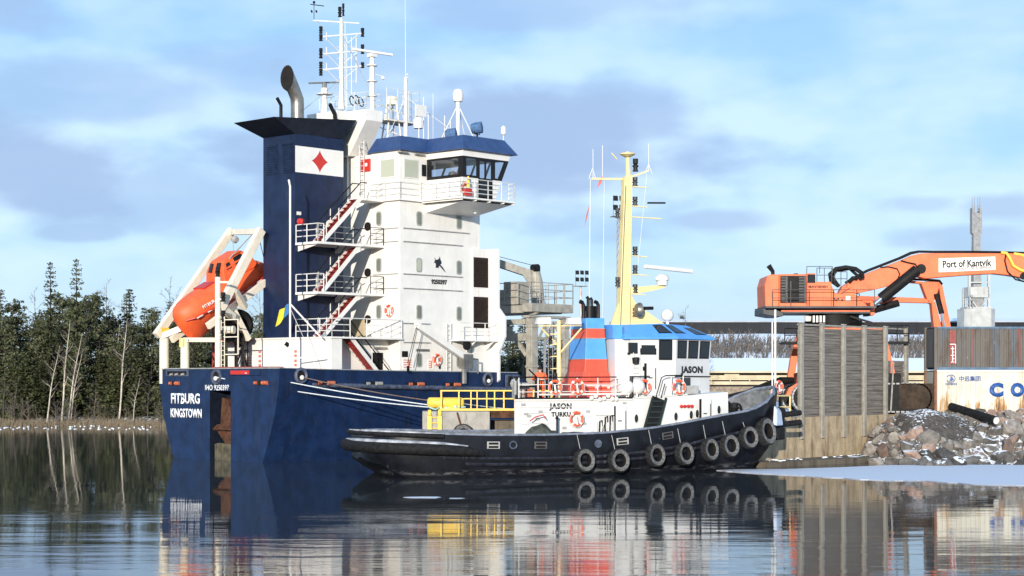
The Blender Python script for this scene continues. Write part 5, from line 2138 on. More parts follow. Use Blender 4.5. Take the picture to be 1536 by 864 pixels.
# tarpaulin covered gear on the side deck
mb = MB()
rt = random.Random(3)
ring_n = 14
rings = []
for i in range(9):
    x = 7.9 + i * .26
    r = .12 + .52 * math.sin(math.pi * (i + .4) / 9) ** .7
    rings.append([(x + rt.uniform(-.05, .05), -3.0 + r * .62 * math.cos(a) * rt.uniform(.85, 1.1), 1.35 + 1.75 * r * max(-.1, math.sin(a)) * rt.uniform(.72, 1.12)) for a in (2 * math.pi * q / ring_n for q in range(ring_n))])
mb.loft(rings)
mb.build('covered_gear', 'tarp', tug, smooth=20)
mb = MB()
mb.loft([[(10.0 + i * .28, -3.0 + .32 * math.cos(a), 1.75 + .34 * math.sin(a) * rt.uniform(.8, 1.15)) for a in (2 * math.pi * q / 10 for q in range(10))] for i in range(7)])
mb.tube((9.75, -3.0, 1.4), (9.75, -3.0, 2.75), .05, k=6)
mb.ball((9.75, -3.0, 2.78), .09, 6)
mb.build('rolled_towing_gear', 'rail_black', tug, smooth=40)
mb = MB()
mb.path([(8.3, -3.1, 2.65), (8.6, -3.1, 2.85), (9.0, -3.1, 2.95), (9.1, -3.1, 2.75)], .03, 5)
mb.build('red_strap', 'red', tug)

# boat deck rails
mb = MB()
ft = [(7.9, -2.5, 3.70), (13.85, -2.55, 3.74)]
for x in (7.95, 8.95, 10.05, 11.0, 12.1, 13.05, 13.75):
    mb.tube((x, -2.52, 3.7), (x, -2.52, 4.74), .03, k=5)
for z in (4.05, 4.4):
    mb.tube((7.95, -2.52, z), (13.8, -2.54, z + .03), .02, k=5)
mb.tube((9.0, -2.52, 3.92), (13.8, -2.54, 3.94), .05, k=6)
for x in (16.1, 16.75):
    mb.tube((x, -2.5, 3.85), (x, -2.5, 4.87), .03, k=5)
mb.build('guard_rail', 'rail_white', tug)
mb = MB()
mb.tube((8.9, -2.52, 4.76), (13.1, -2.52, 4.78), .035, k=6)
mb.tube((13.9, -2.3, 4.80), (15.0, -2.3, 4.82), .03, k=5)
mb.path([(14.0, -2.3, 3.75), (14.0, -2.3, 4.8)], .09, 6)
mb.build('handrail', 'rail_black', tug)
mb = MB()       # black framed pen at the aft end of the boat deck
for y in (-2.4, -.6):
    e_ = (y + 2.4) * .36
    mb.path([(7.85 + e_, y, 3.75), (7.85 + e_, y, 4.75), (8.9 + e_, y, 4.78), (8.9 + e_, y, 3.75)], .06, 6, closed=True)
    mb.tube((7.85 + e_, y, 4.3), (8.9 + e_, y, 4.32), .05)
    mb.tube((8.35 + e_, y, 3.75), (8.35 + e_, y, 4.35), .04)
for z in (3.8, 4.76):
    for x in (7.85, 8.9):
        mb.tube((x, -2.4, z), (x + .65, -.6, z), .05)
mb.tube((8.9, -2.4, 4.8), (8.55, -2.3, 5.15), .04)
mb.build('black_guard_frame', 'rail_black', tug, smooth=40)
mb = MB()
mb.box(8.1, 8.75, -1.9, -1.1, 3.72, 4.5)
mb.ball((8.1, -1.6, 4.45), .28, 8)
mb.box(7.75, 7.9, -2.45, -2.2, 3.9, 4.6)
mb.build('deck_machinery', 'grey_steel', tug, bevel=.03)
mb = MB()
mb.box(8.45, 8.8, -2.2, -1.9, 3.8, 4.2)
mb.build('valve_box', 'orange_roller', tug, bevel=.02)

# aft light mast
mb = MB()
mb.path([(10.4, -1.6, 3.65), (10.4, -1.6, 7.6)], [.13, .10], 8)
mb.bar((9.3, -1.6, 7.30), (11.6, -1.6, 7.34), .06, .06)
mb.tube((10.4, -1.6, 5.9), (11.6, -1.6, 7.2), .05)
mb.tube((10.4, -1.6, 6.3), (9.45, -1.6, 7.2), .045)
for z in (5.2, 5.8, 6.4, 6.9):
    mb.bar((10.4, -1.6, z), (9.95, -1.6, z), .06, .06)
q = mb.build('light_mast', 'cream', tug, smooth=40)
mb = MB()
for x in (9.55, 11.15):
    mb.prism([(x - .38, -1.85, 7.38), (x + .38, -1.85, 7.38), (x + .34, -1.85, 7.72), (x - .30, -1.85, 7.70)], (0, .4, 0))
mb.each('floodlight', 'rail_white', q, bevel=.03)
for z in (5.2, 5.8, 6.4):
    lamp((9.95, -1.6, z + .02), q, .4, .11)
lamp((10.1, -1.8, 3.9), q, .5, .12)
lamp((10.1, -1.8, 4.5), q, .5, .12)

# funnel
mb = MB()
FS = [  # z, x aft, x fore, half width
    (3.68, 11.35, 13.85, 1.45), (4.4, 11.62, 13.55, 1.32), (5.05, 11.95, 13.22, 1.18), (5.68, 12.0, 13.18, 1.14), (6.72, 12.08, 13.12, 1.06), (7.22, 12.1, 13.1, 1.02), (7.74, 12.1, 13.1, .98)]
n = len(mb.v)
for z, xa, xf, w in FS:
    mb.v += [(xa, w, z), (xa, -w, z), (xf, -w, z), (xf, w, z)]
for i in range(len(FS) - 1):
    mb.m = (1, 1, 1, 0, 1, 0)[i]
    for j in range(4):
        a, b = n + i * 4, n + (i + 1) * 4
        j2 = (j + 1) % 4
        mb.face((a + j, a + j2, b + j2, b + j))
mb.m = 0
mb.face([n + (len(FS) - 1) * 4 + j for j in range(4)])
tf = mb.build('funnel', ['sky_blue', 'tug_red'], tug, bevel=.02)
mb = MB()
for z in (5.68, 6.72, 7.22):
    w = 1.14 - (z - 5.68) * .077 + .012
    xa, xf = 12.0 + (z - 5.68) * .077 - .012, 13.18 - (z - 5.68) * .06 + .012
    mb.path([(xa, -w, z), (xf, -w, z), (xf, w, z), (xa, w, z)], .022, 4, closed=True)
mb.build('band_edge', 'grey_steel', tf)
for x in (12.35, 13.0):
    m = MB()
    m.bar((x - .02, -1.30, 4.55), (x + .02, -1.22, 5.02), .46, .05, (0, 1, .2))
    m.bar((x + .0, -1.34, 4.35), (x + .0, -1.30, 4.56), .46, .05, (0, 1, .2))
    m.build('vent_flap', 'tug_red', tf, bevel=.02)
mb = MB()
for x in (12.5, 13.15):
    mb.box(x - .07, x + .07, -1.42, -1.34, 4.18, 4.32)
mb.each('flap_hinge', 'rail_white', tf)
mb = MB()
mb.lathe([(.33, 7.7), (.33, 8.38)], (12.72, 0, 0), k=12)
for x, y in ((12.2, -.4), (12.42, .1), (13.05, -.3)):
    mb.path([(x, y, 7.7), (x, y, 8.42), (x - .07, y, 8.55), (x - .2, y, 8.6)], .10, 8)
mb.path([(12.35, -.3, 7.7), (12.35, -.3, 8.1)], .09, 8)
mb.path([(12.62, 0, 8.3), (12.63, 0, 8.75), (12.55, 0, 8.85)], .09, 8)
mb.path([(12.82, 0, 8.3), (12.82, 0, 8.7), (12.75, 0, 8.8)], .08, 8)
mb.build('exhaust_pipe', 'rail_black', tf, smooth=40)
mb = MB()
mb.bar((11.45, -1.5, 4.35), (13.7, -1.5, 4.33), .03, .05)
mb.build('hand_bar', 'rail_white', tf)

# wheelhouse
base = house([(13.3, 1.88, 1.85, 3.7, 6.68), (14.09, 1.88, 1.85, 3.7, 6.68)], 'wheelhouse')
PL = [(14.1, -1.9), (16.62, -1.9), (19.2, -.5), (19.2, .5), (16.62, 1.9), (14.1, 1.9)]


def ring(z, f=0.):
    return [(x + (f * .8 if x > 17 else 0), y * (1 + f * .25), z) for x, y in PL]


mb = MB()
mb.loft([[(x, y, 3.75) for x, y in PL], [(x, y, 5.55) for x, y in PL], ring(6.68, .12)])
whx = mb.build('upper_bridge', WT, tug)
mb = MB()
mb.loft([[(13.7, -2.1, 6.66)] + [(x + (.30 if x > 17 else .05), y * 1.12, 6.70) for x, y in PL[1:-1]] + [(13.7, 2.1, 6.66)],
         [(13.7, -2.1, 6.76)] + [(x + (.30 if x > 17 else .05), y * 1.12, 6.80) for x, y in PL[1:-1]] + [(13.7, 2.1, 6.76)],
         [(14.2, -1.1, 7.42), (16.2, -1.1, 7.5), (18.0, -.35, 7.42), (18.0, .35, 7.42), (16.2, 1.1, 7.5), (14.2, 1.1, 7.42)]])
mb.box(13.25, 13.78, -1.7, 1.7, 6.7, 7.4)
roof = mb.build('roof', 'sky_blue', tug)


def tug_window(quad, parent, m='glass', n_=.02):
    q = [V(p) for p in quad]
    nrm = (q[1] - q[0]).cross(q[3] - q[0]).normalized()
    c = sum(q, V()) / 4
    mm = MB()
    mm.prism([p + (p - c) * .09 + nrm * .004 for p in q], nrm * n_)
    f = mm.build('window', 'rail_black', parent, bevel=.008)
    mm = MB()
    mm.prism([c + (p - c) * .93 + nrm * (n_ + .006) for p in q], nrm * .006)
    mm.build('pane', m, f)


tug_window([(14.68, -1.91, 5.93), (15.5, -1.91, 5.93), (15.5, -1.91, 6.62), (14.68, -1.91, 6.62)], tug)
tug_window([(15.7, -1.92, 5.68), (16.38, -1.92, 5.68), (16.38, -1.94, 6.62), (15.7, -1.94, 6.62)], tug)


def facet(i, u0, u1, z0, z1, f=True):
    a0, b0 = V((*PL[i], 5.55)), V((*PL[i + 1], 5.55))
    r = ring(6.68, .12)
    a1, b1 = V(r[i]), V(r[i + 1])

    def at(u, z):
        t = (z - 5.55) / 1.13
        return a0.lerp(b0, u).lerp(a1.lerp(b1, u), t)
    return [at(u0, z0), at(u1, z0), at(u1, z1), at(u0, z1)]


for i, u0, u1 in ((1, .05, .29), (1, .36, .62), (1, .69, .95), (2, .06, .46), (2, .54, .94), (3, .05, .31), (3, .38, .64), (3, .71, .95)):
    tug_window(facet(i, u0, u1, 5.76, 6.60), tug)
# windows let into the sloping roof
rl = [V((13.7, -2.1, 6.76))] + [V((x + (.30 if x > 17 else .05), y * 1.12, 6.80)) for x, y in PL[1:-1]]
rh = [V((14.2, -1.1, 7.42)), V((16.2, -1.1, 7.5)), V((18.0, -.35, 7.42)), V((18.0, .35, 7.42))]


def roof_pane(i, u0, u1, a, b, inset=.1):
    lo0, lo1 = rl[i].lerp(rl[i + 1], u0), rl[i].lerp(rl[i + 1], u1)
    hi0, hi1 = rh[i].lerp(rh[i + 1], u0 + inset), rh[i].lerp(rh[i + 1], u1 - inset)
    tug_window([lo0.lerp(hi0, a), lo1.lerp(hi1, a), lo1.lerp(hi1, b), lo0.lerp(hi0, b)], tug)


roof_pane(0, .70, .97, .30, .88, .03)
roof_pane(1, .06, .34, .30, .88, .03)
roof_pane(1, .62, .92, .25, .75, .03)
text('JASON', 'lettering', 'ink', whx, V((16.98, -1.71, 4.88)), V((2.58, 1.4, 0)), (0, 0, 1), 1.9, .46, .05, spacing=1.1)
door((15.0, -1.92, 3.85), .52, 1.62, tug, gap=.13)
mb = MB()
mb.bar((17.0, -1.70, 4.38), (17.7, -1.32, 4.38), .05, .74)
mb.build('window', 'glass', whx)
mb = MB()
mb.path([(16.55, -1.98, 4.82), (19.25, -.53, 4.80)], .03, 5)
mb.build('grab_rail', 'rail_black', whx)
mb = MB()
mb.box(14.0, 14.5, -1.96, -1.905, 5.95, 6.5)
mb.build('window', 'glass', base)
mb = MB()
mb.lathe([(.2, 0), (.16, -.3), (.05, -.34)], (14.35, -2.05, 5.75), k=8)
mb.box(14.8, 14.95, -1.95, -1.9, 5.1, 5.3)
mb.box(13.96, 14.1, -1.95, -1.9, 5.9, 6.0)
mb.build('bell', 'rail_black', base, smooth=40)
mb = MB()
for x in (14.25, 14.6):
    mb.tube((x, -2.0, 3.75), (x, -2.0, 6.0), .025, k=5)
for i in range(8):
    mb.tube((14.25, -2.0, 3.9 + i * .27), (14.6, -2.0, 3.9 + i * .27), .018, k=4)
mb.build('ladder', 'rail_white', base)
mb = MB()
mb.box(16.9, 17.7, -2.35, -1.75, 3.9, 4.35)
mb.build('deck_box', 'grey_steel', tug, bevel=.05)
# white life raft canisters
for x in (13.75, 14.3):
    mb = MB()
    mb.lathe([(.05, -.62), (.26, -.58), (.40, -.35), (.42, 0), (.40, .35), (.26, .58), (.05, .62)], (x, -2.05, 4.25) if x < 14 else (x + .1, -1.95, 4.3), (.2, 1, 0), 14)
    mb.tube((x, -2.3, 3.72), (x, -2.3, 4.0), .05)
    mb.tube((x, -1.8, 3.72), (x, -1.8, 4.0), .05)
    mb.build('life_raft_canister', 'rail_white', tug, smooth=50)

# main mast
mb = MB()
mb.loft([[(14.2, -.28, 5.8), (14.78, -.28, 5.8), (14.78, .28, 5.8), (14.2, .28, 5.8)], [(14.55, -.2, 15.0), (14.98, -.2, 15.0), (14.98, .2, 15.0), (14.55, .2, 15.0)]])
mb.prism([(13.55, -.06, 6.7), (14.3, -.06, 6.7), (14.3, -.06, 8.6)], (0, .12, 0))
mb.prism([(14.7, -.06, 7.3), (17.0, -.06, 7.42), (15.3, -.06, 8.5), (14.75, -.06, 9.3)], (0, .12, 0))
mb.prism([(13.45, -.06, 5.9), (14.3, -.06, 5.9), (14.3, -.06, 6.7)], (0, .12, 0))
mm_ = mb.build('mast', 'cream', tug)
mb = MB()
for s_ in (-.16, .16):
    mb.tube((14.12 + s_ * .4, -.42 + s_, 5.9), (14.5 + s_ * .4, -.36 + s_, 14.6), .025, k=5)
for i in range(30):
    t = (i + .5) / 30
    c = V((14.12, -.42, 5.9)).lerp(V((14.5, -.36, 14.6)), t)
    mb.tube(c + V((-.06, -.16, 0)), c + V((.06, .16, 0)), .018, k=4)
mb.build('ladder', 'cream', mm_)
mb = MB()
for z, L in ((14.55, .95), (13.55, .95), (12.98, 1.75), (11.0, .95), (10.05, .95), (7.15 + .0, .0), (9.1 - .55, .0), (6.9, .0)):
    if L:
        mb.bar((14.7, -.05, z), (14.9 + L, -.05, z - .05), .10, .05)
for z in (7.85, 6.95, 9.05, 8.15):
    mb.bar((14.6, -.05, z), (15.75, -.05, z - .05), .10, .05)
mb.prism([(14.7, -.1, 8.95), (14.7, -.1, 9.35), (16.9, -.1, 9.55), (16.9, -.1, 9.4), (16.1, -.1, 9.2)], (0, .2, 0))
mb.bar((12.9, .25, 14.88), (14.9, .0, 14.9), .08, .10)
mb.bar((14.6, .0, 14.9), (15.9, -.2, 15.35), .05, .08)
mb.tube((14.85, 0, 15.0), (14.8, 0, 16.3), .14, .10, 8)
mb.bar((14.2, .0, 15.9), (13.9, 0, 16.2), .05, .05)
mb.each('mast_arm', 'cream', mm_)
mb = MB()
mb.lathe([(.10, 0), (.28, .1), (.40, .16), (.40, .22), (.1, .27)], (14.8, 0, 16.0), k=14)
mb.build('radar_dish', 'cream', mm_, smooth=40)
for z in (14.57, 13.57, 11.02, 10.07, 8.17 - .98 + 1.9, 7.87):
    lamp((15.2, -.05, z), mm_, .44, .15, 'lamp_grey')
for z in (12.9, 9.4):
    lamp((14.2, -.1, z), mm_, .48, .13, 'lamp_grey')
lamp((15.2, -.1, 15.3), mm_, .65, .16)
mb = MB()
mb.tube((16.7, -.1, 9.5), (16.7, -.1, 9.75), .28, k=10)
mb.ball((16.7, -.1, 9.85), .36, 10, 1.1, .9, .7)
mb.build('radar_gearbox', 'rail_white', mm_, smooth=40)
mb = MB()
mb.bar((15.5, -.6, 10.42), (18.6, .3, 10.28), .22, .20)
mb.build('radar_scanner', 'rail_white', mm_, bevel=.04)
mb = MB()
for x, y, z, h in ((13.0, .25, 14.9, 1.5), (15.9, -.2, 15.35, 1.4), (13.5, .2, 15.0, 1.6)):
    mb.tube((x, y, z), (x, y, z + h), .018, k=4)
mb.tube((12.85, .25, 14.9), (12.75, .2, 7.4), .014, k=4)
mb.tube((13.6, .2, 14.9), (13.5, .2, 7.4), .012, k=4)
mb.tube((15.8, -.2, 15.2), (15.3, -.2, 10.5), .012, k=4)
for x in (12.75, 13.15, 15.7, 16.1):
    mb.tube((x, .2 if x < 15 else -.2, 14.85 if x < 15 else 15.2), ((12.95 if x < 15 else 15.9), .2 if x < 15 else -.2, 15.4 if x < 15 else 15.7), .02, k=4)
mb.each('antenna', 'rail_white', mm_)
mb = MB()
mb.poly([(12.80, .24, 13.6), (12.6, .2, 13.0), (12.5, .2, 12.4), (12.62, .22, 12.75), (12.75, .24, 13.2)])
mb.poly([(13.55, .2, 15.2), (13.3, .2, 14.8), (13.2, .2, 14.4), (13.45, .2, 14.7)])
mb.each('pennant', 'ink_red', mm_, fix=False)
mb = MB()
mb.tube((15.9, -.05, 13.72), (16.9, -.05, 13.75), .05, k=6)
mb.tube((15.4, -.05, 8.3), (16.2, -.05, 8.32), .1, k=6)
mb.build('horn', 'dark_steel', mm_)
mb = MB()
mb.lathe([(.0, -.12), (.3, -.05), (.38, .1), (.38, .2), (.0, .25)], (15.15, -.4, 8.2), (1, 0, .0), 12)
mb.build('loudhailer', 'stainless', mm_, smooth=40)
mb = MB()
mb.tube((16.9, -.3, 7.4), (16.9, -.3, 7.75), .08)
mb.ball((16.9, -.3, 7.95), .33, 12)
mb.lathe([(.11, 0), (.11, .02)], (16.85, -.63, 7.95), (0, -1, 0), 8)
mb.build('radome', 'rail_white', roof, smooth=60)

# foredeck gear
mb = MB()
zd = tdeck(20.2)
mb.lathe([(.62, -.8), (.62, -.7), (.36, -.68), (.36, .68), (.62, .7), (.62, .8)], (20.0, .1, zd + .95), (0, 1, 0), 16)
mb.box(19.6, 20.4, -1.1, -.8, zd, zd + 1.2)
mb.box(19.6, 20.4, .9, 1.2, zd, zd + 1.2)
mb.ball((20.35, -1.0, zd + 1.2), .28, 8)
mb.build('anchor_winch', 'dark_steel', tug, smooth=40)
mb = MB()
mb.lathe([(.22, 0), (.22, .8), (.3, .82), (.3, .95)], (21.2, .5, zd - .05), k=10)
mb.tube((20.4, -.6, zd + .7), (21.2, .5, zd + 1.0), .03)
mb.torus((21.2, .45, zd + 1.1), .3, .06, (.2, 1, .3), 14, 6)
mb.build('towing_bitt', 'dark_steel', tug, smooth=40)
mb = MB()
mb.loft([[(19.5, -1.8, zd + .1), (21.6, -1.1, zd + .15), (21.6, 1.0, zd + .15), (19.5, 1.7, zd + .1)], [(19.8, -1.2, zd + .3), (21.2, -.8, zd + .35), (21.2, .6, zd + .35), (19.8, 1.2, zd + .3)]])
mb.ball((21.0, -.7, zd + .3), .35, 8, 1.4, 1, .6)
mb.build('deck_snow', 'snow', tug, smooth=50)
# bow fender and pusher pad
mb = MB()
mb.loft([[(22.3 + dx, s_ * w, z) for s_, z in ((-1, 1.5), (-1, 3.1), (1, 3.1), (1, 1.5))] for dx, w in ((.05, 1.25), (.6, 1.15), (1.1, .8), (1.4, .3))])
mb.build('bow_fender', 'rubber', thull, bevel=.12)
mb = MB()
for dz in (2.9, 2.4):
    mb.tube((23.5, -.5, dz - .1), (24.6, -.35, dz), .15, k=8)
mb.tube((23.4, -.6, 3.0), (23.4, .6, 3.0), .2, k=8)
mb.build('fender_roll', 'rubber', thull, smooth=50)
mb = MB()
mb.loft([[(22.0, -2.1, 2.35), (22.75, -1.4, 2.35), (22.75, -1.4, 3.2), (22.2, -1.85, 3.35)], [(22.2, -2.2, 2.25), (23.0, -1.45, 2.25), (22.9, -1.45, 2.95), (22.35, -1.95, 3.1)]])
mb.build('pusher_pad', mat('pale_blue_pad', (.50, .56, .68), .6, var=.15), thull, bevel=.1)

# tyres hung along the tug's side
TY = [(10.74, .76, 0), (12.57, .72, 0), (14.56, .95, 0), (16.22, .99, 0), (17.76, 1.16, 0), (19.0, 1.32, .1), (20.25, 1.72, .1), (21.55, 1.98, .25)]
TL = ['aftmost worn tyre hung on the tug side below the lifebuoy and name', 'second tyre from the stern on the tug side, ribbed tread, below the white piping',
      'tyre hung on the tug side just aft of the dark side stair', 'tyre hung on the tug side below the foot of the dark side stair', 'tyre hung on the tug side below the portholes',
      'tyre hung on the tug side below the forward deckhouse door', 'tyre hung on the tug bow flare below the foredeck winch', 'largest foremost tyre hung on the tug bow beside the pale pusher pad']


def tyre_parts(e, r=.565, w=.18):
    m = MB()
    prof = [(r * .60, -w * .8), (r * .74, -w * 1.05), (r * .92, -w), (r, -w * .75), (r, w * .75), (r * .92, w), (r * .74, w * 1.05), (r * .60, w * .8), (r * .56, w * .5), (r * .56, -w * .5)]
    kk = 28
    rr_ = [[(p[0] * math.cos(2 * math.pi * j / kk), p[1], p[0] * math.sin(2 * math.pi * j / kk)) for p in prof] for j in range(kk)]
    n0 = len(m.v)
    for q in rr_:
        m.v += q
    L = len(prof)
    for j in range(kk):
        a, b = n0 + j * L, n0 + ((j + 1) % kk) * L
        for i in range(L):
            i2 = (i + 1) % L
            m.m = 1 if i in (0, 1, 5, 6) else (2 if i in (7, 8, 9) else 0)
            m.face((a + i, a + i2, b + i2, b + i))
    m.build('tyre_body', ['tyre_tread', 'tyre_wall', 'dark'], e, smooth=35)
    m = MB()
    for j in range(30):
        a = 2 * math.pi * (j + .5) / 30
        c, s_ = math.cos(a), math.sin(a)
        m.bar((r * 1.005 * c, -w * .72, r * 1.005 * s_), (r * 1.005 * c, w * .72, r * 1.005 * s_), .07, .03, (c, 0, s_))
    m.build('tread_block', 'tyre_tread', e)


for i, (x, z, tilt) in enumerate(TY):
    c = side(x, 0, .33)
    nx_ = side(x + .4, 0, .24) - side(x - .4, 0, .24)
    p = T.w(c.x, c.y, z)
    e = thing('tyre_fender', TL[i], 'tyre', p, group='tyres hung along the tug side', rot=(-.10 + tilt * -.3, 0, T.a + math.atan2(nx_.y, nx_.x) + (.26, .2, .3, .28, .24, .14, -.02, -.08)[i]))
    big = 1.0 if i < 7 else 1.22
    e.scale = (big * (1 + .04 * math.sin(i * 3.1)),) * 3
    tyre_parts(e)
    m = MB()
    m.path([(-.12, .1, .5), (-.30, .06, 1.25 if i < 6 else .9)], .02, 4)
    m.build('chain', 'grey_steel', e)

# tug lifebuoys
lifebuoy((10.88, -2.74, 2.72), T, (0, -1), 'orange lifebuoy on the tug deckhouse wall beside the painted name', r=.32)
lifebuoy((9.78, -2.66, 4.28), T, (0, -1), 'lifebuoy on the tug rail between the person in orange and the light mast', light=True)
lifebuoy((10.95, -2.66, 4.28), T, (0, -1), 'orange lifebuoy on the tug rail in front of the red funnel foot', r=.32)
lifebuoy((14.75, -2.2, 4.3), T, (0, -1), 'lifebuoy half behind the white raft canisters on the tug boat deck', r=.30)
lifebuoy((16.45, -2.62, 4.28), T, (0, -1), 'orange lifebuoy on the tug rail at the head of the dark side stair', r=.32)


# people
def skin_figure(name, chain, parent, m, sub=2):
    """one continuous body grown over joints: {name: (pos, radius, parent)}"""
    keys = list(chain)
    me = bpy.data.meshes.new(name)
    me.from_pydata([chain[k_][0] for k_ in keys], [(keys.index(chain[k_][2]), i) for i, k_ in enumerate(keys) if chain[k_][2]], [])
    o_ = bpy.data.objects.new(name, me)
    sc.collection.objects.link(o_)
    sk = o_.modifiers.new('skin', 'SKIN')
    sk.use_smooth_shade = True
    for i, k_ in enumerate(keys):
        r_ = chain[k_][1]
        me.skin_vertices[0].data[i].radius = r_ if isinstance(r_, tuple) else (r_, r_)
    me.skin_vertices[0].data[0].use_root = True
    ss = o_.modifiers.new('sub', 'SUBSURF')
    ss.levels = ss.render_levels = sub
    dg = bpy.context.evaluated_depsgraph_get()
    em = bpy.data.meshes.new_from_object(o_.evaluated_get(dg))
    bpy.data.objects.remove(o_)
    em.materials.clear()
    for q in (m if isinstance(m, (list, tuple)) else [m]):
        em.materials.append(M[q])
    o2_ = bpy.data.objects.new(name, em)
    sc.collection.objects.link(o2_)
    o2_.parent = parent
    return o2_


def person(label, pos, rotz, cloth, lean=0., arms='rail'):
    e = thing('person', label, 'person', pos, rotz)
    hz = .92
    la = lean
    C = {'pelvis': ((0, 0, hz), (.155, .12), None), 'waist': ((la * .2, 0, 1.10), (.145, .11), 'pelvis'), 'chest': ((la * .5, 0, 1.32), (.175, .125), 'waist'), 'neck': ((la * .8, 0, 1.50), (.065, .065), 'chest'),
         'head_low': ((la * .95 + .02, 0, 1.58), (.075, .085), 'neck'), 'head': ((la + .02, 0, 1.68), (.085, .10), 'head_low'), 'crown': ((la + .01, 0, 1.765), (.06, .07), 'head')}
    for s_, nm in ((1, 'l'), (-1, 'r')):
        hand = {'rail': ((.34 + la, .20 * s_, 1.10)), 'down': ((.08, .27 * s_, .84))}[arms]
        elb = {'rail': ((.08 + la * .6, .30 * s_, 1.16)), 'down': ((.0, .27 * s_, 1.12))}[arms]
        C.update({'sh' + nm: ((la * .6, .19 * s_, 1.42), .085, 'chest'), 'el' + nm: (elb, .062, 'sh' + nm), 'wr' + nm: (tuple(V(elb).lerp(V(hand), .85)), .045, 'el' + nm), 'ha' + nm: (hand, (.045, .035), 'wr' + nm),
                  'hi' + nm: ((0, .10 * s_, .86), .105, 'pelvis'), 'kn' + nm: ((.02, .12 * s_, .48), .075, 'hi' + nm), 'an' + nm: ((-.02, .12 * s_, .09), .055, 'kn' + nm), 'to' + nm: ((.14, .13 * s_, .045), .045, 'an' + nm)})
        hv = V(hand)
        d = (hv - V(elb)).normalized()
        for q in range(4):
            off = V((0, (.026 * (q - 1.5)), 0))
            C['f%d%s' % (q, nm)] = (tuple(hv + d * .06 + off), .011, 'ha' + nm)
            C['g%d%s' % (q, nm)] = (tuple(hv + d * (.10 + .01 * (q in (1, 2))) + off + V((0, 0, -.025))), .010, 'f%d%s' % (q, nm))
        C['t' + nm] = (tuple(hv + V((.02, -.05 * s_, .01))), .012, 'ha' + nm)
    b = skin_figure('body', C, e, [cloth, 'skin'], 1)
    for pol in b.data.polygons:
        c = pol.center
        hand_near = any((c - V(C['ha' + nm][0])).length < .075 or (c - V(C['g1' + nm][0])).length < .07 for nm in 'lr')
        if c.z > 1.515 or hand_near:
            pol.material_index = 1
    m = MB()
    m.ball((la + .0, 0, 1.745), .118, 12, 1.0, .9, .78)
    h = m.build('hair', 'hair', e, smooth=60)
    m = MB()
    fx = la + .115
    m.prism([(fx - .01, -.012, 1.66), (fx + .03, 0, 1.635), (fx - .01, .012, 1.66), (fx - .01, 0, 1.70)], (-.01, 0, 0))
    for s_ in (-1, 1):
        m.ball((fx - .012, .034 * s_, 1.69), .012, 6)
        m.ball((la, .088 * s_, 1.66), .028, 6, .6, .4, 1)
    m.ball((fx - .016, 0, 1.60), .02, 6, .4, 1.2, .35)
    m.build('face', 'skin', e, smooth=60)
    return e


p = T.w(9.45, -1.5)
pe = person('person in orange work coverall standing at the tug boat deck rail, dark hair', (p.x, p.y, 3.64), T.a + R(75), 'coverall', .14, 'rail')
pe.scale = (1.18, 1.18, .90)
mb = MB()
mb.path([(.17 * math.cos(2 * math.pi * q / 12) + .03, .19 * math.sin(2 * math.pi * q / 12), 1.12) for q in range(12)], .03, 5, closed=True)
mb.build('reflective_band', 'rail_white', pe)
p = S.w(13.0, -1.35)
person('person with pale face and dark blue jacket behind the ship bridge window', (p.x, p.y, 15.66), S.a - R(50), 'jacket', .03, 'down')

# ------------------------------------------------------------------ timber screen on the quay edge
PX = (4.75, 6.97, 9.36, 11.73, 14.27, 16.81)
screen = thing('timber_screen', 'tall screen of weathered grey planks between steel posts on the quay wall', 'timber screen', (Q.o[0], Q.o[1], 0), Q.a)
for x in PX:
    mb = MB()
    zt = 7.78
    zb = 1.35
    mb.box(x - .12, x + .12, -.20, -.165, zb, zt)
    mb.box(x - .02, x + .02, -.164, -.03, zb, zt)
    mb.box(x - .12, x + .12, -.029, -.004, 2.4 if x > 15 else zb, zt)
    mb.box(x - .16, x + .16, -.22, -.02, zt, zt + .05)
    mb.build('post', 'galv', screen)
rt = random.Random(9)
for i, (a, b) in enumerate(zip(PX, PX[1:])):
    m = MB()
    z = 2.50
    zt = 5.72 if i == 4 else 7.5
    while z < zt:
        h = rt.uniform(.15, .2)
        y = rt.uniform(.0, .035)
        sag = rt.uniform(-.02, .02)
        m.bar((a + .01, y + .07, z + h / 2), (b - .01, y + .07 + rt.uniform(-.02, .02), z + h / 2 + sag), .07, h - .014)
        z += h
    m.box(a + .02, b - .02, .13, .16, 2.5, zt - .05)
    m.build('plank_panel', 'timber', screen)
mb = MB()
mb.box(4.5, 14.4, -.03, .02, 7.66, 7.76)
mb.box(14.4, 17.0, -.03, .02, 7.66, 7.74)
mb.build('top_rail', 'galv', screen)
mb = MB()
mb.tube((14.35, -.4, 2.7), (14.75, -.38, 5.7), .05)
mb.build('loose_batten', 'galv', screen)

# ------------------------------------------------------------------ material handler (long-armed crane) behind the screen
EX, ED = 0, 110
U = .04074


def ep(px_, py_, dy=0.):
    return V(((px_ - 768) * U, ED + dy, 4.7 + (568 - py_) * U))


ex_ = thing('material_handler', 'big orange crawler material handler with a long sign-bearing boom above the timber screen', 'crane', (ep(1250, 620).x, ED, 2.5))
OFF = -ex_.location


def eb(mb_, x0, x1, y0, y1, d0, d1):
    a, b = ep(x0, y1), ep(x1, y0)
    mb_.box(a.x + OFF.x, b.x + OFF.x, d0, d1, a.z + OFF.z, b.z + OFF.z)


def e3(px_, py_, dy=0.):
    return ep(px_, py_, dy) + OFF


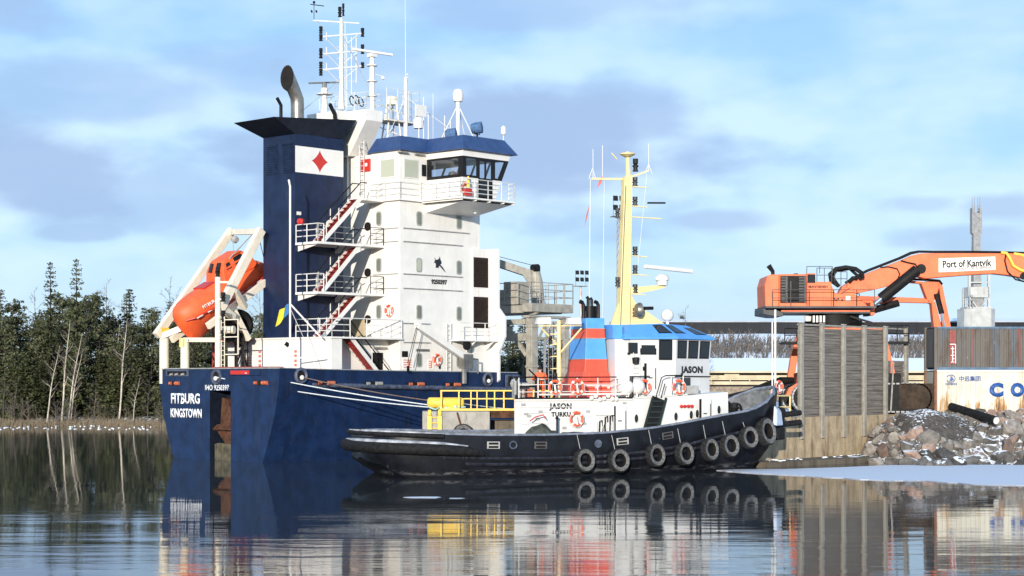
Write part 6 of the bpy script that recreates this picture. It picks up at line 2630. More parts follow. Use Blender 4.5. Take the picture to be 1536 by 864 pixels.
mb = MB()
mb.prism([e3(*p, -1.7) for p in ((1142, 462), (1141, 430), (1145, 416), (1152, 414), (1162.5, 414), (1162.5, 462))], (0, 3.4, 0))
mb.build('counterweight', 'excav', ex_, bevel=.05)
mb = MB()
eb(mb, 1163, 1204, 413.5, 462, -1.60, 1.6)
eb(mb, 1204, 1240, 425, 462, -1.66, 1.6)
mb.prism([e3(*p, -1.62) for p in ((1240, 462), (1240, 429), (1245, 441), (1256, 443), (1262, 438), (1272, 432), (1276, 444), (1293, 460), (1293, 462))], (0, 3.0, 0))
eb(mb, 1204, 1217, 412, 425, -1.4, 1.2)
body = mb.build('upper_body', 'excav', ex_, bevel=.04)
mb = MB()
eb(mb, 1164.5, 1203, 416, 456, -1.66, -1.601)
g_ = mb.build('engine_grille', 'excav_dark', ex_)
mb = MB()
for i in range(9):
    for x0, x1 in ((1165.5, 1171.5), (1192, 1199)):
        y = 417.5 + i * 4.2
        eb(mb, x0, x1, y, y + 2.6, -1.70, -1.661)
eb(mb, 1171.8, 1175, 417, 456, -1.72, -1.661)
eb(mb, 1199.4, 1202.4, 417, 456, -1.72, -1.661)
eb(mb, 1166, 1171, 448, 454, -1.74, -1.661)
eb(mb, 1179, 1180.5, 424, 436, -1.70, -1.661)
mb.build('louver_slat', 'excav_grey', g_)
mb = MB()
eb(mb, 1204.5, 1216, 414, 426.5, -1.70, -1.661)
mb.build('dark_window', 'glass', ex_)
mb = MB()
eb(mb, 1140, 1302, 461.6, 464.5, -2.5, 2.4)
mb.build('walkway', 'excav_grey', ex_)
mb = MB()
mb.prism([e3(*p, -1.9) for p in ((1138, 464.6), (1150, 464.6), (1168, 470), (1168, 476), (1156, 476), (1138, 473))], (0, 3.8, 0))
eb(mb, 1168, 1297, 464.7, 472, -1.8, 1.8)
mb.build('slab_frame', 'excav_grey', ex_, bevel=.03)
mb = MB()
eb(mb, 1165, 1296, 467.2, 469.2, -1.83, -1.801)
eb(mb, 1300, 1306, 455, 474, -1.2, 1.2)
mb.build('orange_trim', 'excav', ex_)
mb = MB()
ftl = [e3(1150, 461.6, -2.4), e3(1204, 461.6, -2.4), e3(1240, 461.6, -2.4), e3(1274, 461.6, -2.4), e3(1300, 461.6, -2.4)]
rail(mb, ftl, .98, 2, .022, 1.4)
rail(mb, [e3(1205, 412, -1.3), e3(1243, 412, -1.3)], .42, 1, .02, .8)
rail(mb, [e3(1220, 425, -1.3), e3(1242, 425, -1.3)], .85, 2, .02, .45)
rail(mb, [e3(1248, 430, -1.0), e3(1266, 430, -1.0)], .85, 2, .022, .35)
rail(mb, [e3(1148, 462, 2.3), e3(1300, 462, 2.3)], .98, 2, .022, 1.5)
mb.build('guard_rail', 'excav_grey', ex_)
mb = MB()
mb.path([e3(1157.5, 414, -.5), e3(1157.5, 408, -.5), e3(1151, 399, -.5)], [.11, .12, .16], 8)
mb.box(*[v for p in ((e3(1191, 414).x, e3(1196, 414).x),) for v in p], -.3, .3, e3(0, 414).z, e3(0, 410.5).z)
mb.each('exhaust', 'excav_dark', ex_)
text('MANTSINEN', 'lettering', 'ink', body, e3(1206, 434, -1.664), (1, 0, 0), (0, 0, 1), 1.15, .14, .03)
mb = MB()
eb(mb, 1261, 1268, 446, 453, -1.66, -1.64)
mb.build('notice_plate', 'sign', ex_)
mb = MB()
for p in ((1244, 450), (1247, 452), (1250, 450), (1256, 452)):
    c = e3(*p, -1.66)
    mb.box(c.x - .05, c.x + .05, c.y, c.y + .03, c.z - .05, c.z + .05)
mb.each('warning_mark', 'ink', body)
mb = MB()
mb.path([e3(1290, 418, -.9), e3(1288, 411, -1.0), e3(1279, 405, -1.0), e3(1264, 402.5, -1.0), e3(1249, 405, -1.0), e3(1240.5, 413, -1.0), e3(1242, 422, -1.0), e3(1254, 430, -.9)], .13, 8)
mb.path([e3(1289, 420, -.7), e3(1272, 404, -.6), e3(1252, 407, -.6), e3(1246, 416, -.6), e3(1256, 431, -.6)], .10, 8)
mb.path([e3(1270, 424, -.7), e3(1276, 418, -.7), e3(1283, 418, -.7)], .12, 8)
mb.build('hydraulic_hose', 'rubber', ex_, smooth=60)
mb = MB()
mb.lathe([(1.75, 0), (1.75, .35), (1.55, .36), (1.55, .75)], e3(1250, 490), k=24)
mb.build('slew_ring', 'excav_dark', ex_, smooth=40)
mb = MB()
for px_ in (1213, 1218, 1223, 1228):
    c = e3(px_, 480, -1.9)
    mb.box(c.x - .06, c.x + .06, c.y, c.y + .1, c.z - .2, c.z + .2)
mb.lathe([(.2, 0), (.24, .3), (.1, .34)], e3(1207, 483, -1.2), k=8)
mb.each('pale_fitting', 'rail_white', ex_)
mb = MB()
mb.loft([[e3(1200, 492, -2), e3(1300, 492, -2), e3(1300, 492, 2), e3(1200, 492, 2)], [e3(1222, 484, -1.4), e3(1280, 484, -1.4), e3(1280, 484, 1.4), e3(1222, 484, 1.4)]])
mb.bar(e3(1268, 476, -1.6), e3(1320, 492, -1.9), .2, .12)
mb.bar(e3(1285, 480, 1.2), e3(1330, 495, 1.4), .2, .12)
eb(mb, 1205, 1320, 492, 500, -2, 2)
eb(mb, 1222, 1285, 500, 575, -1.2, 1.2)
eb(mb, 1198, 1340, 560, 590, -2.2, 2.2)
ped = mb.build('undercarriage', 'excav_dark', ex_)
mb = MB()
for d in (-2.0, 2.0):
    mb.prism([e3(*p, d) for p in ((1204, 500), (1216, 500), (1203, 545), (1196, 590), (1172, 592), (1176, 582), (1188, 575), (1195, 530))], (0, .5, 0))
    mb.prism([e3(*p, d) for p in ((1306, 500), (1318, 500), (1336, 575), (1336, 592), (1318, 592))], (0, .5, 0))
eb(mb, 1204, 1320, 493, 499, -2.1, -2.03)
mb.each('stabiliser_leg', 'excav', ex_)
mb = MB()
eb(mb, 1169, 1205, 514, 517, -2.2, 0)
c0, c1 = e3(1169, 514, -2.2), e3(1205, 514, -2.2)
rail(mb, [c0, c1], .8, 2, .03, .6)
mb.build('access_platform', 'excav_dark', ex_)
mb = MB()
eb(mb, 1318, 1356, 513, 516.5, -1.6, .6)
c0, c1 = e3(1320, 513, -1.6), e3(1355, 513, -1.6)
rail(mb, [c0, c1], .95, 2, .03, .6)
mb.build('access_platform', 'excav_dark', ex_)
for d in (-2.6, 1.7):      # crawler tracks
    mb = MB()
    prof = []
    xa, xb, zc, r_ = e3(1180, 0).x, e3(1381, 0).x, e3(0, 596).z, .80
    for q in range(13):
        a = math.pi / 2 - math.pi * q / 12
        prof.append((xb - .8 + r_ * math.cos(a), zc + r_ * math.sin(a)))
    for q in range(13):
        a = -math.pi / 2 - math.pi * q / 12
        prof.append((xa + .8 + r_ * math.cos(a), zc + r_ * math.sin(a)))
    mb.prism([(x, d, z) for x, z in prof], (0, .8, 0))
    tr = mb.build('crawler_track', 'excav_dark', ex_)
    mb = MB()
    L = len(prof)
    dense = []
    for i in range(L):
        a, b = V((prof[i][0], d + .4, prof[i][1])), V((prof[(i + 1) % L][0], d + .4, prof[(i + 1) % L][1]))
        kk = max(1, int((b - a).length / .28))
        for q in range(kk):
            dense.append((a.lerp(b, q / kk), (b - a).normalized()))
    for p_, t_ in dense:
        nrm = V((-t_.z, 0, t_.x))
        mb.bar(p_ + nrm * .04 - V((0, .42, 0)), p_ + nrm * .04 + V((0, .42, 0)), .2, .09, nrm)
    mb.build('track_shoe', 'grey_steel', tr)
mb = MB()
eb(mb, 1335, 1386, 575, 612, -2.62, -2.601)
mb.build('track_cover', mat('muddy_orange_brown', (.045, .030, .020), .9, var=.4), ex_)
# boom
BM = [(1258, 452), (1256, 441), (1262, 430), (1280, 419), (1303, 409), (1326, 400), (1349, 391.5), (1366, 384), (1378, 381), (1400, 380.5), (1460, 380.5), (1536, 381), (1600, 384), (1640, 392), (1636, 416), (1600, 424), (1560, 421), (1536, 418), (1511, 413.5), (1488, 411), (1450, 413), (1419, 415.5), (1386, 418.5), (1374, 415), (1360, 417), (1339, 428), (1310, 435), (1282, 441)]
mb = MB()
mb.prism([e3(*p, -.45) for p in BM], (0, .9, 0))
bo = mb.build('boom', 'excav', ex_, bevel=.04)
mb = MB()
mb.path([e3(*p, -.2) for p in ((1268, 424), (1300, 407), (1349, 388), (1366, 380.5), (1378, 378), (1400, 378.5), (1460, 378.5), (1500, 379), (1600, 381))], .07, 6)
mb.path([e3(*p, .1) for p in ((1268, 424), (1300, 406), (1349, 387), (1366, 379), (1378, 377), (1400, 377.5), (1460, 377.5), (1500, 378), (1600, 381))], .07, 6)
mb.path([e3(*p, -.5) for p in ((1318, 402), (1330, 401), (1343, 404), (1347, 412), (1343, 421), (1336, 427))], .04, 5)
mb.path([e3(*p, -.5) for p in ((1349, 392), (1360, 395), (1370, 397), (1374, 403))], .05, 5)
mb.path([e3(*p, -.5) for p in ((1506, 381), (1504, 392), (1508, 408), (1520, 420), (1545, 426), (1580, 424))], .05, 5)
mb.path([e3(*p, -.5) for p in ((1510, 412), (1530, 422), (1560, 424))], .03, 5)
mb.build('boom_hose', 'rubber', bo)
mb = MB()
mb.path([e3(*p, -.55) for p in ((1498, 380), (1506, 380.5), (1511, 388), (1516, 399), (1527, 406), (1545, 410), (1580, 412))], .10, 7)
mb.path([e3(*p, -.4) for p in ((1518, 381), (1530, 383), (1550, 392), (1575, 398))], .09, 7)
mb.build('steel_hose_pipe', 'yellow', bo, smooth=60)
mb = MB()
mb.lathe([(.30, 0), (.30, .06)], e3(1379, 404, -.455), (0, -1, 0), 16)
mb.lathe([(.22, 0), (.22, .05)], e3(1532, 415, -.455), (0, -1, 0), 14)
mb.each('pivot_pin', 'excav_dark', bo)
mb = MB()
mb.lathe([(.34, 0), (.34, .03)], e3(1304, 425, -.45), (0, -1, 0), 16)
mb.lathe([(.42, 0), (.42, .03)], e3(1379, 404, -.43), (0, -1, 0), 16)
mb.each('reinforcing_plate', 'excav', bo)
mb = MB()
mb.tube(e3(1318, 449, -.8), e3(1371, 406, -.8), .34, k=12)
cy = mb.build('boom_cylinder', 'excav_dark', ex_, smooth=40)
mb = MB()
mb.tube(e3(1302, 462, -.8), e3(1320, 447, -.8), .16, k=10)
mb.build('piston_rod', 'chrome', cy, smooth=40)
# balance linkage behind the boom
mb = MB()
mb.prism([e3(*p, .6) for p in ((1385, 423), (1392, 421.5), (1408, 420), (1415, 424), (1406, 449), (1400, 455), (1396, 453))], (0, .7, 0))
mb.prism([e3(*p, .6) for p in ((1290, 443), (1390, 446.5), (1398, 450), (1398, 454), (1354, 453), (1340, 456), (1290, 453))], (0, .6, 0))
mb.prism([e3(*p, .5) for p in ((1400, 452), (1406, 452), (1416, 492), (1404, 492))], (0, .7, 0))
mb.prism([e3(*p, .5) for p in ((1411, 424), (1416, 424), (1430, 492), (1420, 492))], (0, .7, 0))
mb.prism([e3(*p, .6) for p in ((1362, 419), (1388, 422), (1388, 425), (1362, 423))], (0, .5, 0))
mb.build('balance_arm', 'excav', ex_, bevel=.03)
mb = MB()
mb.tube(e3(1407, 440, .4), e3(1415, 470, .4), .17, k=8)
mb.path([e3(*p, .5) for p in ((1362, 418), (1400, 419.5), (1412, 420.5), (1416, 426))], .08, 6)
mb.tube(e3(1308, 466, .4), e3(1350, 454, .4), .22, k=8)
mb.build('balance_cylinder', 'excav_dark', ex_)
mb = MB()
mb.tube(e3(1415, 470, .4), e3(1419, 492, .4), .09, k=8)
mb.build('balance_rod', 'chrome', ex_)
mb = MB()
mb.prism([e3(*p, -.52) for p in ((1405, 409.3), (1490, 405.5), (1489.5, 385.8), (1405, 388.5))], (0, .05, 0))
sg = mb.build('sign_board', 'sign', bo)
sg.parent = ex_
tilt = V((85, 0, 3.2)).normalized()
text('Port of Kantvik', 'lettering', 'ink', sg, e3(1411, 402.5, -.525), tilt, (-tilt.z, 0, tilt.x), 2.98, .44, .028)
text('KANTVIK SHIPPING', 'lettering', 'ink_grey', sg, e3(1434.5, 405.8, -.525), tilt, (-tilt.z, 0, tilt.x), 2.05, .17, .02)
mb = MB()
mb.path([e3(1411 + i * 1.9, 402.8 + 1.6 * math.sin(i * .62) - i * .05, -.53) for i in range(12)], .02, 4)
mb.build('wave_mark', 'ink_teal', sg)
mb = MB()      # dipper arm and grab, beyond the picture's edge
mb.prism([e3(*p, -.4) for p in ((1612, 392), (1640, 392), (1652, 520), (1640, 522))], (0, .8, 0))
mb.build('dipper_arm', 'excav', ex_)
mb = MB()
mb.loft([[e3(1630, 522, -.8), e3(1662, 522, -.8), e3(1662, 522, .8), e3(1630, 522, .8)], [e3(1622, 545, -.9), e3(1670, 545, -.9), e3(1670, 545, .9), e3(1622, 545, .9)], [e3(1640, 562, -.2), e3(1652, 562, -.2), e3(1652, 562, .2), e3(1640, 562, .2)]])
mb.build('grab', 'excav_dark', ex_)

# ------------------------------------------------------------------ containers
CB = V((25.25, 107.6, 2.62))


def container(label, z, body, edge):
    e = thing('shipping_container', label, 'container', (CB.x, CB.y, z), R(1.5))
    L, Wd, Hh = 12.19, 2.44, 2.59
    m = MB()
    for f_ in (0, 1):
        prof = []
        x = .18
        kk = 0
        while x < L - .2:
            for dx, dy in ((0, 0), (.07, .045), (.145, .045), (.215, 0)):
                prof.append((x + dx, dy))
            x += .285
        prof = [(.14, 0)] + prof + [(L - .14, 0)]
        y0 = .04 if f_ == 0 else Wd - .04
        sg_ = 1 if f_ == 0 else -1
        n_ = len(m.v)
        for px_, py_ in prof:
            m.v.append((px_, y0 + sg_ * py_, .15))
        for px_, py_ in prof:
            m.v.append((px_, y0 + sg_ * py_, Hh - .12))
        k_ = len(prof)
        for i in range(k_ - 1):
            m.face((n_ + i, n_ + i + 1, n_ + k_ + i + 1, n_ + k_ + i))
    m.box(.10, .14, .1, Wd - .1, .15, Hh - .1)
    m.box(L - .14, L - .10, .1, Wd - .1, .15, Hh - .1)
    m.box(.12, L - .12, .08, Wd - .08, Hh - .06, Hh - .02)
    bd = m.build('corrugated_side', body, e, fix=False)
    m = MB()
    for x0, x1 in ((0, .16), (L - .16, L)):
        for y0, y1 in ((0, .16), (Wd - .16, Wd)):
            m = MB()
            m.box(x0, x1, y0, y1, 0, Hh)
            m.build('corner_post', 'cont_rust_edge' if body == 'cont_white' else 'cont_rusty', e)
    m = MB()
    for y0, y1 in ((0, .08), (Wd - .08, Wd)):
        m.box(.16, L - .16, y0, y1, .02, .16)
        m.box(.16, L - .16, y0, y1, Hh - .12, Hh)
    m.build('side_rail', edge, e)
    return e, bd


cw, cwb = container('dirty white rust-streaked container with large blue letters, at the bottom of the stack', CB.z, 'cont_white', 'cont_white')
cu_, cub = container('rusted grey-blue container on top of the white one with blue letters', CB.z + 2.6, 'cont_rusty', 'cont_blue')
for i, ch in enumerate('COSCO'):
    text(ch, 'lettering', 'ink_blue', cwb, (3.32 + i * 1.27, .03, .98), (1, 0, 0), (0, 0, 1), .84, .86, .07)
text('中远集团', 'lettering', 'ink_blue', cwb, (1.50, .03, 1.92), (1, 0, 0), (0, 0, 1), 1.28, .32, .012)
mb = MB()
cx, cz = 1.0, 2.08
mb.path([(cx + .26 * math.cos(a), .02, cz + .22 * math.sin(a)) for a in (R(q) for q in range(200, 521, 20))], .02, 4)
mb.prism([(cx, .025, cz + .26), (cx + .06, .025, cz - .16), (cx - .06, .025, cz - .16)], (0, -.012, 0))
mb.prism([(cx + .03, .025, cz + .16), (cx + .2, .025, cz - .1), (cx + .07, .025, cz - .1)], (0, -.012, 0))
mb.build('emblem', 'ink_blue', cwb)
text('COSCO', 'lettering', 'ink_blue', cwb, (.66, .03, 1.70), (1, 0, 0), (0, 0, 1), .72, .12, .04)
mb = MB()
mb.box(.92, 1.28, .012, .035, .35, 2.35)
mb.build('faded_panel', mat('faded_red_panel', (.26, .06, .05), .7, var=.3, scale=4), cub)
mb = MB()
mb.box(.94, 1.30, .004, .011, 1.52, 1.56)
mb.box(1.26, 1.30, .004, .011, .40, 1.56)
for i in range(5):
    mb.box(1.0 + .06 * (i % 2), 1.2, .004, .011, .45 + i * .2, .49 + i * .2)
mb.box(1.08, 1.12, .004, .011, .45, 1.4)
mb.build('lettering', 'ink_white', cub)

# black pipe on the bank
mb = MB()
a, b = V(((1426 - 768) * .0390, 105.2, 4.7 + (568 - 610) * .0390)), V(((1495 - 768) * .0376, 101.6, 4.7 + (568 - 631) * .0376))
mb.tube(a, b, .24, k=14)
o = mb.build('pipe', 'rubber', None, smooth=40)
tag(o, 'thick black pipe lying slanted on the snowy bank in front of the white container', 'pipe')
mb = MB()
d = (b - a).normalized()
mb.lathe([(.21, 0), (.21, .02)], b, d, 14)
mb.build('pipe_end', 'pipe_white', o)

# ------------------------------------------------------------------ mooring dolphin and walkway
dol = thing('mooring_dolphin', 'grey concrete mooring block with a yellow bollard between ship and tug', 'mooring dolphin', (-3.04, 97.2, 0), R(3))
mb = MB()
mb.box(-1.8, 1.8, -1.2, 1.3, -1.5, 2.95)
mb.build('concrete_block', 'concrete', dol, bevel=.04)
mb = MB()
for x in (-1.42, -.88):
    mb.bar((x, -1.32, .5), (x, -1.32, 2.72), .10, .22, (1, 0, 0))
    mb.bar((x, -1.32, 2.72), (x, -1.1, 3.0), .12, .16, (1, 0, 0))
for i in range(8):
    mb.tube((-1.42, -1.3, .6 + i * .29), (-.88, -1.3, .6 + i * .29), .03, k=6)
mb.build('ladder', 'yellow', dol)
mb = MB()
mb.lathe([(.0, -1.0), (.2, -.98), (.29, -.88), (.29, .88), (.2, .98), (.0, 1.0)], (-.55, -.2, 3.40), (1, .03, 0), 16)
mb.lathe([(.42, -.02), (.34, .12), (.26, .3)], (-.15, -.2, 2.97), k=14)
mb.tube((-.75, -.2, 2.97), (-.75, -.2, 3.3), .22, k=10)
mb.build('bollard', 'yellow', dol, smooth=50)
mb = MB()
mb.path([(.05, -1.25, 2.9), (.28, -1.32, 2.1)], .05, 6)
mb.build('hanging_rod', 'rust', dol)
p = V((-2.6, 95.75, 1.72))
e = thing('tyre_fender', 'dark tyre hung on the concrete mooring block by a rusty rod', 'tyre', p, R(3))
tyre_parts(e)

wk = thing('walkway', 'yellow railed steel walkway running from the concrete mooring block behind the tug deckhouse', 'walkway', (-3.85, 96.3, 0), R(1))
mb = MB()
mb.box(0, 9.6, 0, 1.3, 2.98, 3.04)
mb.box(0, 9.6, -.03, .03, 3.0, 3.10)
for x in (4.5, 5.2, 8.0):
    mb.box(x - .05, x + .05, -.04, .04, 2.75, 3.0)
mb.build('deck', 'yellow', wk)
mb = MB()
for y in (0, 1.3):
    for x in (.05, 1.0, 1.65, 1.98, 2.5, 2.92, 3.42, 4.02, 5.0, 6.0, 7.0, 8.0, 9.0, 9.55):
        mb.bar((x, y, 3.05), (x, y, 4.05), .055, .055, (1, 0, 0))
    mb.bar((0, y, 4.05), (9.6, y, 4.05), .055, .06)
    mb.bar((1.2 if y == 0 else 0, y, 3.62), (9.6, y, 3.62), .04, .05)
mb.build('guard_rail', 'yellow', wk)
mb = MB()
mb.box(1.9, 5.2, .1, 1.2, 2.6, 2.975)
mb.build('red_beam', 'rust', wk)
mb = MB()
for x in (6.2, 9.4):
    for y in (.3, 1.0):
        mb.tube((x, y, -1.5), (x, y, 2.98), .18, k=8)
mb.each('pile', 'dark_steel', wk)
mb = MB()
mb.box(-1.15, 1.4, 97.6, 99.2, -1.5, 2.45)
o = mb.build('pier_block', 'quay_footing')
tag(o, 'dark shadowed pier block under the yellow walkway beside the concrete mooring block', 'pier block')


# ------------------------------------------------------------------ mooring ropes
def rope(label, pts, r, m, sag=0., group=None):
    a_, b_ = V(pts[0]), V(pts[-1])
    q = [V(pts[0])]
    for s_, t_ in zip(pts, pts[1:]):
        s_, t_ = V(s_), V(t_)
        for i in range(1, 13):
            f_ = i / 12
            q.append(s_.lerp(t_, f_) - V((0, 0, sag * 4 * f_ * (1 - f_))))
    mb_ = MB()
    mb_.path(q, r, 6)
    return tag(mb_.build('mooring_rope', m), label, 'rope', group)


rope('lower white mooring rope from the round hole above the ship name to the yellow bollard', [S.w(-.15, 5.5, 4.78), (-4.0, 97.0, 3.12), (-3.0, 96.7, 3.2)], .032, 'rope', .18)
rope('upper white mooring rope from the red roller on the ship stern to the yellow bollard', [S.w(-.12, 2.9, 5.02), (-4.0, 96.9, 3.22), (-3.0, 96.7, 3.25)], .032, 'rope', .12)
rope('brown mooring rope from the round hole in the ship side to the yellow bollard', [S.w(1.5, -.2, 4.78), (-4.3, 97.1, 3.5)], .03, 'rope_brown', .10)
rope('thin grey mooring line leading from the yellow bollard along under the walkway rail', [(-2.6, 97.0, 3.35), (.2, 96.9, 3.05), (1.5, 97.0, 3.0)], .025, 'grey_steel', .03)
rope('green and white rope tails tangled round the foot of the yellow bollard', [(-4.55, 96.85, 3.22), (-4.1, 96.5, 3.05), (-3.7, 96.9, 3.28), (-3.3, 96.6, 3.02), (-2.9, 96.8, 3.2), (-2.5, 96.8, 3.18)], .045, 'rope_green', .02)

# ------------------------------------------------------------------ small things on the quay
pq = Q.w(3.1, .55)
lp = thing('lifebuoy_post', 'pair of tall thin white poles on the quay edge holding a lifebuoy', 'post', (pq.x, pq.y, 2.5), Q.a)
mb = MB()
mb.tube((0, 0, 0), (0, 0, 6.0), .06, k=7)
mb.tube((-.30, 0, 0), (-.30, 0, 5.3), .045, k=6)
mb.bar((-.6, 0, 3.2), (.1, 0, 3.2), .04, .04)
mb.build('pole', 'rail_white', lp)
lifebuoy((3.1, .32, 4.25), Q, (0, -1), 'faded red and white lifebuoy hung on the white poles at the quay edge')
yr = thing('safety_rail', 'small pale yellow handrail at the quay edge behind the tug bow fender', 'railing', (Q.w(3.0, .5).x, Q.w(3.0, .5).y, 2.5), Q.a)
mb = MB()
rail(mb, [(-.2, 0, 0), (1.55, 0, 0)], 1.25, 2, .045, 1.8)
mb.build('rail', 'cream', yr)
mb = MB()
mb.lathe([(.16, 0), (.14, .35), (.22, .4), (.22, .5)], (.6, .3, 0), k=10)
mb.lathe([(.16, 0), (.14, .35), (.22, .4), (.22, .5)], (.95, .3, 0), k=10)
mb.build('bollard', 'yellow', yr, smooth=40)
mb = MB()
pts = [(11.3, 108, 3.45), (13.0, 108.5, 3.5), (14.2, 109, 3.75), (15.4, 109.5, 4.2), (16.4, 110, 4.55), (17.2, 110.3, 4.6)]
mb.path(pts, [.24, .25, .26, .28, .26, .2], 9)
for p_ in pts[:5]:
    mb.box(p_[0] - .1, p_[0] + .1, p_[1] - .1, p_[1] + .1, 2.5, p_[2] - .1)
tag(mb.build('rubber_hose', 'dark_steel', smooth=50), 'long dark discharge hose propped up behind the tug bow, rising to the handler leg', 'hose')

# ------------------------------------------------------------------ sheds behind
shed = thing('warehouse', 'long cream-yellow warehouse with a snow-covered low roof behind the quay', 'warehouse', (34, 182, 2.5), R(-1))
mb = MB()
mb.box(-24, 30, 0, 12, 0, 2.9)
mb.build('wall', 'shed_yellow', shed)
mb = MB()
for i in range(28):
    x = -23.6 + i * 1.95
    mb.box(x - .05, x + .05, -.08, -.004, 1.6, 2.5)
mb.box(-24, 30, -.06, -.003, 2.06, 2.10)
mb.box(-24, 30, -.09, -.061, 2.25, 2.32)
mb.build('batten', 'shed_yellow', shed)
mb = MB()
for x0, x1 in ((-22, -12.5), (-11.0, 4), (5, 13), (14, 27)):
    mb.box(x0, x1, -.05, -.002, 2.55, 2.84)
mb.box(-24, 30, -.06, -.001, 1.40, 1.58)
mb.box(-24, 30, -.05, -.001, 1.93, 2.05)
mb.build('dark_opening', 'dark', shed)
mb = MB()
mb.box(-24, 30, -.10, -.004, -.4, 1.40)
mb.build('plinth', mat('brown_stone_plinth', (.25, .20, .15), .9, var=.35, scale=4, streak=.3), shed)
mb = MB()
mb.prism([(-24.3, -.7, 2.92), (-24.3, 6, 4.35), (-24.3, 12.7, 2.92)], (54.6, 0, 0))
rf = mb.build('roof', 'roof_snow', shed)
mb = MB()
mb.box(-24.3, 30.3, -.78, -.705, 2.78, 2.98)
mb.build('eaves_board', 'shed_yellow', rf)

ds = thing('storage_shed', 'very long low dark grey storage shed along the top of the snowy bank', 'shed', (50, 246, 9.2), 0)
mb = MB()
mb.box(-32, 70, 0, 14, 0, 3.35)
mb.build('wall', 'shed_dark', ds)
mb = MB()
for i in range(52):
    mb.box(-31.9 + i * 1.96, -31.8 + i * 1.96, -.06, -.004, 0, 3.3)
mb.build('cladding_seam', 'shed_dark', ds)
mb = MB()
mb.prism([(-32.4, -.4, 3.36), (-32.4, 7, 4.0), (-32.4, 14.4, 3.36)], (102.8, 0, 0))
mb.box(-32.4, 70.4, -.42, -.1, 3.2, 3.355)
mb.build('roof', 'roof_snow', ds)


def light_mast(label, X, Y, z0, H, w, lat=True):
    e_ = thing('floodlight_mast', label, 'light mast', (X, Y, z0), .3)
    m = MB()
    if lat:
        for a in range(3):
            c, s_ = math.cos(a * 2.094), math.sin(a * 2.094)
            m.tube((w * c, w * s_, 0), (w * .8 * c, w * .8 * s_, H), .10, k=4)
        kk = int(H / 1.1)
        for i in range(kk):
            for a in range(3):
                b_ = (a + 1) % 3
                z, z2 = H * i / kk, H * (i + 1) / kk
                p_ = (w * math.cos(a * 2.094), w * math.sin(a * 2.094), z)
                q_ = (w * math.cos(b_ * 2.094), w * math.sin(b_ * 2.094), z2)
                m.tube(p_, q_, .055, k=3)
    else:
        m.path([(0, 0, 0), (0, 0, H)], [w, w * .7], 8)
    m.build('mast', 'pylon' if not lat else 'pylon_grey', e_)
    m = MB()
    for i in range(int(H / 2.4)):
        m.box(-.12, .12, -w - .1, -w - .04, 1 + i * 2.4, 1.7 + i * 2.4)
    m.build('red_marking', 'ink_red', e_)
    m = MB()
    m.box(-1.2, 1.2, -.9, .9, H, H + .12)
    m.box(-1.1, 1.1, -.5, .5, H - 1.6 * 0, H + .1)
    for s_ in (-1, 1):
        m.tube((s_ * 1.0, 0, H), (s_ * 1.0, 0, H + 2.6), .06)
    m.build('lamp_platform', 'pylon_grey', e_)
    for i in range(3):
        for zz in (H + .9, H + 2.2):
            m = MB()
            m.prism([(-1.1 + i * .95, -.6, zz), (-.5 + i * .95, -.6, zz), (-.5 + i * .95, -.5, zz + .7), (-1.1 + i * .95, -.5, zz + .7)], (0, .4, .1))
            m.build('floodlight', 'dark_steel', e_)
    return e_


light_mast('tall lattice floodlight mast seen close beside the cream tug mast', 15.3, 255, 7, 20.6, .62)
light_mast('slim distant floodlight mast above the tug funnel', 12.9, 338, 5, 17.0, .32, False)

pt = thing('pylon_tower', 'tall grey crane pylon on a pale concrete base far behind the boom', 'tower', (58.0, 225, 6), .12)
mb = MB()
mb.prism([(-2.0, -1.2, 0), (-1.2, -2.0, 0), (1.2, -2.0, 0), (2.0, -1.2, 0), (2.0, 1.2, 0), (1.2, 2, 0), (-1.2, 2, 0), (-2.0, 1.2, 0)], (0, 0, 7.4))
mb.build('concrete_base', 'pylon', pt, bevel=.05)
mb = MB()
for x in (-1.25, 1.25):
    for y in (-1, 1):
        mb.box(x - .15, x + .15, y - .15, y + .15, 7.4, 11.6 if y < 0 else 10)
mb.box(-1.3, 1.3, -1.15, 1.1, 8.8, 10.1)
mb.box(-1.6, 1.5, -1.3, 1.2, 7.42, 7.6)
for s_ in (-1, 1):
    mb.bar((s_ * 1.2, -1, 8.8), (s_ * .3, -1, 7.6), .14, .14)
mb.box(-1.3, 1.3, -1.1, -1.0, 10.6, 10.75)
mb.build('portal_frame', 'pylon', pt)
mb = MB()
mb.loft([[(-.55, -.55, 7.6), (.55, -.55, 7.6), (.55, .55, 7.6), (-.55, .55, 7.6)], [(-.38, -.38, 19.4), (.38, -.38, 19.4), (.38, .38, 19.4), (-.38, .38, 19.4)]])
mb.box(-.75, .75, -.6, .6, 7.6, 9.0)
mb.build('column', 'pylon_grey', pt)
mb = MB()
for s_ in (-1, 1):
    for y in (-.35, .35):
        mb.tube((s_ * .42, y, 8), (s_ * .38, y, 20.4), .08, k=5)
        mb.tube((s_ * .38, y, 20.3), (s_ * .36, y, 21.4), .035, k=4)
    mb.box(s_ * .52 - .12, s_ * .52 + .12, -.4, .4, 16.8, 20.0)
    mb.tube((s_ * 1.1, -.4, 13.2), (s_ * .4, -.4, 13.2), .04, k=4)
for i in range(16):
    mb.bar((-.42 if i % 2 else .42, -.44, 9 + i * .68), (.42 if i % 2 else -.42, -.44, 9.68 + i * .68), .07, .07)
mb.build('lattice', 'pylon_grey', pt)
mb = MB()
rail(mb, [(-2.0, -1.9, 7.4), (-1.2, -2.0, 7.4)], 1.6, 3, .04, .5)
mb.build('guard_rail', 'pylon_grey', pt)

# ------------------------------------------------------------------ trees and shrubs
tr = random.Random(21)


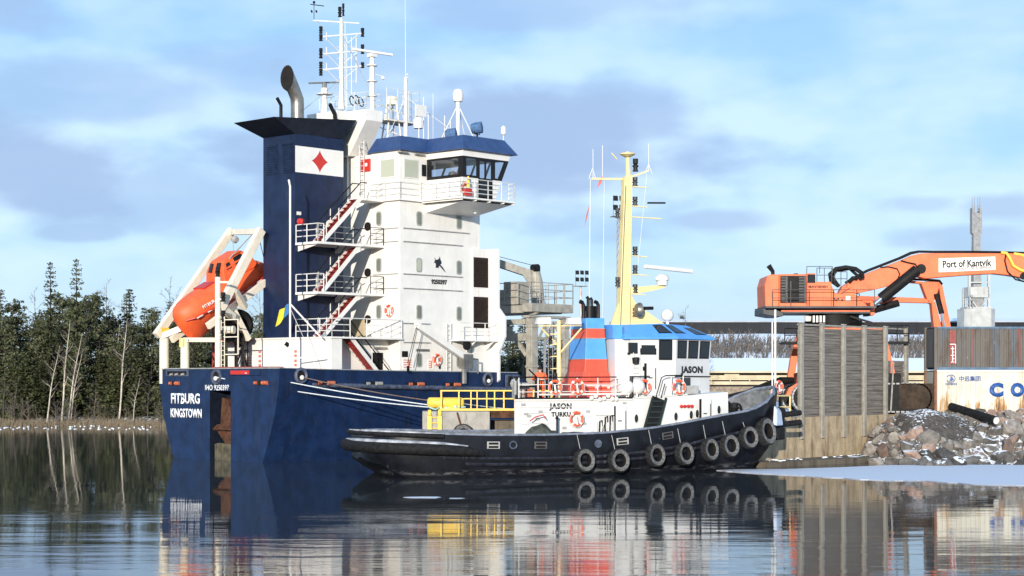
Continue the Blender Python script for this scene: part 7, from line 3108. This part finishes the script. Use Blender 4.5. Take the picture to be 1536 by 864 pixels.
def mesh_of(mb_, name, m, smooth=None):
    o_ = mb_.build(name, m, None, smooth, fix=False)
    me = o_.data
    bpy.data.objects.remove(o_)
    return me


def clump(mb_, c, r, k_, flat=1.):
    for _ in range(k_):
        d = V((tr.gauss(0, 1), tr.gauss(0, 1), tr.gauss(0, 1) * flat)).normalized()
        e_ = V((tr.gauss(0, 1), tr.gauss(0, 1), tr.gauss(0, .6) * flat)).normalized()
        n_ = len(mb_.v)
        o_ = c + V((tr.uniform(-1, 1), tr.uniform(-1, 1), tr.uniform(-.7, .7))) * r * .7
        a_ = o_ - d * r * .6
        b_ = o_ + d * r * .6
        mb_.v += [tuple(a_), tuple(o_ + e_ * r * .45), tuple(b_), tuple(o_ - e_ * r * .3)]
        mb_.face((n_, n_ + 1, n_ + 2, n_ + 3))


def spruce(h, rad, gap=.12, dens=1.):
    mb_ = MB()
    tk = MB()
    tk.path([(0, 0, -.3), (.04, 0, h * .5), (0, 0, h * .98)], [.20 * h / 14, .12 * h / 14, .02], 6)
    lv = int(h * 2.1)
    for i in range(lv):
        u = gap + (1 - gap) * (i + tr.random() * .6) / lv
        z = u * h
        r_ = rad * (1 - u) ** .66 * tr.uniform(.72, 1.12) + .14
        if u < .12:
            r_ *= .85 + u * 1.2
        nb = max(4, int((4 + 6 * (1 - u)) * dens))
        a0 = tr.uniform(0, 6.28)
        for b_ in range(nb):
            a = a0 + 6.283 * b_ / nb + tr.uniform(-.3, .3)
            rb = r_ * tr.uniform(.7, 1.15)
            ns = max(2, int(rb / .34))
            for q in range(ns):
                f_ = (q + .7) / ns
                c = V((math.cos(a) * rb * f_, math.sin(a) * rb * f_, z - rb * (.34 * f_ - .10 * f_ * f_) + .06 * math.sin(q)))
                clump(mb_, c, .22 + .12 * (1 - f_) + .30 * (1 - u), 5 if f_ > .45 else 3, .5)
    for q in range(4):
        clump(mb_, V((0, 0, h * (.92 + .02 * q))), .2, 3, 1.2)
    return mesh_of(tk, 'trunk', 'trunk', 60), mesh_of(mb_, 'crown', 'spruce')


def pine(h, rad, low=.22):
    mb_ = MB()
    tk = MB()
    tk.path([(0, 0, -.3), (.1, 0, h * .4), (-.05, .05, h * .92)], [.2, .15, .04], 6)
    for i in range(int(34 * rad / 2)):
        u = low + (1 - low) * tr.random() ** .8
        z = u * h
        env = rad * (math.sin(math.pi * min(1, (u - low) / (1 - low) * .86 + .14)) ** .6)
        a = tr.uniform(0, 6.28)
        rr_ = env * tr.uniform(.35, 1.0)
        c = V((math.cos(a) * rr_, math.sin(a) * rr_, z))
        tk.tube((0, 0, z - .5), tuple(c), .045, .015, 3, False)
        for q in range(10):
            clump(mb_, c + V((tr.gauss(0, .42), tr.gauss(0, .42), tr.gauss(0, .25))), .36, 5, .8)
    return mesh_of(tk, 'trunk', 'trunk', 60), mesh_of(mb_, 'crown', 'pine')


def bare(h, lean=0., m='birch', spread=.35, n1=15, thick=.09, low=.28):
    tk = MB()
    tw = MB()
    sp = [V((lean * (t ** 1.3) * h + .05 * math.sin(t * 9) * h * .1, .02 * h * math.sin(t * 5), -.3 + (h + .3) * t)) for t in (i / 8 for i in range(9))]
    tk.path(sp, [thick * (1 - .88 * i / 8) for i in range(9)], 6)
    for i in range(n1):
        t = low + (1 - low) * (i + tr.random()) / n1 * .97
        k_ = min(7, int(t * 8))
        p_ = sp[k_].lerp(sp[k_ + 1], t * 8 - k_)
        a = tr.uniform(0, 6.28)
        L = h * spread * (1 - t * .75) * tr.uniform(.6, 1.1)
        d = V((math.cos(a), math.sin(a), tr.uniform(.6, 1.3))).normalized()
        q1 = p_ + d * L * .5
        q2 = q1 + (d + V((0, 0, .25))).normalized() * L * .5
        (tk if t < .8 else tw).path([p_, q1, q2], [thick * .36 * (1.2 - t), thick * .24 * (1.2 - t), .008], 3, False)
        for j in range(6):
            s_ = p_.lerp(q1, tr.uniform(.35, 1)) if j < 2 else q1.lerp(q2, tr.random())
            d2 = (d + V((tr.gauss(0, .6), tr.gauss(0, .6), tr.gauss(.15, .45)))).normalized()
            e_ = s_ + d2 * L * tr.uniform(.18, .45)
            tw.path([s_, e_], [.014, .006], 3, False)
            for _ in range(2):
                s2 = s_.lerp(e_, tr.uniform(.3, 1))
                tw.path([s2, s2 + (d2 + V((tr.gauss(0, .7), tr.gauss(0, .7), tr.gauss(0, .5)))).normalized() * L * tr.uniform(.1, .22)], [.009, .005], 3, False)
    return mesh_of(tk, 'trunk', m, 60), mesh_of(tw, 'crown', 'twig')


def plant(kind, meshes, X, Y, z, sc_, rot, label, cat, group):
    e_ = thing(kind, label, cat, (X, Y, z), rot, group)
    e_.scale = sc_ if isinstance(sc_, tuple) else (sc_,) * 3
    for nm, me in zip(('trunk', 'crown'), meshes):
        o_ = bpy.data.objects.new(nm, me)
        sc.collection.objects.link(o_)
        o_.parent = e_
    return e_


SP = [spruce(14, 2.5, .03), spruce(13, 2.3, .02, 1.1), spruce(15.5, 2.1, .10, .85), spruce(12, 2.8, .02, 1.2)]
PN = [pine(13, 2.9, .12), pine(12, 2.6, .2), pine(13.5, 2.4, .3)]
BR = [bare(9.5, .16, 'birch', .34, 16, .11, .3), bare(10, .09, 'birch', .30, 14, .12, .35), bare(8, .05, 'twig', .36, 14, .06, .2), bare(11, -.02, 'twig', .30, 18, .10, .35)]
SHB = [bare(3.4, .12, 'reed', .5, 9, .045, .1), bare(3.0, -.1, 'twig', .55, 9, .04, .1)]
FG = 'trees of the wooded far shore'


def zg(x, y):
    return land_z(x, y) - .1


# the far shore wood, back rows first
for row, (dy, step_, h0) in enumerate(((26, 2.7, 1.0), (19, 2.6, 1.0), (12.5, 2.5, .97), (7.5, 2.5, .90))):
    x = (-64 if row > 1 else -88) + row * .8
    while x < (2 if row < 2 else (-6 if row == 2 else -19)):
        X = x + tr.uniform(-.6, .6)
        Y = shore_d(X) + dy + tr.uniform(-2, 2)
        # the wood's skyline: lower between the groups, higher round the tall spruces
        u = (X / (Y / 176))
        prof = .82 + .16 * math.exp(-((u + 42.5) / 3.6) ** 2) + .09 * math.exp(-((u + 36.5) / 2.2) ** 2) + .06 * math.exp(-((u + 50) / 4) ** 2) - .10 * math.exp(-((u + 39.5) / 1.2) ** 2) - .10 * smooth01((u + 31.5) / 6)
        s_ = .93 * h0 * prof * tr.uniform(.84, 1.06) * (1 + dy / 230)
        if tr.random() < (.52 if row > 1 else .45):
            plant('pine_tree', PN[tr.randrange(3)], X, Y, zg(X, Y), (s_ * tr.uniform(.85, 1.1), s_, s_), tr.uniform(0, 6.28), 'bushy grey-green pine in the dense wood along the far shore', 'pine tree', FG)
        else:
            plant('spruce_tree', SP[tr.randrange(4)], X, Y, zg(X, Y), (s_ * tr.uniform(1.0, 1.4), s_ * 1.2, s_), tr.uniform(0, 6.28), 'dark green spruce in the dense wood along the far shore', 'spruce tree', FG)
        x += step_ * tr.uniform(.65, 1.0)
# low spruces and bushes filling the wood's edge
for i in range(38):
    X = tr.uniform(-57, -21)
    Y = shore_d(X) + tr.uniform(4.0, 6.5)
    s_ = tr.uniform(.28, .62)
    plant('spruce_tree', SP[tr.choice((0, 1, 3))], X, Y, zg(X, Y), (s_ * 1.45, s_ * 1.45, s_), tr.uniform(0, 6.28), 'young low spruce filling the edge of the far shore wood', 'spruce tree', 'young spruces along the far shore')
for i in range(30):
    X = -6.5 + i * .55 + tr.uniform(-.3, .3)
    Y = tr.uniform(193, 201)
    s_ = tr.uniform(.46, .62)
    plant('spruce_tree', SP[tr.randrange(4)], X, Y, zg(X, Y), (s_ * 1.4, s_ * 1.4, s_), tr.uniform(0, 6.28), 'dark spruce of the wood seen between the gantry crane legs', 'spruce tree', 'spruces behind the gantry crane')
# the two tallest tops
for X, Y, s_, l in ((-44.3, 183, .99, 'tallest spruce of the far shore wood, with a thin pointed top'), (-47.2, 184, .97, 'second tallest thin-topped spruce beside the tallest one on the far shore')):
    plant('spruce_tree', SP[2], X, Y, zg(X, Y), (s_ * .9, s_ * .9, s_ * 1.06), 1.0, l, 'spruce tree', FG)
plant('spruce_tree', SP[2], -53.2, 184, zg(-53.2, 184), (.8, .8, .88), 2.0, 'small-topped dark spruce standing alone above the outer end of the far wood', 'spruce tree', FG)
# pale birches at the water's edge
BL = [('slender pale birch standing apart from the leaning birch clump, towards open water', -46.4, 1.0, 0, .82, .3), ('thickest pale birch of the leaning clump on the far shore', -45.2, 1.3, 1, 1.02, .0), ('second stem of the leaning birch clump on the far shore', -44.6, 1.2, 0, .95, .1), ('shortest birch of the leaning clump, with many pale branches', -44.3, 1.0, 0, .80, .5),
      ('single tall pale birch between the birch clump and the ship stern', -39.6, 2.2, 1, 1.02, -.1), ('thin bare birch deep among the spruces behind the birch clump', -41.4, 6.0, 1, .95, .4), ('low bare sapling under the lone small-topped spruce of the far wood', -50.3, .8, 2, .62, .2), ('bare sapling with wide spreading twigs under the darkest spruces of the far shore', -49.2, .9, 2, .55, 1.0),
      ('pale bare sapling among the shore scrub midway to the ship', -41.8, .8, 2, .55, 2.0), ('twin-stemmed bare sapling on the shore nearer the ship', -37.6, .8, 0, .52, .8), ('bare leaning sapling on the shore closest to the ship stern', -36.0, .9, 2, .58, .3)]
for l, X, dy, i, s_, rz in BL:
    Y = shore_d(X) + dy + .6
    plant('birch_tree', BR[i], X, Y, zg(X, Y), s_, rz, l, 'birch tree', None)
for i in range(12):
    X = tr.uniform(-56, -22)
    Y = shore_d(X) + tr.uniform(20, 30)
    plant('bare_tree', BR[3], X, Y, zg(X, Y), tr.uniform(1.0, 1.3), tr.uniform(0, 6.28), 'leafless grey tree whose twigs show above the spruces of the far shore', 'bare tree', 'leafless trees of the far shore')
for i in range(34):
    X = tr.uniform(-55, -33)
    Y = shore_d(X) + tr.uniform(.6, 2.2)
    plant('shrub', SHB[tr.randrange(2)], X, Y, zg(X, Y), tr.uniform(.5, 1.1), tr.uniform(0, 6.28), 'leafless shoreline shrub at the foot of the far wood', 'shrub', 'shoreline shrubs')
for i in range(30):
    X = tr.uniform(-33, -22)
    Y = shore_d(X) + tr.uniform(3, 9)
    plant('shrub', SHB[1], X, Y, zg(X, Y), tr.uniform(.9, 1.7), tr.uniform(0, 6.28), 'leafless shrub seen under the orange lifeboat behind the ship stern', 'shrub', 'shrubs behind the ship stern')

# grey leafless trees behind the ship and tug
for i in range(46):
    X = tr.uniform(-4, 20)
    Y = tr.uniform(176, 192)
    plant('bare_tree', BR[2 + (i % 2)], X, Y, zg(X, Y), tr.uniform(.6, .85), tr.uniform(0, 6.28), 'leafless grey tree behind the gantry crane and the tug funnel', 'bare tree', 'leafless trees behind the tug')
for i in range(16):
    X = tr.uniform(-6, 22)
    Y = tr.uniform(193, 214)
    s_ = tr.uniform(.28, .42)
    plant('spruce_tree', SP[tr.randrange(4)], X, Y, zg(X, Y), s_, tr.uniform(0, 6.28), 'small dark spruce standing behind the leafless trees beyond the tug', 'spruce tree', 'dark spruces beyond the tug')
for i in range(9):
    X = 20.6 + i * .5 + tr.uniform(-.3, .3)
    Y = tr.uniform(250, 254)
    s_ = tr.uniform(.17, .25)
    plant('pine_tree', PN[i % 3], X, Y, zg(X, Y), s_, tr.uniform(0, 6.28), 'dark pine whose top shows above the tug wheelhouse roof', 'pine tree', 'pines above the tug roof')
for X, s_ in ((92, .34), (94.5, .36), (97, .3), (86, .28)):
    plant('pine_tree', PN[1], X, 285, zg(X, 285), s_ * 1.5, X, 'tiny dark pine top showing above the roof of the long dark shed', 'pine tree', 'pines behind the dark shed')

# leafless scrub on the snowy bank: nobody could count it
tw = MB()
for i in range(10500):
    X = tr.uniform(10, 92)
    Y = 194 + 31 * tr.random() ** 1.05
    z = zg(X, Y)
    h = tr.uniform(.7, 2.0) * (.75 + .5 * mnoise.noise(V((X * .16, Y * .1, 2))))
    ln = tr.gauss(.15, .22)
    tw.path([(X, Y, z - .1), (X + ln * h * .5, Y, z + h * .6), (X + ln * h * 1.2, Y, z + h)], [.055, .04, .02], 3, False)
    for j in range(2):
        s_ = tr.uniform(.35, .85)
        a_ = tr.uniform(-.6, .6)
        tw.path([(X + ln * h * s_, Y, z + h * s_), (X + ln * h * s_ + a_ * h * .35, Y + tr.uniform(-.2, .2), z + h * (s_ + .25))], [.03, .014], 3, False)
o = tw.build('scrub', 'twig', fix=False)
tag(o, 'dense leafless scrub covering the snowy bank below the long dark shed', 'scrub', kind='stuff')
rd = MB()
for i in range(4200):
    X = tr.uniform(-56, -21)
    Y = shore_d(X) + abs(tr.gauss(.5, .7))
    z = zg(X, Y)
    h = tr.uniform(.3, .95)
    a_ = tr.gauss(0, .2)
    n_ = len(rd.v)
    rd.v += [(X - .02, Y, z), (X + .02, Y, z), (X + a_ * h, Y + .05, z + h)]
    rd.face((n_, n_ + 1, n_ + 2))
o = rd.build('reeds', 'reed', fix=False)
tag(o, 'strip of dry tan reeds and grass along the waterline of the far wood', 'reeds', kind='stuff')
